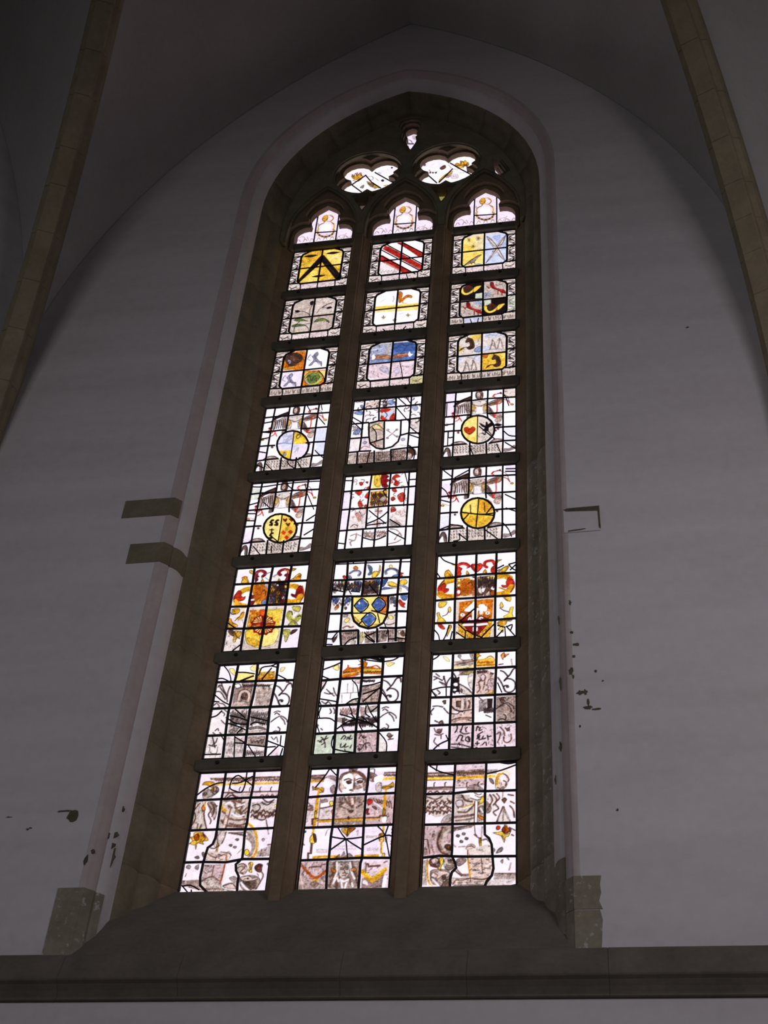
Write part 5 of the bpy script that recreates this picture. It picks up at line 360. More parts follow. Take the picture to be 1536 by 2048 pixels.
ART['M5']='''W|FV90 -8 736 68 728 70 502 -5 510;FV70 -4 487 68 480 70 246 0 253;FV50 639 740 701 734 700 509 642 514;Fy100 269 936 369 943 363 756 280 753;fY90 295 922 336 929 357 859 353 779 302 796;sd80 9 315 874 325 839 310 806;fR100 361 938 412 927 435 897 415 876 445 850 418 818 437 771 396 758 365 801;fr100 145 846 169 855 188 824 164 804;fr100 207 851 232 854 229 826;fr100 228 775 253 789 251 750;fr100 115 724 164 741 186 717 159 674 133 699;fr100 215 657 245 711 255 631 229 633;fr100 156 595 176 605 205 546 178 515 159 550;fr100 218 533 254 552 253 507;fr100 137 440 165 443 203 378 184 335 161 382;fr100 465 871 504 924 548 885 499 867 544 806 521 763 486 789 496 833;fr100 473 722 506 736 525 695 500 686;fr100 532 637 584 677 611 630 598 564 565 555;fr100 472 598 495 630 517 594 489 574;fr100 478 486 510 494 534 447 489 429;fr100 555 422 579 442 573 409;sn70 6 494 573 472 613 494 626 501 617;sb70 6 197 684 192 642 169 657 168 669;sR70 6 569 810 539 809 538 840 545 843;sn70 8 92 639 90 665 104 661 106 654;sb70 8 535 610 555 645 575 617 572 605;sn70 8 176 294 169 254 146 270 146 282;sb70 8 518 493 502 472 490 493 493 501;sR70 6 152 413 179 427 187 396 181 389;sn70 6 565 383 530 406 542 437 552 434;sb70 8 260 310 274 281 258 273 253 279;sn70 8 605 366 617 387 628 372 627 365;sb70 8 81 849 112 866 122 830 115 822;sR70 8 507 829 524 792 504 782 498 790;sn70 8 203 410 218 382 202 374 197 380;sb70 6 558 271 567 231 545 231 541 241;sn70 6 200 743 214 777 233 755 231 745;sb70 8 588 467 609 454 602 434 596 436;sR70 6 230 554 227 529 212 537 211 545;sn70 6 619 566 608 591 623 597 626 591;sb70 6 294 398 275 363 254 391 257 402;sn70 6 506 812 525 827 533 805 529 798;sb70 6 215 550 195 516 176 544 179 555;sR70 8 434 837 463 853 471 819 465 813;sn70 8 204 615 184 593 172 617 176 625;sb70 6 554 907 584 934 599 898 593 889;sn70 8 102 691 66 717 80 749 90 744;sb70 8 565 724 566 767 590 758 593 747;sR70 6 127 372 116 401 132 406 136 399;sn70 6 638 462 643 416 617 420 614 431;sb70 8 102 478 130 496 140 462 134 455;sn70 6 605 374 586 364 580 385 584 389;sb70 8 243 326 217 313 210 342 215 348;sR70 8 480 820 462 808 455 831 459 836;sn70 6 85 518 115 525 120 492 113 487;sb70 8 617 708 597 733 612 747 618 742;sn70 8 211 396 194 417 204 430 210 426;sb70 8 560 265 536 302 556 319 564 310;sR70 8 177 471 172 442 156 453 156 462;sn70 6 518 633 493 653 503 673 510 671;sb70 8 203 496 233 518 246 481 239 473;sn70 6 485 422 484 471 512 463 515 450;sb70 6 89 864 103 900 123 879 121 867;sR70 8 537 338 549 310 532 303 528 310;sn70 8 163 887 194 877 189 847 181 847;Fd100 270 714 431 726 438 534 269 517;fK100 285 662 309 682 336 645 321 613 296 627;fK100 342 679 375 687 394 651 362 620;sN90 9 274 573 331 589 432 568;fy100 314 602 346 610 366 564 325 556;fW80 291 560 324 568 335 527 293 526;fr90 398 572 435 591 437 545;sN80 9 274 707 288 647 297 685 310 638 317 703 331 648 340 683 353 646 360 702 375 626 383 676 397 622 404 683 417 642 426 670;sN80 9 278 637 291 601 300 633 313 599 321 630 334 596 343 636 357 574 363 644 378 580 386 622 400 566 408 620 420 589 428 636;sN80 9 281 595 295 529 303 583 317 523 323 597 337 544 345 597 360 523 366 593 381 528 388 589 403 515 409 590 423 530 432 568;fc80 363 609 411 649 429 614 398 572;FC60 89 411 237 486 244 241 91 244;fs70 179 492 228 510 240 441 200 412;FC60 474 397 626 494 631 238 482 252;Fg60 470 330 570 299 605 251 482 252;sn70 9 110 276 141 306 175 281;Fs80 328 489 395 488 399 421 328 422;Fs80 322 322 391 327 395 260 317 262;Sn100 10 357 492 363 252;Sn100 8 330 455 397 454;Sn100 8 324 289 393 293;sn70 7 265 305 313 323;sn70 7 415 280 454 310;sb85 10 117 165 165 182 216 155;sb85 10 107 122 162 106 173 193;sb85 10 133 42 122 87 162 106;sb85 10 492 218 551 201 595 142;sb85 10 541 81 578 154 604 119;sb85 10 486 32 559 47 598 76;sb85 10 247 186 282 160 343 100;sb85 10 373 141 437 179 454 166;sb85 10 258 152 289 171;sb85 10 388 172 420 191;sn60 7 246 207 257 172 264 208 275 171 283 195 293 170 300 207 312 163 319 192 330 170 337 194;sn60 7 248 172 260 132 267 160 277 136 285 158 296 129 303 156 314 134 321 164 332 123 339 158;sn60 7 362 201 372 173 379 209 390 174 398 200 408 175 416 198 426 173 434 202 445 157 453 189;sn60 7 364 163 375 126 382 158 393 126 400 156 411 130 418 165 429 123 436 164 447 129 454 158|12 79 949 81 524 74 4;12 264 954 256 732 252 519 256 240;12 231 242 234 0;12 452 952 447 736 456 499 475 11;12 632 951 638 504 639 -4;12 348 231 349 -5;12 1 740 247 745 447 742 705 745;12 -1 504 253 507 460 515 708 508;12 -3 237 252 240 466 242 713 235;7 271 472 360 374 447 288;7 265 305 377 361 455 443;7 258 284 447 299;7 477 341 581 253;7 477 197 630 84;7 586 950 629 763;7 3 888 79 881;7 -2 88 65 71;7 423 727 391 708 437 624;7 242 131 351 93 455 138;7 634 837 700 836;7 601 496 598 721'''
ART['L6']='''W|FV60 -7 916 157 928 163 776 10 778;FC60 -8 488 155 489 165 261 9 260;FC85 -13 239 150 236 161 4 -1 7;FV80 523 235 679 232 692 0 530 10;FC50 520 484 683 481 691 239 534 248;fd100 124 922 145 932 169 904 163 882 137 895;fd100 68 805 75 846 98 859 115 843 139 777 74 778;fd100 532 926 558 920 577 915 554 894 536 891;fd100 536 782 558 807 590 846 613 860 629 836 622 772;fY60 73 812 95 833 126 778 77 781;sO80 10 66 843 92 858 115 847;sO80 8 614 856 628 836 619 807;fm100 196 789 190 865 221 859 232 843 217 836 227 809 206 781;sm100 26 203 856 204 902 239 915 271 901 284 874 265 849;st60 10 202 887 234 904 260 891;sg70 10 287 874 328 890;sK60 7 262 769 270 807 255 830;fd100 255 777 263 815 284 791 281 768;sg60 8 292 828 340 787;FC70 362 861 423 865 421 767 372 770;sg60 14 367 838 404 866;fm100 515 776 506 859 478 861 468 839 489 823 481 778;sm100 26 504 852 505 897 466 915 430 906 412 877 430 853;sd70 10 467 907 499 894 514 866;fd100 415 771 422 812 444 780 436 769;sd100 44 160 705 112 697 73 662 60 625;fr100 34 657 57 696 91 668 85 638 110 614 130 621 126 584 103 570 73 565 45 552 20 598;sR90 10 32 649 23 605 40 537;sd100 40 52 544 90 526 141 508;sO70 10 35 627 74 609 120 584;sd90 20 41 582 83 534 122 517;sd100 44 537 714 593 703 634 663;fR100 603 665 634 715 668 661 677 600 658 549 627 559 568 592 559 623 597 613;sd100 44 648 587 628 544 576 525 538 535;sO90 9 654 706 680 600 650 513;Fd100 174 760 333 765 348 503 178 506;fo60 179 745 264 754 286 670 249 568 195 616;fi100 283 745 332 750 332 697 306 706;fu100 294 551 326 586 347 510 305 505;fm100 165 611 193 631 232 614 221 600 197 594 226 555 207 512 176 521;fW90 181 655 196 654 199 631;fW100 181 580 205 586 219 570 188 568;fW100 226 510 234 539 250 509;sO60 9 206 730 221 678 222 743 238 691 241 736 257 686 260 732 274 690 277 744 292 693 296 744 312 683 315 731;sO60 9 210 697 223 660 228 692 243 648 248 684 260 658 266 682 280 642 285 681 299 633 301 694 317 637 321 679;sO60 9 214 656 229 614 232 665 247 609 252 646 266 606 270 648 284 612 287 658 302 609 305 660 322 596 324 657;sO60 9 219 620 235 557 236 624 251 576 257 606 272 554 274 612 291 552 293 609 307 565 310 617 325 566 330 605;sN80 9 286 670 303 684 322 623;Fn100 346 756 513 768 529 506 360 502;fd100 354 718 376 732 401 678 381 634 361 650;fo100 415 662 438 675 461 629 432 616;fd100 415 602 438 616 465 592 448 526 430 527;fu100 358 576 391 604 409 603 402 558 373 545;fD100 411 752 484 755 513 656 472 643 428 706;fR100 463 614 493 620 522 521 474 509;fW100 407 625 406 616 399 612 392 617 388 626 390 636 396 639 403 635;fW100 506 578 503 564 493 559 482 566 476 580 479 593 489 598 500 592;fW100 515 667 512 658 504 655 495 660 490 668 493 677 501 680 510 675;fW100 428 729 426 721 421 719 414 722 411 730 413 737 418 740 425 736;fy100 353 726 370 732 376 709 361 703;sK70 9 351 740 368 686 373 735 388 690 395 722 411 669 416 721 430 687 438 715 451 688 458 723 474 674 477 733 496 663 500 719;sK70 9 358 681 374 635 379 679 396 622 400 676 417 624 420 686 437 630 442 672 457 637 463 679 480 618 484 676 499 630 505 677;sK70 9 364 624 380 574 383 640 400 584 405 630 421 580 427 622 444 568 448 620 464 569 468 630 483 584 489 630 505 577 511 618;sK70 9 370 578 385 534 391 576 407 524 412 572 426 537 432 582 448 529 453 575 468 534 474 577 490 522 495 575 512 513 517 560;fY100 487 725 509 716 507 686 490 695;fd100 29 479 90 482 100 444 67 417 31 441;sd100 26 133 428 126 384 97 371;fd100 8 362 31 372 51 330 94 302 103 276 20 266 23 317;sK80 8 16 442 37 419 66 425;sK70 7 138 435 120 428 112 400 71 343;sO80 7 31 368 49 323 94 298;fe100 587 472 661 468 660 416 630 411 598 435;se100 40 565 400 569 363 597 325 624 301 666 357;fe100 573 268 606 302 660 248 648 241 576 246;sK80 8 563 422 588 413 598 376;sK80 8 649 351 665 364 678 356;sK70 7 597 325 637 293 665 255;sY60 12 596 450 652 431;fn100 24 237 72 237 89 175 54 184;fd100 85 226 128 223 153 214 142 157 119 151 107 101 88 110 87 160;sK70 7 85 226 111 166 144 142;fe100 525 213 585 216 600 186 589 129 576 79 563 87 552 138 536 168;fN100 604 157 616 207 664 211 643 176;FC100 174 484 510 485 531 3 184 10;Fc80 171 162 213 66 288 40 467 43 507 112 518 11 184 10;Fo100 193 457 338 455 347 246 197 248;fr50 288 447 339 451 339 392 308 380;fd70 199 379 255 420 276 345 202 255;FY100 350 454 499 456 495 244 360 245;Fe45 350 454 499 456 498 404 356 406;fY100 193 226 326 225 341 43 250 60 208 109;fy100 335 225 488 230 480 85 436 52 352 50;fd50 215 145 328 102 334 51 261 63;FR100 447 272 464 240 439 221 438 188 404 185 386 160 353 175 322 164 298 192 263 199 254 233 224 255 234 286 217 318 242 337 242 370 276 373 295 399 328 384 359 394 384 366 419 359 427 325 457 303;Fy100 323 318 297 376 309 378;Fy100 331 245 328 192 316 196;Fy100 319 316 276 367 286 372;Fy100 326 247 303 202 293 209;Fy100 315 314 259 352 266 360;Fy100 321 251 282 218 274 227;Fy100 313 310 248 333 252 343;Fy100 318 255 266 238 260 248;Fy100 311 305 244 312 245 323;Fy100 317 259 256 260 254 271;Fy100 349 316 349 375 362 371;Fy100 358 243 385 192 374 189;Fy100 354 314 374 366 386 360;Fy100 363 245 405 202 396 196;Fy100 358 311 397 352 406 343;Fy100 367 248 421 217 414 210;Fy100 362 306 415 333 422 322;Fy100 369 251 429 237 426 228;Fy100 364 301 428 311 431 300;Fy100 370 256 431 260 431 249;Fo100 241 285 312 288 314 273 242 270;Fo100 367 282 439 287 444 272 369 270|16 172 957 177 767 175 506 167 250 170 4;16 348 957 341 772 347 510 351 245 345 7;16 526 957 519 768 523 506 522 242 522 4;16 -1 771 177 767 342 768 519 769 690 766;16 7 510 172 503 347 506 524 499 688 499;16 9 260 167 250 347 249 521 249 690 242;7 6 326 87 262;7 95 8 164 76'''
ART['M6']='''W|FP40 -11 153 103 146 88 52 3 3;fr100 84 790 101 799 120 779 107 758 92 767;fo100 176 884 197 904 220 880 212 858 186 861;sx100 22 152 820 179 843 219 843 244 819 235 790;sK60 7 146 813 173 840 213 851 250 822 240 790;fx100 128 749 130 793 160 790 174 752 158 739;sK60 6 137 785 157 754;fB85 307 908 331 898 356 859 354 801 339 781 315 790 330 825 315 870;fd100 396 768 415 831 420 897 433 859 428 808 408 767;fY100 357 764 360 808 381 827 410 817 402 775 381 748;sG60 8 320 892 346 838 338 788;fy100 509 881 525 890 540 874 533 849 516 854;sx100 22 486 788 481 818 511 840 551 840 586 815 598 785;sK60 7 479 804 505 845 562 839 598 792;fB80 539 740 560 767 599 771 606 741 579 729;fr100 615 791 649 780 633 767 642 745 624 732 616 762;fy100 78 725 101 730 109 693 87 688;fy100 48 669 81 688 78 652;fB90 194 714 263 715 265 650 221 669;fy100 162 681 190 697 215 669 189 635 170 651;fB100 183 629 234 639 265 607 191 603;fu100 124 655 152 660 155 624 132 626;fW100 154 700 150 687 139 682 127 689 121 703 125 716 136 720 148 714;fy100 121 620 138 622 134 597;fn80 3 644 32 649 42 598 19 600;sK75 9 -4 732 14 689 26 725 46 671 55 735 75 678 85 734 106 659 115 732 134 669 145 721 164 665 176 704 193 668 204 722 223 668 234 709 253 652 264 705;sK75 9 -2 709 18 652 29 695 46 663 58 702 77 645 88 701 108 633 118 687 136 654 146 703 167 630 176 703 196 627 207 686 225 633 236 689 254 631 265 681;sK75 9 -1 691 20 622 31 668 50 616 60 675 80 618 89 687 109 617 120 666 139 616 149 668 167 624 179 658 198 607 208 663 227 613 238 658 256 606 267 662;fW100 91 594 85 579 67 574 48 582 39 598 46 613 64 618 83 610;Fn100 280 721 428 722 432 565 291 555;fd100 287 699 315 710 340 672 312 668;fd100 343 708 377 719 374 669;fP100 331 644 358 664 371 627 344 615;fy100 394 632 426 657 433 628 407 602;fs100 298 619 350 614 374 584 364 563 307 568;fr90 289 584 317 589 314 561;fB100 383 711 433 721 437 664 397 667;sK70 9 286 720 299 670 306 713 319 664 326 700 339 654 345 710 358 661 365 706 377 658 384 702 397 657 403 710 416 658 423 706;sK70 9 289 669 301 637 308 684 321 628 328 667 340 633 347 674 360 621 367 664 379 634 387 667 399 627 405 674 418 625 425 673;sK70 9 291 641 303 604 310 652 323 601 330 644 343 599 350 633 362 596 370 630 381 602 388 644 401 587 407 648 421 585 427 633;sK70 9 293 609 305 575 313 608 326 558 332 610 345 565 351 611 364 572 371 611 383 573 390 610 403 567 409 616 423 556 429 603;fB100 448 663 456 712 507 722 492 673 467 633;fY100 509 686 548 689 605 649 601 628 545 640 515 664;fB90 457 605 484 631 563 617 602 614 485 603;fd100 505 658 556 639 595 628 545 629;fY100 620 697 669 707 688 670 661 644 622 654;sx100 20 628 639 673 621 703 584;fy100 618 612 635 611 637 575 626 576;fW100 680 586 675 574 659 570 643 576 636 589 642 601 658 605 673 599;fB90 6 544 58 546 72 510 53 469 28 492;fo100 44 434 70 467 84 438 69 411 47 399;fd100 81 481 104 479 105 457;fB90 139 533 180 529 182 494 150 475 129 449 131 491;fn100 131 427 153 433 155 404 139 399;FC50 -7 495 30 470 60 384 -2 374;sK50 8 13 534 31 505 45 534 65 489 77 537 97 495 110 533 129 495 142 534 161 490 174 529;sK50 8 16 503 36 454 49 489 69 447 81 487 100 451 112 499 133 440 145 485 164 446 177 488;fB80 541 506 569 504 576 469 548 478;fx100 571 462 598 474 606 432 584 426;fn100 574 413 595 419 594 398;fB90 634 527 694 528 686 467 653 476;fr100 618 458 631 482 660 448 682 432 673 405 685 384 646 401;sK60 8 540 517 550 484 555 523 565 487 570 525 581 470 586 509 596 469 601 517;sK60 8 542 479 553 434 558 471 567 441 573 466 582 440 588 470 598 427 604 467;FC85 126 344 199 345 268 175 129 171;fy100 143 273 163 306 192 297 188 277 162 251;fb70 132 343 171 347 167 320 134 315;sn80 10 138 198 176 216 205 200 232 205;FC80 534 341 605 342 603 166 515 179;fy100 536 293 563 308 586 275 560 260;sn70 10 519 212 558 203 600 220;Fy100 199 538 520 529 530 348 525 307 496 227 433 184 368 172 288 208 233 267 208 345;FO80 434 533 523 529 526 321 382 373 448 382 500 440 445 521;fd60 211 337 239 266 299 200 368 172 284 256 235 315;fd50 368 175 433 184 470 216 393 214;FY35 203 527 276 528 215 442;FB100 219 438 285 520 353 441 288 361;su40 16 243 429 284 464 319 437;FB100 379 437 434 519 507 439 445 354;su40 16 402 428 432 463 474 435;FB100 295 277 367 353 430 283 369 192;su40 16 318 269 365 298 397 279;fW100 272 465 270 456 265 453 259 457 256 467 257 475 263 479 269 474;fW100 358 326 356 322 350 320 343 323 340 328 342 332 349 334 355 331;Fb100 125 151 270 148 276 67 170 7 153 8;Fc90 210 58 270 74 269 7 225 3;fe70 299 126 349 129 341 76 313 11;Fb100 348 143 441 143 438 17 345 16;Fb100 457 149 544 150 541 24 460 15;Fb100 555 149 604 146 606 13 557 16;Fc100 620 145 701 139 707 13 627 12;fN100 52 81 83 106 98 132 91 79 67 40;fN90 655 102 680 134 702 79 678 68;fN70 641 50 679 48 676 9 643 11;SK65 6 142 144 150 128;SK65 6 162 144 170 128;SK65 6 181 144 180 128;SK65 6 201 144 201 128;SK65 6 220 144 219 128;SK65 6 240 144 238 128;SK65 6 259 144 264 127;SK65 6 279 144 284 127;SK65 6 298 144 306 127;SK65 6 317 143 320 127;SK65 6 337 143 338 127;SK65 6 356 143 364 127;SK65 6 375 143 371 127;SK65 6 395 143 397 127;SK65 6 414 143 413 127;SK65 6 433 143 438 126;SK65 6 452 143 452 127;SK65 6 471 143 468 127;SK65 6 490 142 498 126;SK65 6 509 142 517 126;SK65 6 528 142 536 126;SK65 6 547 142 545 126;SK65 6 566 142 566 126;SK65 6 585 142 586 126;SK65 6 144 119 147 102;SK65 6 242 118 241 102;SK65 6 280 118 289 101;SK65 6 319 118 317 102;SK65 6 377 117 380 101;SK65 6 396 117 404 101;SK65 6 415 117 423 101;SK65 6 473 117 470 101;SK65 6 492 117 500 100;SK65 6 511 117 507 101;SK65 6 530 117 529 101;SK65 6 549 117 546 101;SK65 6 587 116 590 100;SK65 6 166 93 174 76;SK65 6 185 93 190 76;SK65 6 224 92 231 76;SK65 6 244 92 246 76;SK65 6 263 92 260 76;SK65 6 282 92 291 75;SK65 6 321 92 325 76;SK65 6 417 92 422 75;SK65 6 436 92 436 76;SK65 6 455 92 464 75;SK65 6 493 91 502 75;SK65 6 531 91 535 75;SK65 6 550 91 546 75;SK65 6 569 91 568 75|15 118 994 128 749 115 549 114 352 118 158 139 8;15 288 976 285 735 281 535;15 454 989 454 748 445 535;15 614 973 607 727 606 536 610 349 614 165 619 19;15 -6 747 129 742 284 739 455 737 712 731;15 -7 559 115 552 195 549;15 520 533 606 539 716 541;15 -7 364 113 359 204 359;15 523 335 610 349 708 341;15 -6 160 118 162 275 161 280 168;15 467 175 614 162 711 165;15 280 161 292 -1;15 448 170 457 16;15 195 546 208 345 233 267 288 208 368 174 433 184 496 227 525 307 529 417 522 532;15 195 546 298 541 433 540 522 532;6 219 438 285 520 353 441 288 361 219 438;6 379 437 434 519 507 439 445 354 379 437;6 295 277 367 353 430 283 369 192 295 277;7 207 355 362 347;7 382 373 524 314;7 440 334 466 230;7 271 216 306 261;7 340 672 427 551;7 2 938 119 934 294 931 455 926 704 912;7 176 958 167 929;7 170 7 205 58 269 81;7 338 130 438 23;7 436 130 351 89;7 346 89 433 17;7 544 150 536 104;7 550 143 555 16;7 507 227 521 185;7 130 158 96 153 52 81;7 1 88 52 81;7 1 24 63 20;7 555 49 615 45;7 625 58 701 40;7 -14 646 111 606;7 142 647 182 572;7 174 608 260 593'''
ART['R6']='''W|fd100 71 748 82 777 108 786 136 744 149 699 78 707;sO80 7 76 762 105 789;fd100 563 739 593 774 640 797 646 771 611 721;fY80 581 753 628 787 634 764 599 729;fd100 541 867 586 868 556 851 545 833;sd100 14 140 851 182 826;fb100 545 747 569 761 563 724;fr100 184 711 185 815 218 805 230 790 219 761 225 731 208 706;sr100 26 193 837 223 850 265 843 289 816;sm90 8 199 855 241 860 283 838 295 808 271 794;fd100 267 721 272 765 296 726;fr100 531 719 533 800 503 795 486 766 492 729;sr100 24 527 808 503 858 467 864 437 851 429 814 450 791;sm80 8 432 807 443 858 502 865;fd100 415 726 438 769 451 724;fr100 358 744 313 792 307 822 324 843 357 834 390 843 411 823 402 779;fW50 336 820 348 816 346 790 334 805;sm70 10 318 836 310 807 358 741 408 793;fN100 345 853 365 863 360 833;sd100 46 167 668 114 657 74 637 57 602;fr100 19 575 39 610 74 637 92 607 87 578 116 569 111 540 76 520 29 538;sR80 9 73 674 27 604 20 553 48 486;sd100 50 41 515 77 484 166 471;so80 14 29 538 71 506 130 488;sY70 10 85 659 161 676;sd100 46 546 674 605 681 653 652;fr100 623 610 653 667 682 621 689 569 659 549 600 545 582 576 624 573;sd100 46 671 548 642 499 601 480 548 468;sd90 12 565 548 612 523;sR80 9 682 635 697 568 665 490;Fd100 185 674 350 686 348 474 180 477;fW100 303 682 345 672 339 650 309 659;fr100 181 565 211 570 223 533 218 489 183 484;fW100 192 608 213 606 204 585;fW100 221 526 217 510 206 505 195 512 190 528 195 543 205 548 216 541;fP100 300 521 335 533 342 489 312 483;fy100 191 667 244 671 233 649 198 637;sO70 10 220 670 230 620 238 654 247 621 254 669 264 602 271 656 281 616 288 653 298 603 305 649 314 617 322 652 332 591 339 647;sO70 10 221 628 231 558 238 632 248 565 255 620 265 561 272 630 281 570 289 620 298 565 306 605 315 555 323 626 332 554 340 607;sO70 10 222 576 232 530 239 576 248 538 256 568 265 536 273 571 282 526 289 589 299 537 307 565 316 512 324 564 333 531 340 582;sO70 10 223 545 232 492 240 554 249 499 257 543 266 479 273 550 283 497 290 540 300 492 307 534 316 494 324 525 334 471 341 531;sN80 9 287 609 310 630 328 592;fm100 321 688 350 690 345 672;Fn100 368 685 534 696 533 462 365 466;fy100 371 670 404 675 410 623 381 596;fy100 457 679 522 690 517 646 469 642;fy100 452 613 493 625 482 589 446 577;fW100 394 551 417 601 440 585 430 512 406 514;fC100 376 552 399 565 412 492 383 508;fW100 533 546 527 531 512 525 497 533 490 549 496 564 511 569 527 562;fr100 494 589 523 598 532 572 506 566;fO100 483 502 512 522 533 506 524 470 489 472;fc100 447 489 477 517 483 465 454 464;sK70 9 374 678 386 620 395 688 407 615 416 680 428 611 438 669 449 613 459 663 470 614 480 679 491 613 501 675 512 605 522 661;sK70 9 375 645 386 596 396 643 407 583 417 650 428 590 438 630 449 595 459 643 470 582 480 646 491 588 501 639 512 589 523 642;sK70 9 375 600 386 559 396 619 408 551 417 608 429 555 439 596 450 565 459 615 471 559 481 606 492 558 502 614 513 547 523 595;fY100 35 421 102 424 97 389 69 362 34 364;fY100 116 337 133 368 146 321 129 300;fY100 18 300 41 306 54 262 78 239 102 195 29 196 31 249;sn80 7 71 265 106 280 122 315;sO70 7 39 363 63 362;fY100 613 435 666 439 660 389 630 405;fY100 569 344 584 386 602 342 590 321;fY100 602 227 643 253 660 317 690 322 678 258 684 200 620 205;sK80 8 572 322 602 292 643 275;sO80 7 601 436 631 398 660 389;fr100 33 171 62 180 98 131 86 118 57 134;fd100 116 116 132 157 149 163 156 142 139 93 117 38;fd100 548 159 591 185 632 175 620 133 574 122;fY100 557 88 580 115 603 92 598 50 580 79;fn80 626 176 678 194 667 166;FC100 184 426 530 433 523 -2 188 -1;Fo100 214 410 351 423 352 193 212 202;Fo100 366 422 513 431 503 198 364 192;fO60 228 301 344 337 352 193 230 204;Fd100 213 181 352 172 355 -5 280 7 215 60;Fd100 370 171 509 183 488 14 372 1;fR100 212 209 264 227 322 252 358 207 398 244 439 230 468 200 463 150 418 82 366 36 284 112 254 164;SW100 20 343 387 274 316 304 311;SW100 18 304 311 349 372;SW100 20 346 394 340 197;SW100 20 339 316 352 200;SW100 18 260 156 353 154;SW100 18 370 149 457 154;SW100 22 374 319 447 322;SW100 22 411 361 409 275;SW100 30 402 355 421 355;SW100 30 441 331 441 311;SW100 16 368 299 363 221;fW100 268 266 258 251 237 252 226 269 236 284 257 283;fD100 252 267 250 262 245 262 242 268 244 273 250 273;fW100 486 270 475 255 454 256 444 273 454 289 475 287;fD100 470 271 467 266 462 266 459 272 462 277 467 277;sW100 10 299 211 311 231 320 206;sW100 10 422 221 404 229 396 212 410 200;SW100 14 347 119 348 90;SW100 12 374 117 374 89|15 176 972 173 690 175 449 178 190 179 -1;15 356 968 353 700 357 444 358 186 358 2;15 537 964 534 704 530 448 530 196 532 5;15 1 693 173 697 356 711 534 710 715 707;15 -4 442 175 449 357 448 533 451 716 451;15 -2 191 181 186 358 193 530 192 713 199;7 24 959 67 897 176 838;7 -1 767 37 698;7 2 123 42 64 55 0;7 84 -2 111 67 132 164;7 147 1 162 92;7 213 166 278 91;7 197 82 274 14;7 278 91 274 7;7 284 98 360 37;7 419 19 527 153;7 372 36 424 11;7 551 131 621 105;7 621 6 615 112;7 626 119 708 0;7 546 11 598 78;7 662 67 679 130 632 111;7 545 770 604 803;7 646 808 711 826;7 646 808 676 761 712 730;7 658 740 706 797;7 230 201 350 329'''
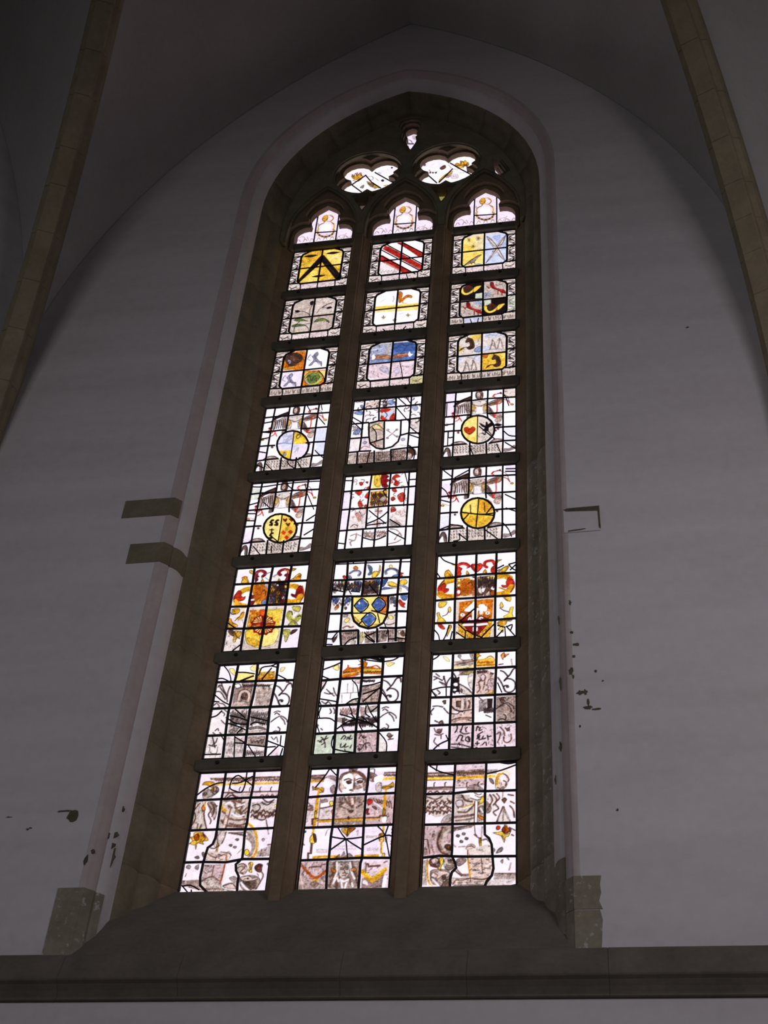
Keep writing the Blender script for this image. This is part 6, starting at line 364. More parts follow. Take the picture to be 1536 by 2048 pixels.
ART['L7']='''W|FV40 -14 942 167 943 172 776 3 788;FC45 -4 754 158 750 168 501 4 503;FC40 -12 491 158 488 165 235 4 236;FC60 -11 217 156 216 171 -3 0 -3;fy100 94 906 136 910 162 846 138 848;fy80 284 913 334 945 342 875 307 877;Fy100 172 859 333 855 338 765 184 776;Fd100 356 860 513 862 524 766 367 770;fy100 363 901 387 892 377 831 357 846;fy80 562 893 602 897 583 857 561 852;sn80 14 230 779 319 821;Fn50 220 766 337 772 343 724 237 731;sO60 12 370 790 503 795;Fb100 167 722 337 724 342 498 180 500;Fc100 369 749 517 726 508 495 371 496;fn75 251 622 270 655 302 632 303 579 256 589;ss100 16 227 584 236 650 274 668 313 638 317 565;sn70 6 215 584 222 664 272 685 327 644 327 551;fs70 201 558 295 553 313 499 185 506;sK85 9 242 736 253 720 261 731 272 721 280 731 291 713 298 731 309 716 317 730 327 717 335 732 346 712 354 727 365 712 372 729 383 710 391 724 401 712 408 728 420 708 427 724 438 708 446 720 456 708 464 720 475 702 483 716 493 703 500 718;sN70 8 250 719 257 714 263 720 270 711 275 720 283 710 288 718 295 709 300 718 308 709 313 716 321 706 326 716 333 708 338 717;fW100 223 725 219 709 205 703 189 711 181 728 185 744 199 750 215 742;fW100 525 702 521 691 510 687 497 692 490 704 494 715 506 719 519 714;sb50 12 374 660 389 634 398 656 412 631 420 663 436 630 443 664 459 631 467 655 483 620 489 662;sb50 12 379 622 395 586 403 613 417 590 427 609 441 588 449 615 464 587 473 604 488 574 496 603;sb50 12 385 574 400 547 408 570 424 531 432 567 447 529 454 570 470 531 478 563 493 534 501 563;sK70 7 170 742 211 746 228 711 194 700;Fc75 176 487 321 486 347 240 182 241;Fc50 350 484 504 482 521 238 364 239;sK55 10 175 452 192 402 193 471 211 414 216 452 233 405 238 446 252 417 259 445 274 405 277 465 295 406 300 442 315 405 319 459;sK55 10 180 415 196 379 200 421 216 378 219 433 238 369 241 423 257 382 263 414 278 375 283 418 299 370 304 416 320 365 324 415;sK55 10 184 386 200 349 203 396 222 337 227 376 241 343 246 387 263 335 268 372 285 326 288 377 305 326 307 389 326 324 330 373;sK55 10 189 354 205 311 209 355 227 296 231 348 246 308 253 337 269 291 273 337 289 297 291 355 308 303 314 338 329 302 333 349;sK60 9 353 459 368 412 373 449 387 407 392 441 405 414 410 451 424 409 430 437 443 407 448 438 461 408 467 438 480 399 485 440 498 405 503 447;sK60 9 360 405 374 362 378 411 391 373 396 411 412 358 414 412 430 362 434 406 447 367 453 397 466 369 472 391 484 365 490 395 503 363 509 389;sK60 9 366 353 381 312 383 367 397 325 403 355 416 325 421 356 434 329 439 362 453 321 459 351 473 310 475 364 490 315 494 362 509 315 514 350;fg90 189 266 215 290 260 295 254 257 204 246;fg80 271 256 285 281 319 279 300 248;fg85 362 296 440 305 499 283 512 264 432 280 371 270;fs70 362 252 512 264 521 238 365 226;fW100 280 316 276 307 264 304 252 308 245 318 249 327 261 330 274 325;fW100 439 324 436 318 428 316 418 319 414 325 417 332 425 334 434 331;fW100 329 278 327 270 320 267 313 271 309 279 311 287 317 291 325 287;Fc60 157 210 339 215 355 3 181 3;Fb100 362 207 513 207 520 101 366 132;FC50 351 114 521 95 520 3 359 9;Fb80 258 180 314 184 313 153 261 161;Fp80 583 31 648 90 646 5 580 7;FP100 662 4 688 64 695 3;sK60 8 389 175 407 142 418 162 434 146 446 165 463 137 473 170 491 133 501 166;sK55 8 357 71 371 41 377 71 391 36 397 65 409 44 416 64 429 41 436 61 449 36 455 68 467 43 475 61 487 38 495 57 506 43 513 62;sK55 8 360 46 373 21 379 50 392 25 399 47 412 23 418 49 431 24 438 49 451 19 458 44 470 23 477 45 490 16 497 39 509 14 515 46;sg45 9 177 151 193 126 201 157 218 124 225 164 244 115 251 151 267 123 275 153 293 108 300 153 318 102 324 156;sg45 9 186 91 204 48 211 86 229 45 234 95 254 38 261 77 277 52 284 88 301 48 309 80 325 49 334 73;sK75 10 35 731 65 688 109 631 130 569;sK75 10 49 757 75 701 115 631;sK75 10 131 724 121 671 122 603;sK75 10 13 677 56 668 109 591;sK75 10 24 724 33 744 59 729;sK70 9 17 536 37 555 66 520 44 508;sK70 9 61 553 98 544 126 510;sK70 9 98 465 124 444 121 424;sK70 9 118 484 146 456 163 416 141 404;sK70 9 104 380 138 345 169 331;sK70 9 67 278 87 296 96 277;sK70 9 52 259 73 239;sK70 9 110 257 124 243;sK80 11 581 605 602 624 643 615 672 580 674 528 649 497 610 499 583 539 592 559 615 557;sK80 11 542 708 572 692 605 650;sK80 11 671 726 644 714 621 662 581 612;sK80 11 526 642 561 587 598 506;sK80 11 630 742 671 726 687 685;fK90 628 547 622 535 607 535 598 548 604 560 619 560;sK75 9 543 341 583 378 626 395 674 360 683 334;sK75 9 560 437 587 448 610 440;sK75 9 568 417 583 429 608 408;sK75 9 622 382 653 349 669 310;sK75 9 610 287 629 268 626 243;sK75 9 571 239 597 250 626 236;sK80 9 36 139 72 125 100 130;sK80 9 53 215 72 163 91 112;sK70 9 96 200 90 162 65 138;sK60 6 45 114 59 63 111 55 114 117;sK70 8 565 192 590 166 609 190 626 140|16 173 964 170 832 161 722 160 561 155 429 163 229 174 -3;16 349 964 356 764 352 603 341 465 347 233 355 3;16 532 958 535 765 526 645 516 475 527 231 534 3;16 5 774 173 769 355 767 530 762 691 758;16 4 500 168 501 348 497 514 494 694 494;16 -1 230 166 229 354 227 527 228 693 230;7 32 960 91 886 121 821 131 772;7 0 809 53 812 119 773;7 183 869 249 864 334 844;7 208 774 275 804 331 824;7 372 824 391 906 472 920 522 944;7 472 920 526 903;7 406 781 480 899;7 535 827 621 773 647 744;7 6 644 88 572 152 535;7 5 577 59 567;7 0 411 56 428 96 478;7 211 485 310 395;7 174 422 258 398 330 368;7 166 389 242 340 341 329;7 173 344 270 307 331 272;7 361 399 443 375 519 352;7 365 321 407 345 494 322;7 249 206 347 145;7 248 212 270 12;7 262 149 348 139;7 361 126 520 101;7 372 126 454 6;7 536 156 640 109 686 88;7 558 8 635 103;7 662 4 676 77;7 -2 47 153 44;7 133 217 155 185;7 261 243 295 286;7 647 201 651 108;7 543 94 614 97'''
ART['M7']='''W|fy100 87 869 134 896 144 846 121 840;fy100 554 891 627 884 592 854 568 855;Fo100 177 816 222 856 333 844 441 854 515 829 531 772 349 787 177 752;fr50 180 780 230 771 325 788 267 756 183 752;sO100 10 183 823 222 863 220 885 235 856 332 851;fo100 300 946 321 923 331 944 352 915 374 942 370 914 389 899 369 850 314 852 336 880 305 885 328 901;sO100 10 356 857 417 855 471 866 516 822;fY80 357 843 515 829 511 808 360 801;sN70 8 189 819 202 808 212 821 225 808 235 820 248 806 258 816 270 809 281 814 293 808 304 816 316 806 327 816 339 806 350 814 363 803 373 812 386 799 396 813 409 799 419 813 432 797 442 807 454 798 465 809 477 797 488 809 500 797 511 808;sy50 10 179 791 323 816;FV40 -15 733 28 731 30 647 1 635;fs80 1 697 28 724 47 716 24 648;Fb100 359 661 520 675 514 490 360 490;Fn50 352 745 520 766 510 731 360 731;Fs45 366 647 384 650 384 632 366 630;Fs45 368 615 386 618 386 601 369 598;Fs45 371 583 389 586 389 569 371 566;Fs45 373 552 391 554 391 537 373 535;Fs45 376 520 393 523 393 506 376 503;Fs45 393 646 411 648 411 631 393 628;Fs45 395 614 413 617 413 599 396 597;Fs45 398 582 415 585 416 568 398 565;Fs45 400 551 418 553 418 536 400 534;Fs45 402 519 420 522 420 505 403 502;Fs45 420 645 438 647 438 630 420 627;Fs45 422 613 440 615 440 598 422 596;Fs45 425 581 442 584 442 567 425 564;Fs45 427 549 445 552 445 535 427 532;Fs45 429 518 447 521 447 504 429 501;Fs45 447 643 465 646 465 629 447 626;Fs45 449 612 467 614 467 597 449 594;Fs45 452 580 469 583 469 565 452 563;Fs45 454 548 472 551 472 534 454 531;Fs45 456 517 474 520 474 503 456 500;Fs45 474 642 492 645 492 628 474 625;Fs45 476 610 494 613 494 596 476 593;Fs45 478 579 496 581 496 564 478 562;Fs45 481 547 498 550 498 533 481 530;Fs45 483 516 500 518 500 502 483 499;Fs45 501 641 519 644 519 627 501 624;Fs45 503 609 521 612 521 595 503 592;Fs45 505 578 523 580 523 563 505 561;Fs45 508 546 525 549 525 532 507 529;Fs45 510 515 527 517 527 500 510 498;sK85 9 360 725 368 708 373 722 381 703 386 719 394 701 399 716 406 705 411 721 419 700 424 721 432 703 437 717 445 704 450 719 458 698 463 718;fW100 523 716 517 705 500 701 483 706 475 719 481 730 498 734 515 729;fW100 223 705 217 690 201 684 183 691 175 707 180 723 197 729 215 721;fW100 276 717 272 706 260 702 246 707 240 718 244 729 257 733 270 728;fW100 149 701 144 684 129 677 113 685 105 703 110 721 125 727 141 719;fs80 294 726 335 732 336 690 295 705;Sg60 6 233 694 238 597;Sg60 6 281 699 287 602;Sg60 6 184 599 334 600;Sg60 6 268 596 267 541;Sg60 6 191 585 199 503;fc90 254 487 281 513 309 533 338 504 313 485;fb90 310 526 334 525 336 497;Fp50 184 463 333 464 342 349 199 362;Fb70 410 454 510 463 515 396 415 386;Fb80 170 356 235 353 223 294 174 316;sn60 9 193 436 207 407 214 446 230 402 238 440 252 404 260 443 274 409 283 441 297 404 306 437 320 406 329 435;sn60 9 195 406 210 373 218 408 232 373 241 402 255 370 263 404 277 379 286 402 300 376 309 407 322 377 332 395;sK70 11 218 345 229 319 235 349 246 319 253 339 263 313 269 343 280 316 285 349 298 303 303 343 314 306 320 338 331 301 337 335;sK70 11 220 321 232 287 238 317 249 287 254 327 265 289 270 330 282 289 288 321 299 281 304 328 316 278 322 314 333 284 339 312;sK70 11 222 302 234 263 238 308 250 272 256 302 267 272 272 302 284 265 289 310 301 262 306 304 317 271 323 301 334 266 340 300;sK75 11 359 352 372 318 378 359 392 314 398 357 412 306 419 344 431 318 439 349 451 320 459 344 472 302 479 344 491 309 498 350 511 307 518 342;sK75 11 361 326 374 282 381 322 394 288 400 333 413 290 421 319 433 295 440 337 453 294 461 320 474 278 481 317 492 291 499 330 513 272 519 334;sK75 11 363 307 376 259 383 305 396 254 403 297 416 255 422 304 435 267 442 307 455 256 462 294 475 251 482 294 495 257 501 302 514 257 521 298;sn50 9 363 454 373 405 375 445 384 407 387 447 396 403 400 437 408 407 410 452;sn50 9 366 416 375 375 379 397 388 363 391 401 399 373 402 406 411 366 414 409;fW100 300 351 295 335 279 329 261 336 253 353 259 369 275 375 292 367;fW100 283 308 278 299 264 296 249 300 243 310 248 319 261 322 276 318;fW100 210 281 205 270 190 266 175 272 167 283 173 294 187 298 203 293;fW100 438 309 433 300 422 296 410 301 405 310 409 319 420 323 432 318;fW100 466 351 463 342 454 338 445 342 440 352 443 361 452 365 462 361;fW100 526 272 520 261 507 257 492 263 486 274 491 285 505 289 519 284;Fp50 202 262 331 263 329 218 206 216;fD80 223 287 281 298 339 303 421 306 506 263 423 280 353 282 260 266;Fq100 -3 197 149 198 156 4 0 3;Fq100 170 197 336 198 340 4 179 3;Fz100 351 200 520 197 524 3 358 3;FC70 535 184 599 84 610 7 536 3;Fp30 609 116 701 119 702 3 616 7;sK80 8 46 124 72 149 87 116 66 97;sK80 8 53 169 84 148 112 160;sK80 8 93 116 97 70;sK80 8 27 138 63 123;sK80 8 98 180 85 135;sK80 8 224 143 245 175 263 161 248 142;sK80 8 272 135 281 161 288 141;sK80 8 303 179 294 141 317 146;sK80 8 228 98 225 66 243 65 264 90;sK80 8 269 96 260 64 289 70;sK80 8 317 82 307 56 312 62;sK80 8 375 144 390 176 404 149;sK80 8 414 169 410 143 433 155;sK80 8 411 59 431 97 466 95;sK80 8 432 90 441 38;sK80 8 380 86 415 78;sK80 8 372 41 401 40;sK80 8 382 53 387 28;sK80 8 262 45 269 32;sK80 11 578 603 601 623 643 614 672 579 672 524 644 492 603 493 577 535 587 555 611 554;sK80 11 541 709 572 693 605 651;sK80 11 678 731 649 718 622 664 578 610;sK80 11 522 640 556 584 591 501;sK80 11 635 747 678 731 692 688;fK90 624 543 617 531 602 531 593 545 600 557 616 557;sK75 9 525 329 570 367 615 385 664 350 672 323;sK75 9 548 428 577 440 601 433;sK75 9 555 408 572 420 597 399;sK75 9 610 372 642 337 656 297;sK75 9 593 273 612 253 608 227;sK75 9 550 222 578 234 608 220;sK75 9 54 646 87 610 127 574;sK75 9 39 612 77 597 112 602;sK75 9 113 658 129 609 151 573;sK75 9 24 524 56 502 78 522;sK75 9 62 495 84 515 111 486;sK75 9 103 446 118 412 107 399;sK75 9 132 452 146 424 143 397;sK75 9 -3 316 18 282;sK75 9 44 255 57 241;sK75 9 606 161 631 141 653 160;sK75 9 620 122 660 127;fn80 606 168 622 187 647 160 631 128;fn50 678 724 703 716 693 674|16 159 959 165 746 163 600 159 478 169 211 173 3;16 339 965 352 752 349 592 344 470 342 197 349 3;16 524 971 527 751 526 585 516 470 530 210 536 3;16 -4 739 171 746 352 748 533 747 707 747;16 -8 478 165 477 343 480 521 483 704 482;16 -9 204 166 207 341 207 527 210 707 213;7 4 852 98 890 162 923;7 -2 788 81 743;7 46 730 3 614 3 552;7 3 552 107 527 168 511;7 -2 539 28 476;7 269 727 317 663 337 559;7 230 481 286 527 339 538;7 353 661 442 671 524 696;7 377 503 438 561 516 640;7 371 578 522 633;7 421 467 457 385 523 282;7 366 964 529 907;7 427 961 528 914;7 356 936 529 899;7 470 966 528 921;7 535 906 613 917 671 957;7 450 392 511 450;7 191 389 289 351 350 322;7 180 243 257 306 349 329;7 349 329 458 285 532 229;7 285 392 351 302;7 382 354 471 265;7 212 281 247 214;7 -2 309 37 209;7 -1 356 106 352 163 310;7 24 463 12 402 22 362;7 157 178 147 101 170 35;7 181 48 258 26 340 10;7 540 190 604 97 610 7;7 538 585 583 521;7 365 275 399 215;7 410 461 409 387 454 345;7 267 466 297 391'''
ART['R7']='''W|fy70 91 927 132 911 151 869 116 884;Fc100 186 874 355 879 351 790 188 798;Fb80 192 860 355 872 350 831 251 822;sn70 8 193 832 268 849 355 865;sy70 14 193 805 345 811;fb80 318 950 353 956 354 886 331 894;fg70 247 921 243 908 233 903 222 909 217 922 221 935 232 939 243 934;sn70 9 237 899 267 877 343 880;fW70 286 810 280 806 263 805 247 807 240 813 246 817 263 818 279 815;FY100 375 871 442 875 495 893 536 857 532 798 377 802;fd100 373 955 400 960 400 926 418 914 395 905 384 871 375 871;sO90 9 379 817 531 815;sO70 8 384 854 391 840 398 857 405 838 411 850 418 837 425 852 432 840 438 850 445 838 452 854 459 834 465 854 472 832 478 853 486 833 492 847 499 834 505 849 513 829 519 851;sd90 9 384 871 442 878 497 907 536 857;fo90 582 910 611 936 620 918 653 920 629 897 606 881 601 860;sn80 8 611 929 618 887;sb70 8 671 864 678 801;sK70 8 566 814 601 819;Fn75 189 764 357 776 358 721 196 722;fe60 264 753 346 763 346 735 271 732;fW100 237 700 266 708 267 657 244 658;fW100 278 684 301 689 302 662 278 663;fC100 312 723 358 735 359 571 314 627;fW100 238 747 231 730 213 724 194 732 186 750 193 767 212 773 230 765;sD85 12 185 704 191 668 196 695 203 673 208 700 214 671 220 694 226 673 231 703;sD85 12 185 675 192 639 197 670 203 646 209 670 215 635 220 667 227 644 232 672;sD85 12 186 641 193 617 198 640 205 607 209 644 216 612 221 634 228 607 233 640;sD85 12 187 608 193 589 199 605 205 588 210 610 217 584 222 614 228 580 233 612;sD85 12 188 581 194 552 199 585 206 546 211 574 218 548 223 575 229 549 234 580;fW100 229 632 224 619 210 615 196 621 190 634 195 646 209 650 223 645;fW100 299 628 293 617 280 613 266 618 259 630 265 641 279 646 293 640;fC100 244 631 315 587 351 530 299 526 246 563;sK90 10 189 743 226 659 241 543;sK80 8 238 638 303 587 345 538;fW100 239 543 234 535 224 532 213 536 209 545 213 553 223 556 234 552;fn80 251 590 269 575 258 542;fW100 217 578 213 571 203 568 192 572 187 580 192 587 202 590 213 586;Fs100 375 754 538 767 525 521 374 522;Fn50 381 761 474 763 474 729 381 727;fp100 422 718 451 716 458 675 435 655 414 684;fz100 476 660 528 664 522 528 484 530;sn80 9 417 670 401 637 413 582 391 542;sn60 8 452 689 447 621 437 567;fd50 478 544 524 562 522 522 455 522;sn80 7 417 711 440 724 458 688 435 655 414 684;sK70 9 386 762 393 739 398 763 404 738 410 769 416 741 421 759 428 737 433 768 439 741 445 766 451 736 456 761 463 742 468 760;fK90 492 735 509 741 527 726 510 713;fW100 535 746 530 739 518 736 506 740 500 748 505 756 518 758 530 754;Fs100 179 499 346 497 352 242 180 244;FN100 214 470 260 471 256 400 216 409;Fb60 226 456 255 458 253 414 227 419;FC80 263 474 283 476 274 366 263 367;Fn70 283 460 300 472 302 385 280 379;fC60 300 479 340 490 331 383 308 384;sn80 12 318 465 330 444 320 390;sK85 11 181 418 211 383 274 359;sK80 9 183 344 229 342 251 367;sK80 8 263 367 349 375;sn60 14 190 283 253 300 351 295;sn50 10 197 263 276 286 345 269;fW100 238 354 232 347 217 345 203 349 196 357 202 364 217 366 232 362;FC50 369 489 404 494 407 359 373 334;Fg75 404 467 468 477 470 369 407 346;FK100 471 477 520 478 516 387 475 376;FW100 473 490 519 495 517 478 471 480;sK75 8 447 362 454 340 460 364 467 339 474 368 481 337 487 365 494 340 501 363 508 341 514 360 521 343 528 357;sK75 8 446 385 454 366 460 388 467 363 473 384 480 363 487 384 494 355 500 382 507 362 514 386 521 354 527 381;sK80 8 465 316 506 293;sK70 8 404 494 439 458;Fb100 548 493 717 498 717 242 550 244;Fc40 550 385 655 346 627 247 550 244;fn80 578 471 606 483 613 436 590 423;Fp100 192 230 355 228 355 -3 181 0;Fp100 369 227 536 225 534 7 369 3;Fp80 553 224 711 229 711 3 554 6;FV60 -2 221 164 218 164 1 0 3;sK85 9 232 228 233 195 217 163;sK85 9 278 226 262 167;sK85 9 313 204 301 191 308 164;sK85 9 256 167 291 145 331 150;sK85 9 230 83 246 121 257 134 280 126;sK85 9 280 119 270 87 287 79;sK85 9 309 111 304 85 333 70 338 103 320 117 339 70;sK85 9 191 52 259 48 346 17;sK85 9 192 25 283 7;sK85 9 253 62 257 42;sK85 9 388 173 398 212 410 199;sK85 9 422 198 411 172 433 177;sK85 9 412 99 400 126 440 157;sK85 9 395 93 417 125 412 86 441 91;sK85 9 446 117 441 91 464 96;sK85 9 480 122 487 82;sK85 9 481 109 509 114;sK85 9 385 51 413 49;sK85 9 399 67 399 34;sK85 9 442 38 459 57;sK85 9 470 56 474 30;sK85 9 391 14 397 14;sn80 9 44 212 62 171 97 162 107 202;sn80 9 52 152 86 143 120 155;sn80 9 103 142 104 109;sn80 9 58 118 48 79 89 38;sn80 9 582 196 612 154 618 114;sn80 9 623 187 646 159 657 192;sn80 9 612 101 613 62 642 47 670 72 669 125;sn80 9 562 51 578 97 583 149 555 131;sn80 9 619 22 625 8;fn80 67 197 96 202 100 169 74 164;fn80 634 180 657 185 657 159 637 153;sK75 10 22 724 51 709 93 680;sK75 10 38 751 68 722;sK75 10 70 667 111 645 129 623;sK75 10 103 720 116 678 129 623;sK75 10 161 703 139 664 129 623;sK75 10 109 720 104 693;sK75 10 23 690 46 702;sK75 10 26 426 66 427 106 415;sK75 10 105 469 122 475 128 447;sK75 10 17 346 10 373 32 405;sK75 10 118 401 148 359 166 345;sK75 10 47 284 71 270;sK75 10 82 263 105 281 117 247;sK75 10 55 586 79 558 68 545;sK75 10 15 568 51 532;fn60 70 667 105 652 129 623 100 632;fn70 77 256 93 282 111 248;fn90 105 476 133 481 128 454 117 441;sK80 11 613 646 636 666 677 657 703 621 701 567 673 534 632 536 608 578 619 598 643 597;sK80 11 582 751 611 736 641 693;sK80 11 716 772 687 759 659 706 613 653;sK80 11 560 683 590 627 620 544;sK80 11 675 788 716 772 728 730;fK90 655 586 648 574 632 574 625 588 632 600 647 600;sK75 9 548 372 593 410 639 428 686 391 692 364;sK75 9 575 471 604 484 627 476;sK75 9 581 451 598 463 622 442;sK75 9 634 414 663 379 675 338;sK75 9 612 315 630 294 624 267;sK75 9 567 263 595 275 624 260|15 177 964 177 778 173 513 172 238 173 0;15 365 962 366 775 357 510 361 234 360 3;15 546 960 544 780 537 507 536 232 542 6;15 -3 780 177 778 366 782 543 784 719 785;15 -3 512 176 509 360 510 537 511 716 512;15 -8 238 175 238 360 238 538 238 714 239;7 -1 897 39 922 72 962;7 3 586 83 609 170 611;7 9 582 46 519;7 45 7 94 57 167 93;7 143 140 167 86;7 129 610 132 515;7 558 629 594 531'''
ART['L8']='''W|Fp35 0 1062 695 1062 695 0 0 0;FV80 7 1062 29 1061 9 852 4 860;Fn85 95 1011 687 1007 688 983 105 991;Fp80 112 994 689 987 690 951 132 957;sn80 8 141 994 153 985 162 994 174 980 183 995 195 979 204 996 216 978 225 994 237 982 246 993 259 975 267 994 279 979 288 991 300 977 309 990 321 979 329 994 342 972 351 988 363 973 372 986 383 976 392 989 405 971 414 984 426 969 434 985 446 974 454 990 467 973 476 984 488 966 497 982 508 971 517 983 529 969 538 983 550 970 559 983 571 969 579 982 592 966 600 984 612 969 621 979 633 964 641 983 653 968 662 981 674 964 683 979;Sd100 14 162 948 694 944;SY100 6 176 950 694 946;FV70 222 934 688 931 688 875 222 877;sK80 6 280 920 273 908 275 884;sK80 6 367 917 360 905 361 881;sK80 6 453 914 446 902 448 878;sK80 6 539 911 532 900 534 876;sK80 6 629 909 622 897 623 873;Sn80 12 216 870 696 866;Fp90 224 861 689 863 687 815 224 813;sn90 9 250 828 288 867 336 834 388 816;sK90 8 266 820 306 843 353 809;Fc60 383 856 476 857 474 814 381 816;sn80 8 538 820 557 839 581 818;sn80 8 581 818 600 838 623 817;sn80 8 623 817 642 836 666 816;sn80 8 666 816 685 835 709 814;fd100 42 948 56 976 114 978 146 957 126 945 145 912 143 872 124 881 114 929 68 947;fn80 134 937 172 927 191 895 174 863 145 864;fb70 55 883 94 914 145 864 130 816 71 818;fn80 57 867 77 882 94 865 75 842;fW100 230 853 224 836 207 830 188 837 178 855 183 872 200 878 220 870;sK60 7 105 833 160 855 177 887;fc85 11 788 68 794 85 722 104 642 132 547 10 550 10 645;fb80 112 785 170 783 203 702 192 624 173 656 136 720;sn85 9 91 785 89 745 80 706;sn85 9 115 769 150 720 135 673 164 625 161 593;sn85 9 141 784 179 719 166 656;sn85 9 95 706 102 658 139 547;sn85 9 13 724 30 755 48 779;sn85 9 12 581 32 644 18 692;sn85 9 60 549 60 596;sn85 9 81 548 90 587;sn85 9 165 767 196 750;fo100 68 738 86 769 103 721 87 710;Sd100 10 91 785 92 753;fd100 9 480 41 483 43 518 93 521 131 500 170 449 126 438 137 411 85 424 79 370 60 424 15 418 39 448;fO100 48 487 73 509 92 478 82 447 56 455;fR80 67 502 80 509 87 486;fY80 33 440 68 447 70 409 29 417;sn80 7 117 501 143 469 126 438;sm80 9 115 516 134 477;fg100 81 304 108 315 122 292 98 289;fg100 133 338 153 345 153 299;fg80 23 218 41 240 65 225 54 202;fg80 94 216 126 239 126 193;sn60 7 31 142 38 165;Fb100 12 108 151 113 168 42 222 11 91 43 10 75;fW60 7 45 52 29 96 13 13 4;Fc85 226 797 455 798 459 539 239 544;sn70 14 247 797 312 795 345 762 321 731 290 748;sn70 14 370 793 403 760 364 729;sn70 14 246 701 286 668 266 606;sn70 14 349 730 398 681 449 727;sn70 14 305 636 378 619 448 625;sn70 14 325 589 398 571 453 585;sn70 14 415 776 396 697 431 649;sn70 14 325 810 379 777 390 800;sn70 14 250 622 299 574 443 555;sn70 14 381 705 415 665 453 695;sW70 12 266 764 300 779 334 738;sW70 12 369 745 417 760;sW70 12 327 683 381 650 429 664;Fs100 279 724 310 731 297 535 272 536;Sn80 7 311 723 297 535;sd100 16 227 765 243 725 274 708;fe50 350 722 381 705 398 681 369 690;Fc70 479 774 690 791 693 641 598 613 492 616;sn85 10 485 683 495 705 511 687;sn85 10 516 673 526 695 542 677;sn85 10 547 663 557 684 573 667;sn85 10 574 681 584 703 601 685;sn85 10 605 671 615 692 632 674;sn85 10 636 660 646 682 662 664;sn85 10 664 678 674 700 690 682;sn85 10 490 642 500 664 516 646;sn85 10 521 632 531 654 547 636;sn85 10 548 650 558 672 575 654;sn85 10 579 640 589 662 606 644;sn85 10 610 630 620 651 636 634;sn85 10 637 648 648 669 664 652;sn85 10 668 637 678 659 695 641;sK75 9 490 742 531 756 556 724 527 677;sK75 9 565 771 610 746 649 776;sK75 9 568 803 615 770 662 792;sK75 9 516 646 577 613 638 635 681 689;fy100 695 736 692 728 684 725 674 728 669 736 672 744 681 747 690 744;fV70 611 620 694 634 699 532 635 534;Sn80 8 619 612 655 487;fc60 242 521 299 519 291 419 225 390 235 467;Sn70 8 236 513 249 420;sn70 8 306 519 299 465 284 419;Fg75 321 515 462 515 460 473 352 495;sn70 10 329 507 423 493 526 452;fg100 388 447 402 458 420 451 411 434;fg100 342 398 356 409 374 402 365 386;fg100 379 382 393 393 411 386 402 369;sb60 7 423 324 453 361;fd100 246 412 259 420 261 381 257 335 245 343 245 374;sN80 8 197 382 227 374 266 396;Fc80 489 522 560 520 566 412 533 398 475 468;sd100 16 474 585 522 545 558 474 575 397 570 321 546 291;sb80 12 469 515 524 467 554 397 542 321 517 299;sb80 12 493 491 545 413 546 352;sb80 12 484 453 531 413 539 352 522 314;fY100 520 333 516 313 503 305 487 313 478 334 481 354 495 363 511 354;fn90 630 440 627 430 619 426 609 431 605 441 607 450 615 454 625 450;FV45 560 520 692 525 692 409 665 402 663 303 586 305;Fb70 582 336 654 380 657 296 580 294;Fb60 660 387 693 402 694 303 650 296;Sn80 7 659 395 693 402;Sn70 7 614 358 614 304;Fs100 172 337 229 359 289 334 352 337 340 265 167 276;Fz100 161 238 337 238 335 99 324 77 170 79;fc100 168 94 233 131 292 107 330 84 343 39 444 8 222 11 173 57;Sn80 6 247 229 247 131;sn80 7 174 102 246 138 306 103;SO90 10 337 234 330 129 323 84;SO90 10 342 326 343 272;sn70 7 184 329 252 297 325 326;Sn70 6 255 301 255 274;fs60 343 348 374 325 366 279 338 280;sK60 7 288 342 352 333 376 310;sn50 6 189 41 198 32 205 42 214 32 220 42 230 29 235 45 245 29 251 42 261 30 266 43 276 33 282 40 291 31 297 42 307 32 313 41 322 33 329 39;sn50 6 190 38 200 23 205 38 215 23 221 37 231 23 237 33 246 22 252 33 262 22 267 38 277 21 283 37 292 24 298 35 308 23 314 35 324 19 330 32;fs100 347 61 406 83 457 67 454 30 370 39;sK70 7 348 54 407 75 437 60 462 22;fb80 387 120 427 135 459 104 434 82;sn60 7 177 230 205 229;fn100 577 207 608 236 645 221 637 168 603 169;fm60 597 214 623 229 635 191 608 184;fc100 431 210 462 239 505 231 525 178 495 148 443 172;sn80 8 439 202 472 217 495 201 471 171 494 156;sn80 7 449 232 483 239 514 216;fY100 525 238 544 253 563 237 557 200 562 162 532 178 536 208;sn70 7 538 245 550 200 539 178;fb100 477 126 537 140 607 131 639 94 633 34 554 6 495 37 473 96;fN55 499 111 554 117 614 79 580 20 523 36;fs100 477 126 538 133 609 116 620 139 604 154 623 116 570 95 501 96;sW80 12 489 81 522 44 560 13;fN80 558 73 554 61 541 57 526 62 519 73 523 85 537 89 551 84;fN90 545 114 543 109 538 106 532 109 529 114 530 119 536 121 542 119;fV100 644 228 685 235 696 137 662 78 640 27 620 27 644 108;sn70 9 637 168 656 130 619 34;FV100 600 20 692 22 695 4 602 5;Fn60 483 22 594 13 596 -4 479 -2;fn80 691 231 689 224 683 221 676 224 672 231 674 239 680 242 687 239|14 222 1064 224 918 222 797 226 537 225 467 211 413 176 383 167 322 159 253 155 132 165 64 230 4;14 465 1064 470 910 463 790 466 593 458 515 466 399 470 285 446 255 425 233 435 180 462 134 462 74 469 0;14 11 808 216 813 467 818 694 815;14 11 538 225 541 460 535 705 540;14 -4 260 158 261 342 253 478 277 555 275 687 273;7 8 856 72 915 160 960 225 966;7 286 997 332 1028 404 976 476 918;7 286 997 275 916 329 882 381 872 401 944 401 1058;7 291 956 362 962 456 1015;7 19 59 88 66 164 27;7 18 67 76 6;7 101 28 104 6'''
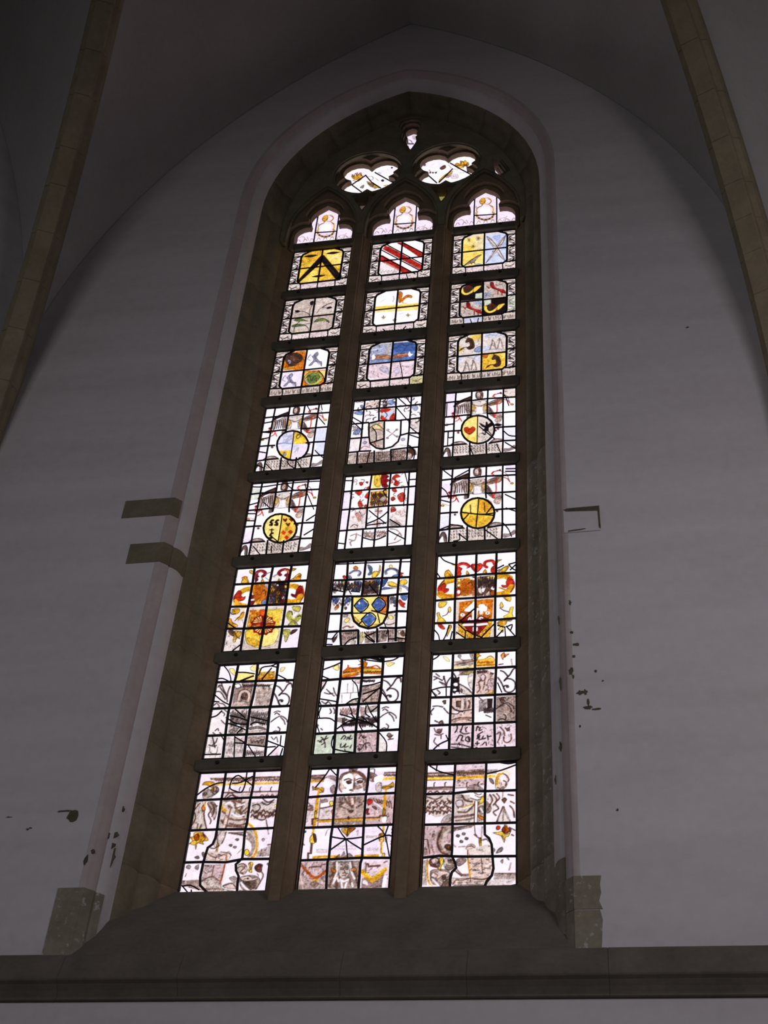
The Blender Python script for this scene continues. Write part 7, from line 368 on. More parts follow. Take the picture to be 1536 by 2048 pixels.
ART['M8']='''V|FW100 0 1062 225 1068 229 1011 5 1014;FW100 478 1061 708 1062 710 1022 481 1020;Fn90 2 1006 128 1010 130 994 3 989;Fb80 3 989 123 994 123 954 3 953;sn70 8 8 983 16 971 21 984 29 972 35 983 43 967 49 981 56 972 62 982 70 969 75 985 84 967 89 982 97 967 103 979 111 965 116 984;Sd100 15 4 945 116 950;Fn80 604 1011 711 1014 708 998 605 997;sn80 8 605 990 612 976 618 989 625 981 630 992 637 975 643 991 650 976 655 989 662 974 668 987 675 978 680 991 687 974 693 991 700 974 705 987;SY100 20 601 949 711 954;fn55 118 966 158 997 218 980 224 908 164 933;fW80 119 958 146 974 223 924 211 892 168 885 124 895;fn60 176 885 210 908 216 829 187 838;fn80 482 1012 525 1003 556 970 524 924 486 948;fW100 528 963 584 986 600 953 581 922 539 915;fc80 546 907 589 914 594 835 551 844;sK70 7 494 1044 523 1043 525 1003;fd100 30 905 53 889 118 887 125 847 86 840 77 864 33 873;fd100 598 882 654 896 681 919 691 880 649 857 607 858;Sd100 14 90 880 81 817;Sd100 12 627 873 631 818;sN70 6 34 865 75 880 122 847;sN70 6 592 867 648 881 691 872;fs100 252 1003 301 1025 373 1027 432 1006 465 949 463 870 417 824 317 823 265 851 244 923;fn70 313 1049 348 1068 385 1055 372 1031 329 1029;sn70 20 248 963 274 1002 330 1021 388 1019 433 990 469 933;fW100 275 986 331 1009 356 960 357 865 313 874 273 922;fW100 376 983 419 982 430 934 398 887 375 904;fn100 301 938 336 945 345 920 317 913;fn100 387 935 422 946 438 926 403 915;sn90 9 285 950 320 961 346 948;sn90 9 379 947 414 962 443 950;sn60 12 367 960 368 904 364 865 336 857;fn50 374 920 411 903 435 871 402 832 371 864;fW100 271 859 327 873 345 834 281 827;fW80 357 857 414 863 455 886 459 839 367 825;fn60 438 918 466 925 471 870 451 847;sN80 8 336 857 365 849;fN90 364 1032 361 1024 353 1021 344 1024 340 1032 343 1040 351 1043 360 1040;sn80 8 396 1007 419 982 449 965;sn60 10 252 915 248 875 273 843;Fp80 4 799 211 806 227 542 1 539;FC50 -13 678 215 681 222 603 1 608;Fb100 234 797 469 799 470 540 235 538;Fs50 240 719 466 745 468 613 243 603;sn60 12 298 796 323 748 354 716;sn60 12 334 795 345 747 362 708;sn60 12 384 793 381 739 370 700;sn60 12 282 733 269 718 313 694;sn60 12 423 746 445 729 405 699;sn60 12 335 686 359 654 379 669;sn60 12 259 750 295 741;ss80 14 364 778 374 731;fN80 344 670 379 677 373 654;Fz100 491 791 703 801 712 539 485 536;fr100 485 767 520 770 530 743 496 713;fR100 484 682 506 682 501 651 516 635 488 636;sn70 9 534 774 558 734 572 750;sn70 9 556 769 578 734 591 738;sn70 9 578 764 598 734 610 727;sn70 9 599 758 618 733 629 716;sn70 9 621 753 638 733 648 704;sn70 9 642 748 657 732 667 693;sn70 9 664 743 677 732 686 682;sW60 10 537 743 581 711 626 671;fn70 525 704 568 695 563 672;fn60 114 777 156 783 166 752 124 745;fW100 110 738 173 752 183 720 127 706;fY100 180 752 208 763 215 727 194 720;fn60 11 724 46 731 58 684 8 686;sn80 9 114 699 184 712 212 720;sn70 8 8 756 42 708 8 686;fr60 202 673 222 688 219 634;se60 9 160 659 187 674;Sd100 20 83 797 80 684 80 607 76 538;SC90 10 98 797 106 629;Sn70 6 106 785 107 691 108 537;Sd100 18 625 795 626 679 626 617;fd100 616 663 625 686 637 663 633 617 619 617;fd100 71 661 80 684 90 653 85 622 75 622;Sn100 12 103 592 223 596;Sd100 14 110 583 223 586;Sd100 18 230 592 470 594;Sn70 8 236 599 465 605;Sd100 12 484 596 596 599;Sn100 9 483 604 595 606;Sn100 12 58 607 63 561;Sn100 12 647 617 650 578;Sn100 10 595 618 637 621;fR100 341 616 351 623 357 600 347 593;Sn100 10 58 607 101 610;fW100 617 602 651 609 647 563 619 564;FW60 -4 516 222 523 221 264 1 260;Sd100 14 77 530 75 477;fY100 56 447 72 469 101 461 100 400 72 390 56 416;fN100 78 477 100 469 113 408 92 408;Sn100 14 76 390 77 311;Sn100 12 56 311 60 263;Sn100 10 56 308 80 311;Sd100 16 101 275 216 280;Sd100 16 244 278 299 281;Sd100 14 341 272 362 276;Sd100 16 431 276 476 280;Sd100 16 494 275 604 280;fd100 300 514 412 519 373 478 355 448 336 464;fO70 363 516 412 519 373 478;SD80 7 352 524 351 448;sb60 6 178 459 188 505 202 512;sb60 6 422 484 435 499 431 454;sb40 6 119 343 128 332 136 345 145 331 152 345 162 333 169 342 179 334 186 340 196 329 203 342;sb40 6 121 324 130 316 137 325 147 310 154 327 164 311 171 326 180 313 188 322 197 312 204 327;sb30 6 256 374 267 360 276 376 288 361 297 373 308 363 317 372 328 362 337 371 348 359 357 372 368 362 377 370 388 358 398 371 408 362 417 373 429 360 438 370;sb30 6 258 351 269 340 278 351 290 335 299 349 310 338 319 348 330 335 339 345 350 333 359 347 370 337 379 347 391 332 399 349 411 333 420 344 431 333 440 345;sb50 6 502 449 510 432 515 450 524 434 529 451 538 431 544 446 552 430 558 444 565 436 571 449 579 433 585 448;sb35 6 516 343 527 336 537 345 548 335 558 345 569 333 579 344 590 330 600 342;sb35 6 517 332 529 318 538 331 549 320 559 332 570 315 580 332 591 317 600 332;fn60 280 262 304 299 313 277 337 321 354 283 380 305 412 260;Sd100 13 633 518 630 457;fd100 599 450 619 465 641 446 641 397 610 398;fr70 599 458 615 465 614 443;Sd100 12 624 390 630 300;fY100 637 293 658 296 657 259 639 263;sn90 9 700 501 709 478 699 471;sn90 9 700 396 711 381 698 373;fn90 21 497 18 488 9 488 4 497 7 506 16 506;sn80 9 -6 403 17 383;fb80 652 434 666 434 665 397 655 389;Fb35 -23 494 12 501 9 387 -6 298;Fz100 3 238 216 241 219 7 3 4;Fb55 9 113 216 124 219 7 7 4;sO100 16 25 200 128 103 212 160;sd80 10 117 74 136 89 158 81;Sn70 10 78 192 167 198;Sn60 9 168 191 173 213 201 216;sn60 7 12 223 37 178 28 134;ss60 10 23 112 47 10;fn50 98 53 131 74 167 52 136 23;Fb100 226 241 476 240 472 11 236 11;fc100 297 218 338 228 388 216 399 157 383 106 349 92 320 115 302 159;fn60 321 184 338 188 340 166 326 166;fn60 359 187 380 183 378 165 360 169;sn70 7 349 180 356 143 342 136;sn70 8 344 118 364 120;fn40 325 217 367 217 383 187 341 195;sn70 13 282 233 296 159 267 86 245 29;sn70 13 269 226 275 159 258 116;sn70 13 407 231 420 157 453 83 471 25;sn70 13 321 100 311 57 308 13;sn70 13 397 99 414 55 431 19;sn70 13 264 130 295 86 300 28;sn70 13 442 142 458 112;sW75 12 290 225 297 144 281 94;sW75 12 277 57 301 100 317 71;sW75 12 329 85 358 70 391 84;sW75 12 394 223 414 142 439 91;sW75 12 421 55 430 26;sW75 12 338 71 349 20;sW75 12 380 56 370 12;fo90 252 182 288 166 290 144 262 145 250 167;fo85 405 175 439 179 447 156 414 150;Fp100 497 229 703 240 707 116 697 7 490 3;Fn55 493 105 677 116 676 15 497 7;sd100 26 496 148 577 74 667 160;sY90 12 517 141 575 96 660 167;Sn100 12 519 210 533 210 541 188 624 194;fW80 502 68 529 75 545 39 511 46;SW100 20 674 102 666 22;sn80 8 656 219 683 226 692 203;Sn70 8 519 206 521 141;fW70 670 218 704 229 700 181|14 225 1064 228 908 223 797 227 542 222 443 224 263 216 234 227 0;14 478 1061 479 901 472 799 475 529 484 259 474 215 476 4;14 4 803 232 813 478 814 709 816;14 2 532 228 534 478 536 712 539;14 -2 253 225 256 484 262 709 255;7 271 526 343 426 475 333;7 229 447 343 426 474 438;7 231 338 343 426;7 343 426 370 261;7 587 526 648 449 694 270;7 487 370 648 446 718 433;7 648 446 670 532;7 53 889 116 982 153 1054;7 152 1066 216 996'''
ART['R8']='''W|Fp22 0 1062 714 1062 714 0 0 0;Fp100 230 1058 468 1062 462 1007 235 1003;Fn85 -1 996 219 992 219 976 0 976;Fc80 0 976 219 975 220 937 1 941;sn80 9 4 970 12 953 19 968 27 948 34 963 42 949 49 965 57 949 64 966 72 953 80 962 88 948 95 968 103 947 110 966 118 951 125 966 133 945 140 965 148 946 156 960 164 946 171 964 179 944 186 964 194 946 201 958 209 948 216 964;SY100 22 2 933 220 932;Sn70 7 2 923 221 920;FV60 -1 918 221 914 222 860 1 860;Fb100 235 1003 462 1007 460 953 237 949;sn80 9 239 991 247 974 255 993 263 965 271 987 279 974 286 988 295 968 302 990 310 973 318 990 326 965 333 986 342 967 349 984 358 962 365 989 373 965 381 990 389 963 396 984 405 962 412 987 420 966 428 988 436 966 444 984 452 962 459 983;Sd100 20 237 933 463 937;Fz100 238 917 464 921 461 860 239 856;sK80 7 71 900 63 892 64 865;sK80 7 158 897 150 890 151 862;sK80 7 330 891 322 884 323 857;sK80 7 421 888 413 881 414 853;Sn80 16 2 852 223 852;Sn60 9 2 837 223 833;Sn60 9 240 844 337 848;Fp80 2 833 220 829 221 795 0 799;fn60 324 826 350 860 404 865 445 837 459 806 391 816;sn80 8 17 806 36 824 57 804;sn80 8 70 804 90 822 110 802;sn80 8 124 802 143 820 164 801;sn80 8 177 800 197 819 217 799;SY100 18 480 938 538 938;Fn50 479 999 564 1000 558 957 480 960;fs100 558 942 592 964 633 947 653 915 647 876 634 838 607 816 560 810 546 864;sd100 16 599 960 565 934 559 864;fW80 585 941 626 939 633 877 600 870;sn90 9 613 893 633 877 627 846;sn80 8 566 833 593 824 613 831;sy80 7 592 964 639 978 660 946;fn70 498 920 525 912 539 865 512 881;sn70 8 626 947 653 907 647 884;Fc70 -2 783 211 784 209 647 150 597 84 591 -1 655;sn85 11 7 718 19 740 34 724;sn85 11 35 705 48 727 63 711;sn85 11 63 716 75 738 90 722;sn85 11 91 703 104 725 119 709;sn85 11 119 714 131 736 146 720;sn85 11 147 701 160 723 175 707;sn85 11 175 712 187 734 202 718;sn85 11 9 664 21 686 37 671;sn85 11 36 675 49 697 64 682;sn85 11 65 662 77 684 92 669;sn85 11 92 673 105 695 120 680;sn85 11 121 660 133 682 148 667;sn85 11 148 671 161 693 176 678;sn85 11 176 658 189 680 204 665;sn85 11 10 635 22 657 38 641;sn85 11 38 622 51 644 66 628;sn85 11 66 633 78 655 93 639;sn85 11 94 620 107 642 122 626;sn85 11 121 631 134 653 149 637;sn85 11 150 618 162 640 177 624;sn85 11 177 629 190 651 205 635;sW70 9 25 722 38 733;sW70 9 50 690 63 701;sW70 9 75 659 88 670;sW70 9 97 719 110 730;sW70 9 122 688 135 699;sW70 9 147 657 160 668;sW70 9 169 717 182 728;sW70 9 194 685 207 696;sn80 9 11 775 79 750 131 771;sn80 9 172 754 200 708 219 753;FV60 1 624 85 584 67 540 1 539;fb70 157 596 216 617 212 535 133 537;fy100 12 730 10 720 4 716 -3 721 -6 730 -4 740 2 744 9 739;Fc70 232 775 459 783 463 533 235 541;fn60 240 722 293 735 301 674 261 660;fW70 246 721 286 728 287 690 254 683;sn70 14 292 773 313 734 367 717;sn70 12 262 630 329 628 381 686;sn70 16 237 586 303 591 382 603;sn60 10 244 556 317 561 383 573;sW70 12 275 660 328 666 367 687;sd70 9 294 667 354 687 387 701;fN40 231 783 285 781 286 751 246 752;fW100 352 779 385 801 432 799 453 768 440 737 393 732 359 748;sn70 8 385 793 419 776 439 783;sn70 8 392 770 426 753 446 760;sn70 8 359 748 406 731 433 738;sN60 9 285 781 320 726 367 717;FW100 393 716 413 716 410 527 390 528;Sn90 7 390 716 390 536;Sn80 6 415 716 412 535;fY100 420 700 446 760 463 752 460 714 427 692;fo100 419 602 463 578 460 555 423 572;fn50 421 670 461 676 455 608 429 609;sW70 10 435 654 455 623;FC60 479 774 526 780 567 741 555 650 502 606 478 622;fn60 477 713 501 697 521 651 502 614 478 622;sn80 10 560 779 581 740 548 696 575 649 535 620 555 590;sn80 10 533 772 561 726 534 681;sn80 10 506 773 527 727 501 667;sn80 10 601 724 621 739 634 723;sn80 10 608 663 582 589 563 537;sn80 10 615 663 635 587 662 541;sn80 10 615 648 609 543;sn80 10 648 768 688 759;sn80 10 668 707 695 690;sn80 10 662 669 689 630 696 569;fn90 601 724 621 739 638 727 621 693 611 701;Sb80 8 607 793 607 739;fC50 569 537 608 648 628 632 662 533;Fz100 -1 513 216 520 220 263 2 264;sb90 50 213 483 155 470 137 412 139 346 180 286;sn90 12 147 500 123 434 112 368 141 295 193 271;sc80 16 200 483 162 440 151 367 166 315;fN100 165 337 184 358 211 350 219 306 192 307;fo60 182 337 204 343 205 314;fn50 93 435 89 424 79 420 68 425 64 436 68 448 78 452 88 447;fn40 64 436 76 449 83 436 71 421;sn80 8 0 402 32 401 37 364;Sn70 9 40 364 56 283;Sn60 9 67 356 82 297;Fn50 2 336 35 328 44 269 5 271;sW60 9 164 366 184 373;Fg80 229 504 384 513 371 492 240 467;sn70 9 233 489 331 508 384 510;fg100 251 426 261 439 280 431 276 414 261 414;fg100 295 441 305 454 324 446 320 430 304 429;fg100 279 377 289 390 307 382 304 366 288 365;fg100 317 401 328 414 346 406 343 390 327 389;sb60 9 230 357 250 334;sb70 9 277 333 322 335;fs100 329 317 342 345 374 355 401 336 388 307 349 305;sn70 7 342 331 375 337 395 321;Sn80 7 391 513 399 439 426 401;FV80 411 512 444 511 439 408 419 401;Fb70 444 504 460 503 452 407 442 408;fd100 426 393 446 404 447 334 434 334;sn80 8 392 432 419 408 439 400;sg80 12 459 385 485 391 512 368;FC100 343 305 395 321 506 354 526 331 527 254 344 258;sb70 8 415 306 441 298 454 305;SO80 8 344 301 345 258;fr100 557 485 570 503 590 491 583 469 563 466;fO100 600 468 623 497 656 474 656 444 630 430 607 446;fR60 603 461 616 490 630 467 623 438;fn90 656 489 673 466 663 436;fY100 570 447 603 450 630 423 663 436 650 407 630 401 621 357 604 394 590 417 534 441;fd90 616 505 636 508 643 489;sn80 8 663 481 703 457;sn90 9 676 421 690 413;sn60 8 604 416 624 379;fg90 578 307 604 321 611 299 592 277 559 271;fg80 539 316 552 301 543 279;fg80 592 205 612 219 609 183;fg80 638 225 651 232 658 210;sb60 9 671 187 658 130;Fb70 -6 221 45 240 47 26 -1 21;fn100 52 218 71 246 123 245 137 201 119 173 67 182;fs100 71 232 103 245 124 223 105 195 79 203;sm80 8 67 182 119 166 145 179;fY100 129 244 155 247 166 214 145 165 152 150 119 158 138 186;fc100 162 229 207 241 254 211 261 182 236 154 210 141 171 164;fn70 195 227 240 226 254 203 209 198;fn50 177 178 235 183 255 167 210 141;sK80 7 195 227 221 219;sN80 7 235 197 258 189 248 175;fb100 68 139 133 151 211 133 220 19 150 8 78 46;fs100 76 110 114 137 185 134 211 112 193 77 160 93 122 73 83 89;fN80 154 100 179 106 187 77 161 64;fN60 175 50 219 76 221 5 150 1;sd100 10 46 219 42 147 59 47 86 18;sW70 10 84 74 117 38 144 1;FV80 2 28 137 23 138 -2 0 0;sn60 8 95 124 121 101 109 80;fn70 266 232 325 237 332 208 287 173 261 189;Fn70 276 109 366 110 367 85 302 87;sn80 10 249 139 302 94;sn70 8 268 145 308 101;fs100 228 76 277 74 367 77 483 87 526 78 510 43 472 10 343 15 240 26;sn70 9 240 26 264 60 310 58 367 70 458 60 522 79;Sn70 6 370 77 371 42;fn50 253 18 343 15 472 17 466 -11 253 -3;fc80 278 45 342 43 458 45 446 18 291 24;Fs100 347 236 524 233 535 121 496 80 406 83 367 106;Sd100 10 347 236 356 156 370 84;Sn70 6 449 232 460 109;sK60 5 385 143 392 133 398 141 405 133 411 139 418 133 424 141 431 133 437 139;sK60 5 473 155 478 146 484 154 490 146 495 154 501 145 507 153 513 143 518 152;sn70 7 377 228 390 227;sn70 7 488 223 507 215;sn30 6 384 199 394 189 404 195 414 188 423 194 433 185 443 197;sn30 6 385 171 395 161 404 170 414 163 424 170 433 163 443 168;Fb75 548 110 714 107 714 57 542 56;Fn60 548 110 714 107 714 96 548 99;Fc50 510 51 711 57 665 9 491 9;FV90 478 9 633 7 627 -11 475 -12|14 227 1062 225 906 221 799 222 527 225 306 223 262 247 211 262 160 230 126 219 76 218 -2;14 475 1062 471 898 469 790 470 518 472 429 505 398 525 346 533 243 541 149 529 93 491 44 472 -12;14 0 795 224 795 351 809 445 806 472 805 715 805;14 -5 528 225 527 470 525 716 524;14 -4 249 129 262 227 255 350 250 533 247 713 244;7 21 1053 104 996 220 961;7 77 1001 81 1055;7 477 960 592 987 714 1034;7 564 1063 646 1045 707 1054;7 627 -4 711 14'''
ART['R9']='''V|FW60 244 99 494 73 495 -41 235 6;Fp50 243 156 493 130 494 35 245 61;fn100 463 208 458 194 447 196 442 212 447 226 457 224;fd100 468 183 463 169 453 171 448 187 453 201 463 199;fn100 469 158 464 144 453 146 448 161 453 176 463 174;fd100 464 134 459 120 449 122 444 138 449 152 459 150;fn100 455 113 450 99 439 101 434 117 439 131 449 129;fd100 441 96 436 82 426 84 420 100 425 114 436 112;fn100 423 84 418 70 408 72 403 87 408 101 418 99;fd100 403 76 398 62 388 64 383 80 388 94 398 92;fn100 381 75 376 61 366 63 361 79 366 92 376 91;fd100 359 79 354 65 344 67 338 83 343 97 353 95;fn100 337 89 332 75 321 77 316 92 321 106 331 104;fd100 316 103 311 89 301 91 296 107 300 121 311 119;fn100 298 122 293 108 283 110 278 126 283 140 293 138;fd100 284 145 279 131 269 133 263 148 268 163 279 161;fn100 274 169 269 155 259 157 253 173 258 187 269 185;fd100 269 195 264 181 254 183 248 199 253 213 263 211;fn100 269 220 264 206 254 208 248 224 253 238 263 236;fd100 274 244 269 230 259 231 253 248 258 262 268 260;sd100 12 259 211 263 307 297 349;sd100 12 453 176 452 292 423 336;sn80 8 263 327 308 347 325 373;sn80 8 411 358 446 322;fd100 289 459 317 512 352 506 359 426 330 382 301 407;sd100 9 340 498 398 507 427 433 399 379 359 387;sn70 6 386 499 433 432 399 369;fW100 309 318 400 321 413 202 310 211;sx60 9 250 368 264 229;sb80 7 18 25 40 78 64 36;sb80 7 100 22 122 75 146 33;sb80 7 182 19 204 72 227 30;sb80 7 264 15 286 69 309 26;sb80 7 345 12 367 65 390 23;sb80 7 427 9 449 62 472 20;sb80 7 508 6 530 59 553 17;sb80 7 589 3 611 56 634 14;sb80 7 670 0 692 53 714 11;sb70 6 39 117 95 125 120 64;sb70 6 141 117 166 37;sb70 6 539 65 595 74 652 7;sb60 6 562 4 618 108|11 233 568 231 293 233 -13;11 492 519 496 245 497 -41;7 240 180 368 168 495 164'''
ART['L9']=ART['R9']
ART['M9']=ART['R9']
ART['E1']='''W|FV60 37 547 123 678 251 689 343 597 301 441;FV60 419 582 656 682 674 569 475 535;fd100 117 550 123 604 164 568 180 639 200 579 228 629 244 571 257 532 224 484 160 487;sK70 7 118 605 139 546 159 624 186 555 213 623 240 553;sn80 9 140 473 206 442 254 505;fd100 314 421 381 372 483 262 474 246 374 319;fn70 327 382 414 347 387 281;fK100 494 404 514 427 537 395 518 372;fK100 629 651 626 639 617 635 607 642 603 656 606 669 614 672 624 665;sb70 9 317 511 370 519 395 459 355 431;fn70 238 309 287 354 282 283;sb70 8 451 576 484 560;sb60 9 416 473 462 410;fn50 386 299 451 268 432 236;fd70 534 288 586 296 577 262|10 298 560 126 376;10 293 552 379 390 505 240;10 407 594 680 296;10 137 374 267 205'''
ART['E2']='''W|FV50 29 621 146 725 294 674 321 584 227 518;fd100 449 537 465 597 508 578 512 640 549 612 572 639 597 591 622 555 600 486 541 477;sK70 6 477 595 515 545 537 625 575 533 610 589;sn80 9 467 523 539 551 611 526;fn80 85 631 80 614 66 609 52 620 46 639 50 656 64 661 78 650;sb80 9 131 516 170 446 230 455;fn100 157 448 154 437 147 434 139 440 135 453 138 464 145 467 153 461;fn100 193 441 190 430 183 426 175 433 171 445 174 457 182 460 189 454;fn100 229 434 227 423 219 419 211 426 208 438 210 450 218 453 226 447;fn100 263 532 321 584 336 518 289 485;fd100 261 262 329 373 422 438 411 398 331 310 274 229;fn60 330 331 400 380 423 396 379 301;fp80 401 338 472 365 498 278 427 271;sb60 9 370 574 421 480 493 465;sb60 8 507 379 567 367;fn80 539 519 587 541 600 465;fW100 596 466 591 440 577 432 564 446 557 473 562 499 576 507 589 494|10 387 613 492 486 664 297;10 117 414 239 215;10 421 480 263 221'''
ART['T1']='''V|sK80 7 49 491 94 459 123 387;fb50 114 567 165 545 175 465 131 474;sK70 6 59 422 111 378;fn70 58 323 76 341 72 287|7 42 393 142 372'''
ART['T2']='''W||8 82 261 225 27'''
# ------------------------------------------------------------------ painted glass
# ART: panel -> ground colour | paint strokes | lead lines, all in millimetres from the panel's lower corner.
# F/f = flat / rounded shape, S/s = straight / flowing brush line (width first); then colour and opacity in percent.
glass_cache = {}
def glass_material():
    m = bpy.data.materials.new('painted_glass'); t = nodes(m); N = t.nodes.new; L = t.links.new
    out = N('ShaderNodeOutputMaterial'); a = N('ShaderNodeVertexColor'); a.layer_name = 'paint'
    tr = N('ShaderNodeBsdfTransparent'); gl = N('ShaderNodeBsdfGlossy'); gl.inputs['Roughness'].default_value = .2; gl.inputs['Color'].default_value = (.9,.9,.9,1)
    fr = N('ShaderNodeMixShader'); fr.inputs[0].default_value = .03
    tc = N('ShaderNodeTexCoord'); n = N('ShaderNodeTexNoise'); n.inputs['Scale'].default_value = 16; n.inputs['Detail'].default_value = 5; L(tc.outputs['Object'], n.inputs[0])
    mr = N('ShaderNodeMapRange'); mr.inputs['From Min'].default_value = .3; mr.inputs['From Max'].default_value = .7; mr.inputs['To Min'].default_value = .93; mr.inputs['To Max'].default_value = 1.06; L(n.outputs[0], mr.inputs[0])
    mx = N('ShaderNodeMix'); mx.data_type = 'RGBA'; mx.blend_type = 'MULTIPLY'; mx.inputs[0].default_value = 1; L(a.outputs[0], mx.inputs[6]); L(mr.outputs[0], mx.inputs[7])
    L(mx.outputs[2], tr.inputs[0]); L(tr.outputs[0], fr.inputs[1]); L(gl.outputs[0], fr.inputs[2]); L(fr.outputs[0], out.inputs[0])
    return m
GLASS = glass_material()
LIN = {k: np.array(v)/255. for k, v in PAL.items()}
def to_lin(c): c = np.clip(c, 0, 1.05); return np.where(c <= .04045, c/12.92, ((c+.055)/1.055)**2.4)
def smooth_pts(p, closed, k=4):
    n = len(p)
    if n < 3: return p
    out = []
    for i in range(n if closed else n-1):
        p0 = p[i-1] if closed or i > 0 else p[0]; p1 = p[i]; p2 = p[(i+1) % n]; p3 = p[(i+2) % n] if closed or i+2 < n else p[n-1]
        for s in range(k):
            t = s/k; out.append(.5*((2*p1)+(p2-p0)*t+(2*p0-5*p1+4*p2-p3)*t*t+(3*p1-p0-3*p2+p3)*t**3))
    if not closed: out.append(p[-1])
    return np.array(out)
def dist2(X, Z, a, b):
    dx, dz = b-a; l = dx*dx+dz*dz+1e-9; t = np.clip(((X-a[0])*dx+(Z-a[1])*dz)/l, 0, 1)
    return (X-a[0]-t*dx)**2+(Z-a[1]-t*dz)**2
def inside(X, Z, p):
    r = np.zeros(X.shape, bool); n = len(p)
    for i in range(n):
        a, b = p[i], p[(i+1) % n]
        if a[1] == b[1]: continue
        c = ((a[1] > Z) != (b[1] > Z)); r ^= c & (X < (b[0]-a[0])*(Z-a[1])/(b[1]-a[1])+a[0])
    return r
def paint(art, W, H, cell, m=14.):
    nx = int(round((W+2*m)/cell)); nz = int(round((H+2*m)/cell))
    xs = np.linspace(-m, W+m, nx+1); zs = np.linspace(-m, H+m, nz+1); X, Z = np.meshgrid(xs, zs); cs = max(xs[1]-xs[0], zs[1]-zs[0])
    bgc, ops, leads = art.split('|'); C = np.empty(X.shape+(3,)); C[:] = LIN[bgc]
    for op in ops.split(';'):
        if not op: continue
        hd, *num = op.split(' '); num = np.array([float(v) for v in num]); kind, cl, al = hd[0], hd[1], float(hd[2:])/100
        w = 0
        if kind in 'Ss': w, num = num[0]*1.3, num[1:]
        p = num.reshape(-1, 2)
        if kind == 'f': p = smooth_pts(p, True)
        if kind == 's': p = smooth_pts(p, False)
        pad = w/2+cs*1.5; i0, i1 = np.searchsorted(xs, (p[:,0].min()-pad, p[:,0].max()+pad)); j0, j1 = np.searchsorted(zs, (p[:,1].min()-pad, p[:,1].max()+pad))
        if i1 <= i0 or j1 <= j0: continue
        x, z = X[j0:j1,i0:i1], Z[j0:j1,i0:i1]; d = np.full(x.shape, 1e9); n = len(p)
        for i in range(n if kind in 'Ff' else n-1): d = np.minimum(d, dist2(x, z, p[i], p[(i+1) % n]))
        d = np.sqrt(d)
        if kind in 'Ff': s = np.where(inside(x, z, p), -d, d); A = np.clip(.5-s/cs, 0, 1)*al
        else: A = np.clip((w/2-d)/cs+.5, 0, 1)*al*min(1, .35+w/cs*.65)
        if kind in 'Ss': A = np.clip(A*1.15, 0, 1)
        C[j0:j1,i0:i1] += (LIN[cl]-C[j0:j1,i0:i1])*A[...,None]
        if kind == 'f' and cl not in 'WVDKP': C[j0:j1,i0:i1] *= (1-np.clip(1.25-np.abs(s+1.)/3.6, 0, 1)*al*(.62 if cl in 'rRdoOYBumntGe' else .48))[...,None]   # dark trace line round each form
        if kind in 'Ff' and cl in 'bcCgntszpdoi' and al > .45:            # brush hatching that follows the painted form
            q = p-p.mean(0); area_ = abs(np.sum(q[:,0]*np.roll(q[:,1],-1)-q[:,1]*np.roll(q[:,0],-1)))/2
            if area_ > 900:
                ev, ew = np.linalg.eigh(q.T@q); ax = ew[:,1]; rgs = np.random.default_rng(int(area_)); inn = inside(x, z, p); k = int(min(60, area_/(420 if cl not in 'Cpio' else 1100)))
                for _ in range(k):
                    c0 = np.array((rgs.uniform(p[:,0].min(), p[:,0].max()), rgs.uniform(p[:,1].min(), p[:,1].max()))); th = rgs.normal(0, .45); dd = np.array((ax[0]*np.cos(th)-ax[1]*np.sin(th), ax[0]*np.sin(th)+ax[1]*np.cos(th)))
                    ln = rgs.uniform(8, 26); bend = np.array((-dd[1], dd[0]))*rgs.normal(0, 5); s3 = [c0-dd*ln/2, c0+bend, c0+dd*ln/2]
                    e2 = np.sqrt(np.minimum(dist2(x, z, s3[0], s3[1]), dist2(x, z, s3[1], s3[2]))); hw = rgs.uniform(1.5, 4.5)
                    aa = np.clip((hw-e2)/cs+.5, 0, 1)*inn*al; dark = rgs.random() < .62
                    C[j0:j1,i0:i1] *= (1-aa*(.42 if dark else 0))[...,None]
                    if not dark: C[j0:j1,i0:i1] += (1-C[j0:j1,i0:i1])*(aa*.4)[...,None]
    rg = np.random.default_rng(int(W+H)); tone = np.clip(1.02-C.mean(2), 0, .6)       # uneven brush matting in the painted tones
    for sc, amp in ((26., .6), (8., .8)):
        g = rg.normal(0, 1, (int(H/sc)+8, int(W/sc)+8)); u = (X+m)/sc; v = (Z+m)/sc; iu = u.astype(int); iv = v.astype(int); fu = u-iu; fv = v-iv
        nz_ = (g[iv,iu]*(1-fu)+g[iv,iu+1]*fu)*(1-fv)+(g[iv+1,iu]*(1-fu)+g[iv+1,iu+1]*fu)*fv; C *= (1+amp*.35*nz_*tone)[...,None]
    C = to_lin(C); LL = []
    for ld in leads.split(';'):
        if not ld: continue
        num = np.array([float(v) for v in ld.split(' ')]); w, p = num[0]*1.4, num[1:].reshape(-1, 2)
        LL.append((w, smooth_pts(p, False, 3) if w <= 12 else p))
    return xs, zs, X, Z, C, LL, cs
def lead_mesh(p, w, y0=0.):
    p = np.array(p)/1000.; keep = [0]+[i for i in range(1, len(p)) if np.hypot(*(p[i]-p[i-1])) > .002]; p = p[keep]
    if len(p) < 2: return None
    h = w/2000.; rs = []
    for i in range(len(p)):
        a = p[max(0,i-1)]; b = p[min(len(p)-1,i+1)]; t = (b-a)/(np.hypot(*(b-a))+1e-9); nrm = np.array((-t[1], t[0]))
        rs.append([(p[i][0]+nrm[0]*u*h, y, p[i][1]+nrm[1]*u*h) for u, y in ((1,.004),(1,-.004),(.45,-.0075),(-.45,-.0075),(-1,-.004),(-1,.004))])
    v, f = loft(rs, closed=True, caps=True); return fix(mesh('lead_came', v, f))
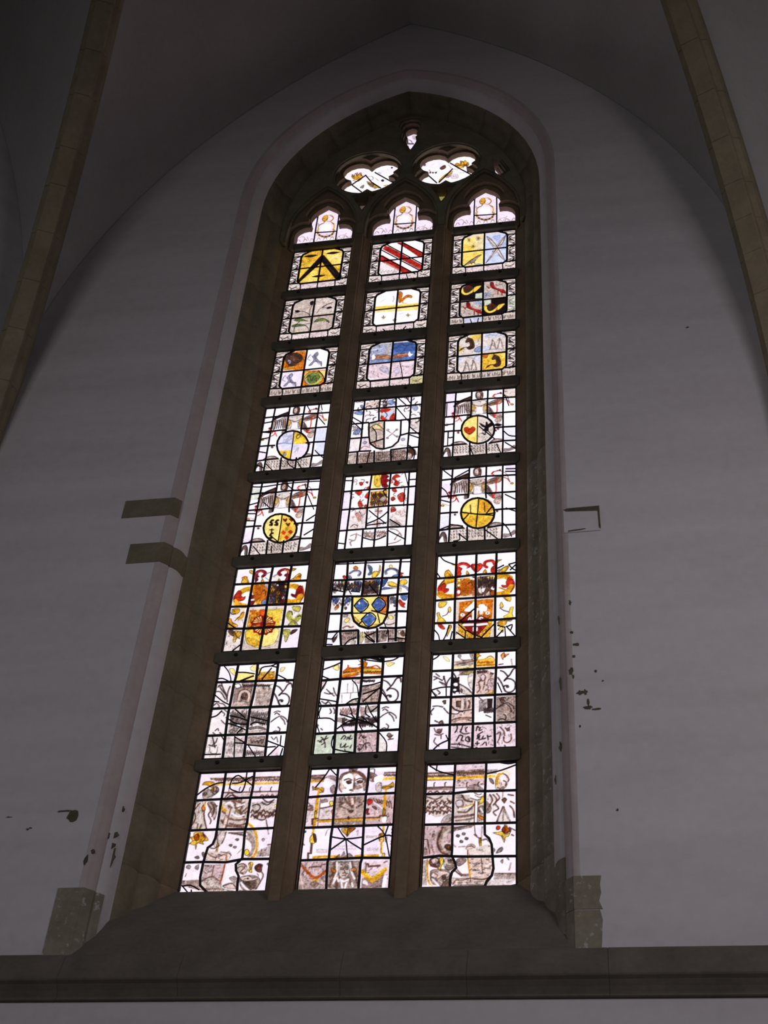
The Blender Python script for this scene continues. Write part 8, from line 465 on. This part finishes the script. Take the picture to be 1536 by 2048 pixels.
def panel(key, x0, z0, W, H, label, group, cell, clip=None, name='stained_glass_panel', edge=True, y=.004):
    xs, zs, X, Z, C, LL, cs = paint(ART[key], W*1000, H*1000, cell)
    root = empty(name, (x0+W/2, y, z0)); root['label'] = label; root['category'] = 'stained glass'; root['group'] = group
    ny, nx = len(zs)-1, len(xs)-1
    cx = (X[:-1,:-1]+X[1:,1:])/2; cz = (Z[:-1,:-1]+Z[1:,1:])/2
    sep = np.zeros((ny, nx), bool)
    for w, p in LL:
        pad = max(w*.32, cs*.8); lim = pad*pad
        for i in range(len(p)-1):
            a, b = p[i], p[i+1]
            i0, i1 = np.searchsorted(cx[0], (min(a[0],b[0])-pad, max(a[0],b[0])+pad)); j0, j1 = np.searchsorted(cz[:,0], (min(a[1],b[1])-pad, max(a[1],b[1])+pad))
            if i1 > i0 and j1 > j0: sep[j0:j1,i0:i1] |= dist2(cx[j0:j1,i0:i1], cz[j0:j1,i0:i1], a, b) < lim
    valid = np.ones((ny, nx), bool)
    if clip is not None: valid = inside(cx, cz, np.array(clip))
    lab = np.zeros((ny, nx), int); n = 0; free = valid & ~sep
    for j in range(ny):
        for i in range(nx):
            if free[j,i] and lab[j,i] == 0:
                n += 1; st = [(j,i)]; lab[j,i] = n
                while st:
                    a, b = st.pop()
                    for c, d in ((a+1,b),(a-1,b),(a,b+1),(a,b-1)):
                        if 0 <= c < ny and 0 <= d < nx and free[c,d] and lab[c,d] == 0: lab[c,d] = n; st.append((c,d))
    cnt = np.bincount(lab.ravel(), minlength=n+1)
    small = np.isin(lab, np.nonzero(cnt < 14)[0]); lab[small] = 0
    for _ in range(60):                                   # glass runs on under the leads
        todo = (lab == 0) & valid
        if not todo.any(): break
        new = lab.copy()
        for dj, di in ((1,0),(-1,0),(0,1),(0,-1)):
            sh = np.zeros_like(lab); sj = slice(max(dj,0), ny+min(dj,0)); tj = slice(max(-dj,0), ny+min(-dj,0)); si = slice(max(di,0), nx+min(di,0)); ti = slice(max(-di,0), nx+min(-di,0))
            sh[tj,ti] = lab[sj,si]; new = np.where((new == 0) & todo, sh, new)
        if (new == lab).all(): break
        lab = new
    rgba = np.concatenate([C, np.ones(C.shape[:2]+(1,))], 2).reshape(-1, 4)
    vid = np.arange((ny+1)*(nx+1)).reshape(ny+1, nx+1); xf = X.ravel()/1000-W/2; zf = Z.ravel()/1000
    rr = random.Random(key)
    for k in np.unique(lab):
        if k == 0: continue
        J, I = np.nonzero(lab == k)
        q = np.stack([vid[J,I], vid[J,I+1], vid[J+1,I+1], vid[J+1,I]], 1)
        u, inv = np.unique(q, return_inverse=True); inv = inv.reshape(q.shape)
        me = bpy.data.meshes.new('pane'); me.vertices.add(len(u)); me.loops.add(inv.size); me.polygons.add(len(q))
        mxx, mzz = xf[u].mean(), zf[u].mean(); sx, sz = rr.uniform(-.008,.008), rr.uniform(-.008,.008)   # panes sit a little uneven in the leads
        co = np.stack([xf[u], (xf[u]-mxx)*sx+(zf[u]-mzz)*sz, zf[u]], 1).astype(np.float32)
        me.vertices.foreach_set('co', co.ravel()); me.loops.foreach_set('vertex_index', inv.ravel().astype(np.int32))
        me.polygons.foreach_set('loop_start', np.arange(0, inv.size, 4, dtype=np.int32)); me.polygons.foreach_set('loop_total', np.full(len(q), 4, np.int32)); me.update(calc_edges=True)
        ca = me.color_attributes.new('paint', 'FLOAT_COLOR', 'POINT'); ca.data.foreach_set('color', rgba[u].astype(np.float32).ravel())
        link('pane', me, GLASS, root)
    sh = np.array((W*500, 0))
    for w, p in LL:
        me = lead_mesh(p-sh, w)
        if me: link('lead_came', me, LEAD, root)
    if edge:
        e = 5.
        for a, b in (((0,-4),(W*1000,-4)),((0,H*1000+4),(W*1000,H*1000+4)),((-4,-10),(-4,H*1000+10)),((W*1000+4,-10),(W*1000+4,H*1000+10))):
            link('edge_lead', lead_mesh(np.array((a,b))-sh, 24), LEAD, root)
    return root
LABELS = {
 'L1':'yellow shield with black chevron and three small black shapes','M1':'white shield crossed by three red diagonal stripes in leaf border','R1':'quartered shield of yellow with stars and bird and pale blue crossed wings',
 'L2':'pale grey shield with dark flower buds and green leaves','M2':'bright white shield with golden band, orange tail and three small gold stars','R2':'quartered shield of golden hunting horns on black and red leaping animals',
 'L3':'quartered shield of orange fields with curled beast and grey lions on white','M3':'shield of blue above pale pink with reddish outstretched arms across the middle','R3':'quartered shield of dark horse heads on yellow and pale ghostly figures',
 'L4':'winged figure holding round white and yellow quartered shield','M4':'split shield of beige and white with crossed keys under blue feathers','R4':'winged figure holding round shield with red heart and black eagle half',
 'L5':'winged figure holding round yellow shield with black S shapes and red squares','M5':'red and gold leafy mantling around small white quartered arms','R5':'winged figure holding plain golden round shield with black cracks',
 'L6':'golden shield with toothed dark red wheel under orange mantling','M6':'yellow shield with three blue lozenges under blue and gold mantling','R6':'orange shield with white merchant mark and cross beneath red heart',
 'L7':'grey grotesque scrollwork beneath pale yellow crown with much cracked glass','M7':'orange crown over white pane and brown scales, greenish and pink writing panes','R7':'brown interior scene under yellow crown above pink handwritten panes',
 'L8':'grisaille cornice with hanging fruit, sword hilt, pedestal and crouching figure facing scrollwork','M8':'bearded mask above golden framed tablet with veiled face at foot','R8':'grisaille cornice with hand gripping sword, red fruit and reclining curly-haired figure'}
for c, cn in enumerate('LMR'):
    x0, x1 = LX[c]
    for r in range(8):
        k = cn+str(r+1); z1, z0 = LZ[r]
        panel(k, x0, z0, x1-x0, z1-z0, LABELS[k], 'stained glass panels of the three lights', 5.6 if r < 5 else 5.0)
for c, (k, lb) in enumerate((('L9','cusped top glass with gold wreath above the yellow chevron shield'),('M9','cusped top glass with gold wreath above the red striped shield'),('R9','cusped top glass with gold wreath above the yellow and blue quartered shield'))):
    clip = [((x-(LC[c]-.36))*1000, (z-8.246)*1000) for x, z in trefoil(LC[c], HW[c]+.012, .014, 8.22)]
    panel(k, LC[c]-.36, 8.246, .72, .654, lb, 'cusped tops of the three lights', 5.6, clip, 'tracery_glass', False)
for k, cx, lb in (('E1',EYE[0],'four-lobed tracery glass with gold crown, above the chevron light'),('E2',EYE[1],'four-lobed tracery glass with gold crown, beside small triangular opening')):
    clip = [((x-(cx-.37))*1000, (z-8.96)*1000) for x, z in quatrefoil(cx, EZ, .165, .192)]
    panel(k, cx-.37, 8.96, .74, .74, lb, 'four-lobed tracery glasses', 5.6, clip, 'tracery_glass', False)
clip = [((x+.12)*1000, (z-9.72)*1000) for x, z in dagger(.012)]
panel('T1', -.12, 9.72, .24, .64, 'small dagger-shaped glass at the very top of the tracery', 'tracery glasses', 6., clip, 'tracery_glass', False)
for k, (key, cl, lb) in enumerate((('lm','g','tiny dull triangular glass between the chevron and red striped lights'),('mr','e','tiny dull triangular glass between the red striped and quartered lights'),('rr','V','tiny bright triangular glass beside the arch'))):
    p = tri(TRI[key], .25); c = np.array(p).mean(0); n = len(p)
    me = mesh('pane', [(x-c[0],yy,z-c[1]) for yy in (0,.004) for x, z in p], [tuple(range(n)),tuple(range(n,2*n))]+[(i,(i+1)%n,n+(i+1)%n,n+i) for i in range(n)])
    ca = me.color_attributes.new('paint','FLOAT_COLOR','POINT'); cc = np.sqrt(to_lin(LIN[cl]*(.8 if cl != 'V' else 1)))
    ca.data.foreach_set('color', np.tile(np.append(cc,1).astype(np.float32), 2*n))
    link('spandrel_pane', me, GLASS, win, (c[0], .003, c[1]))
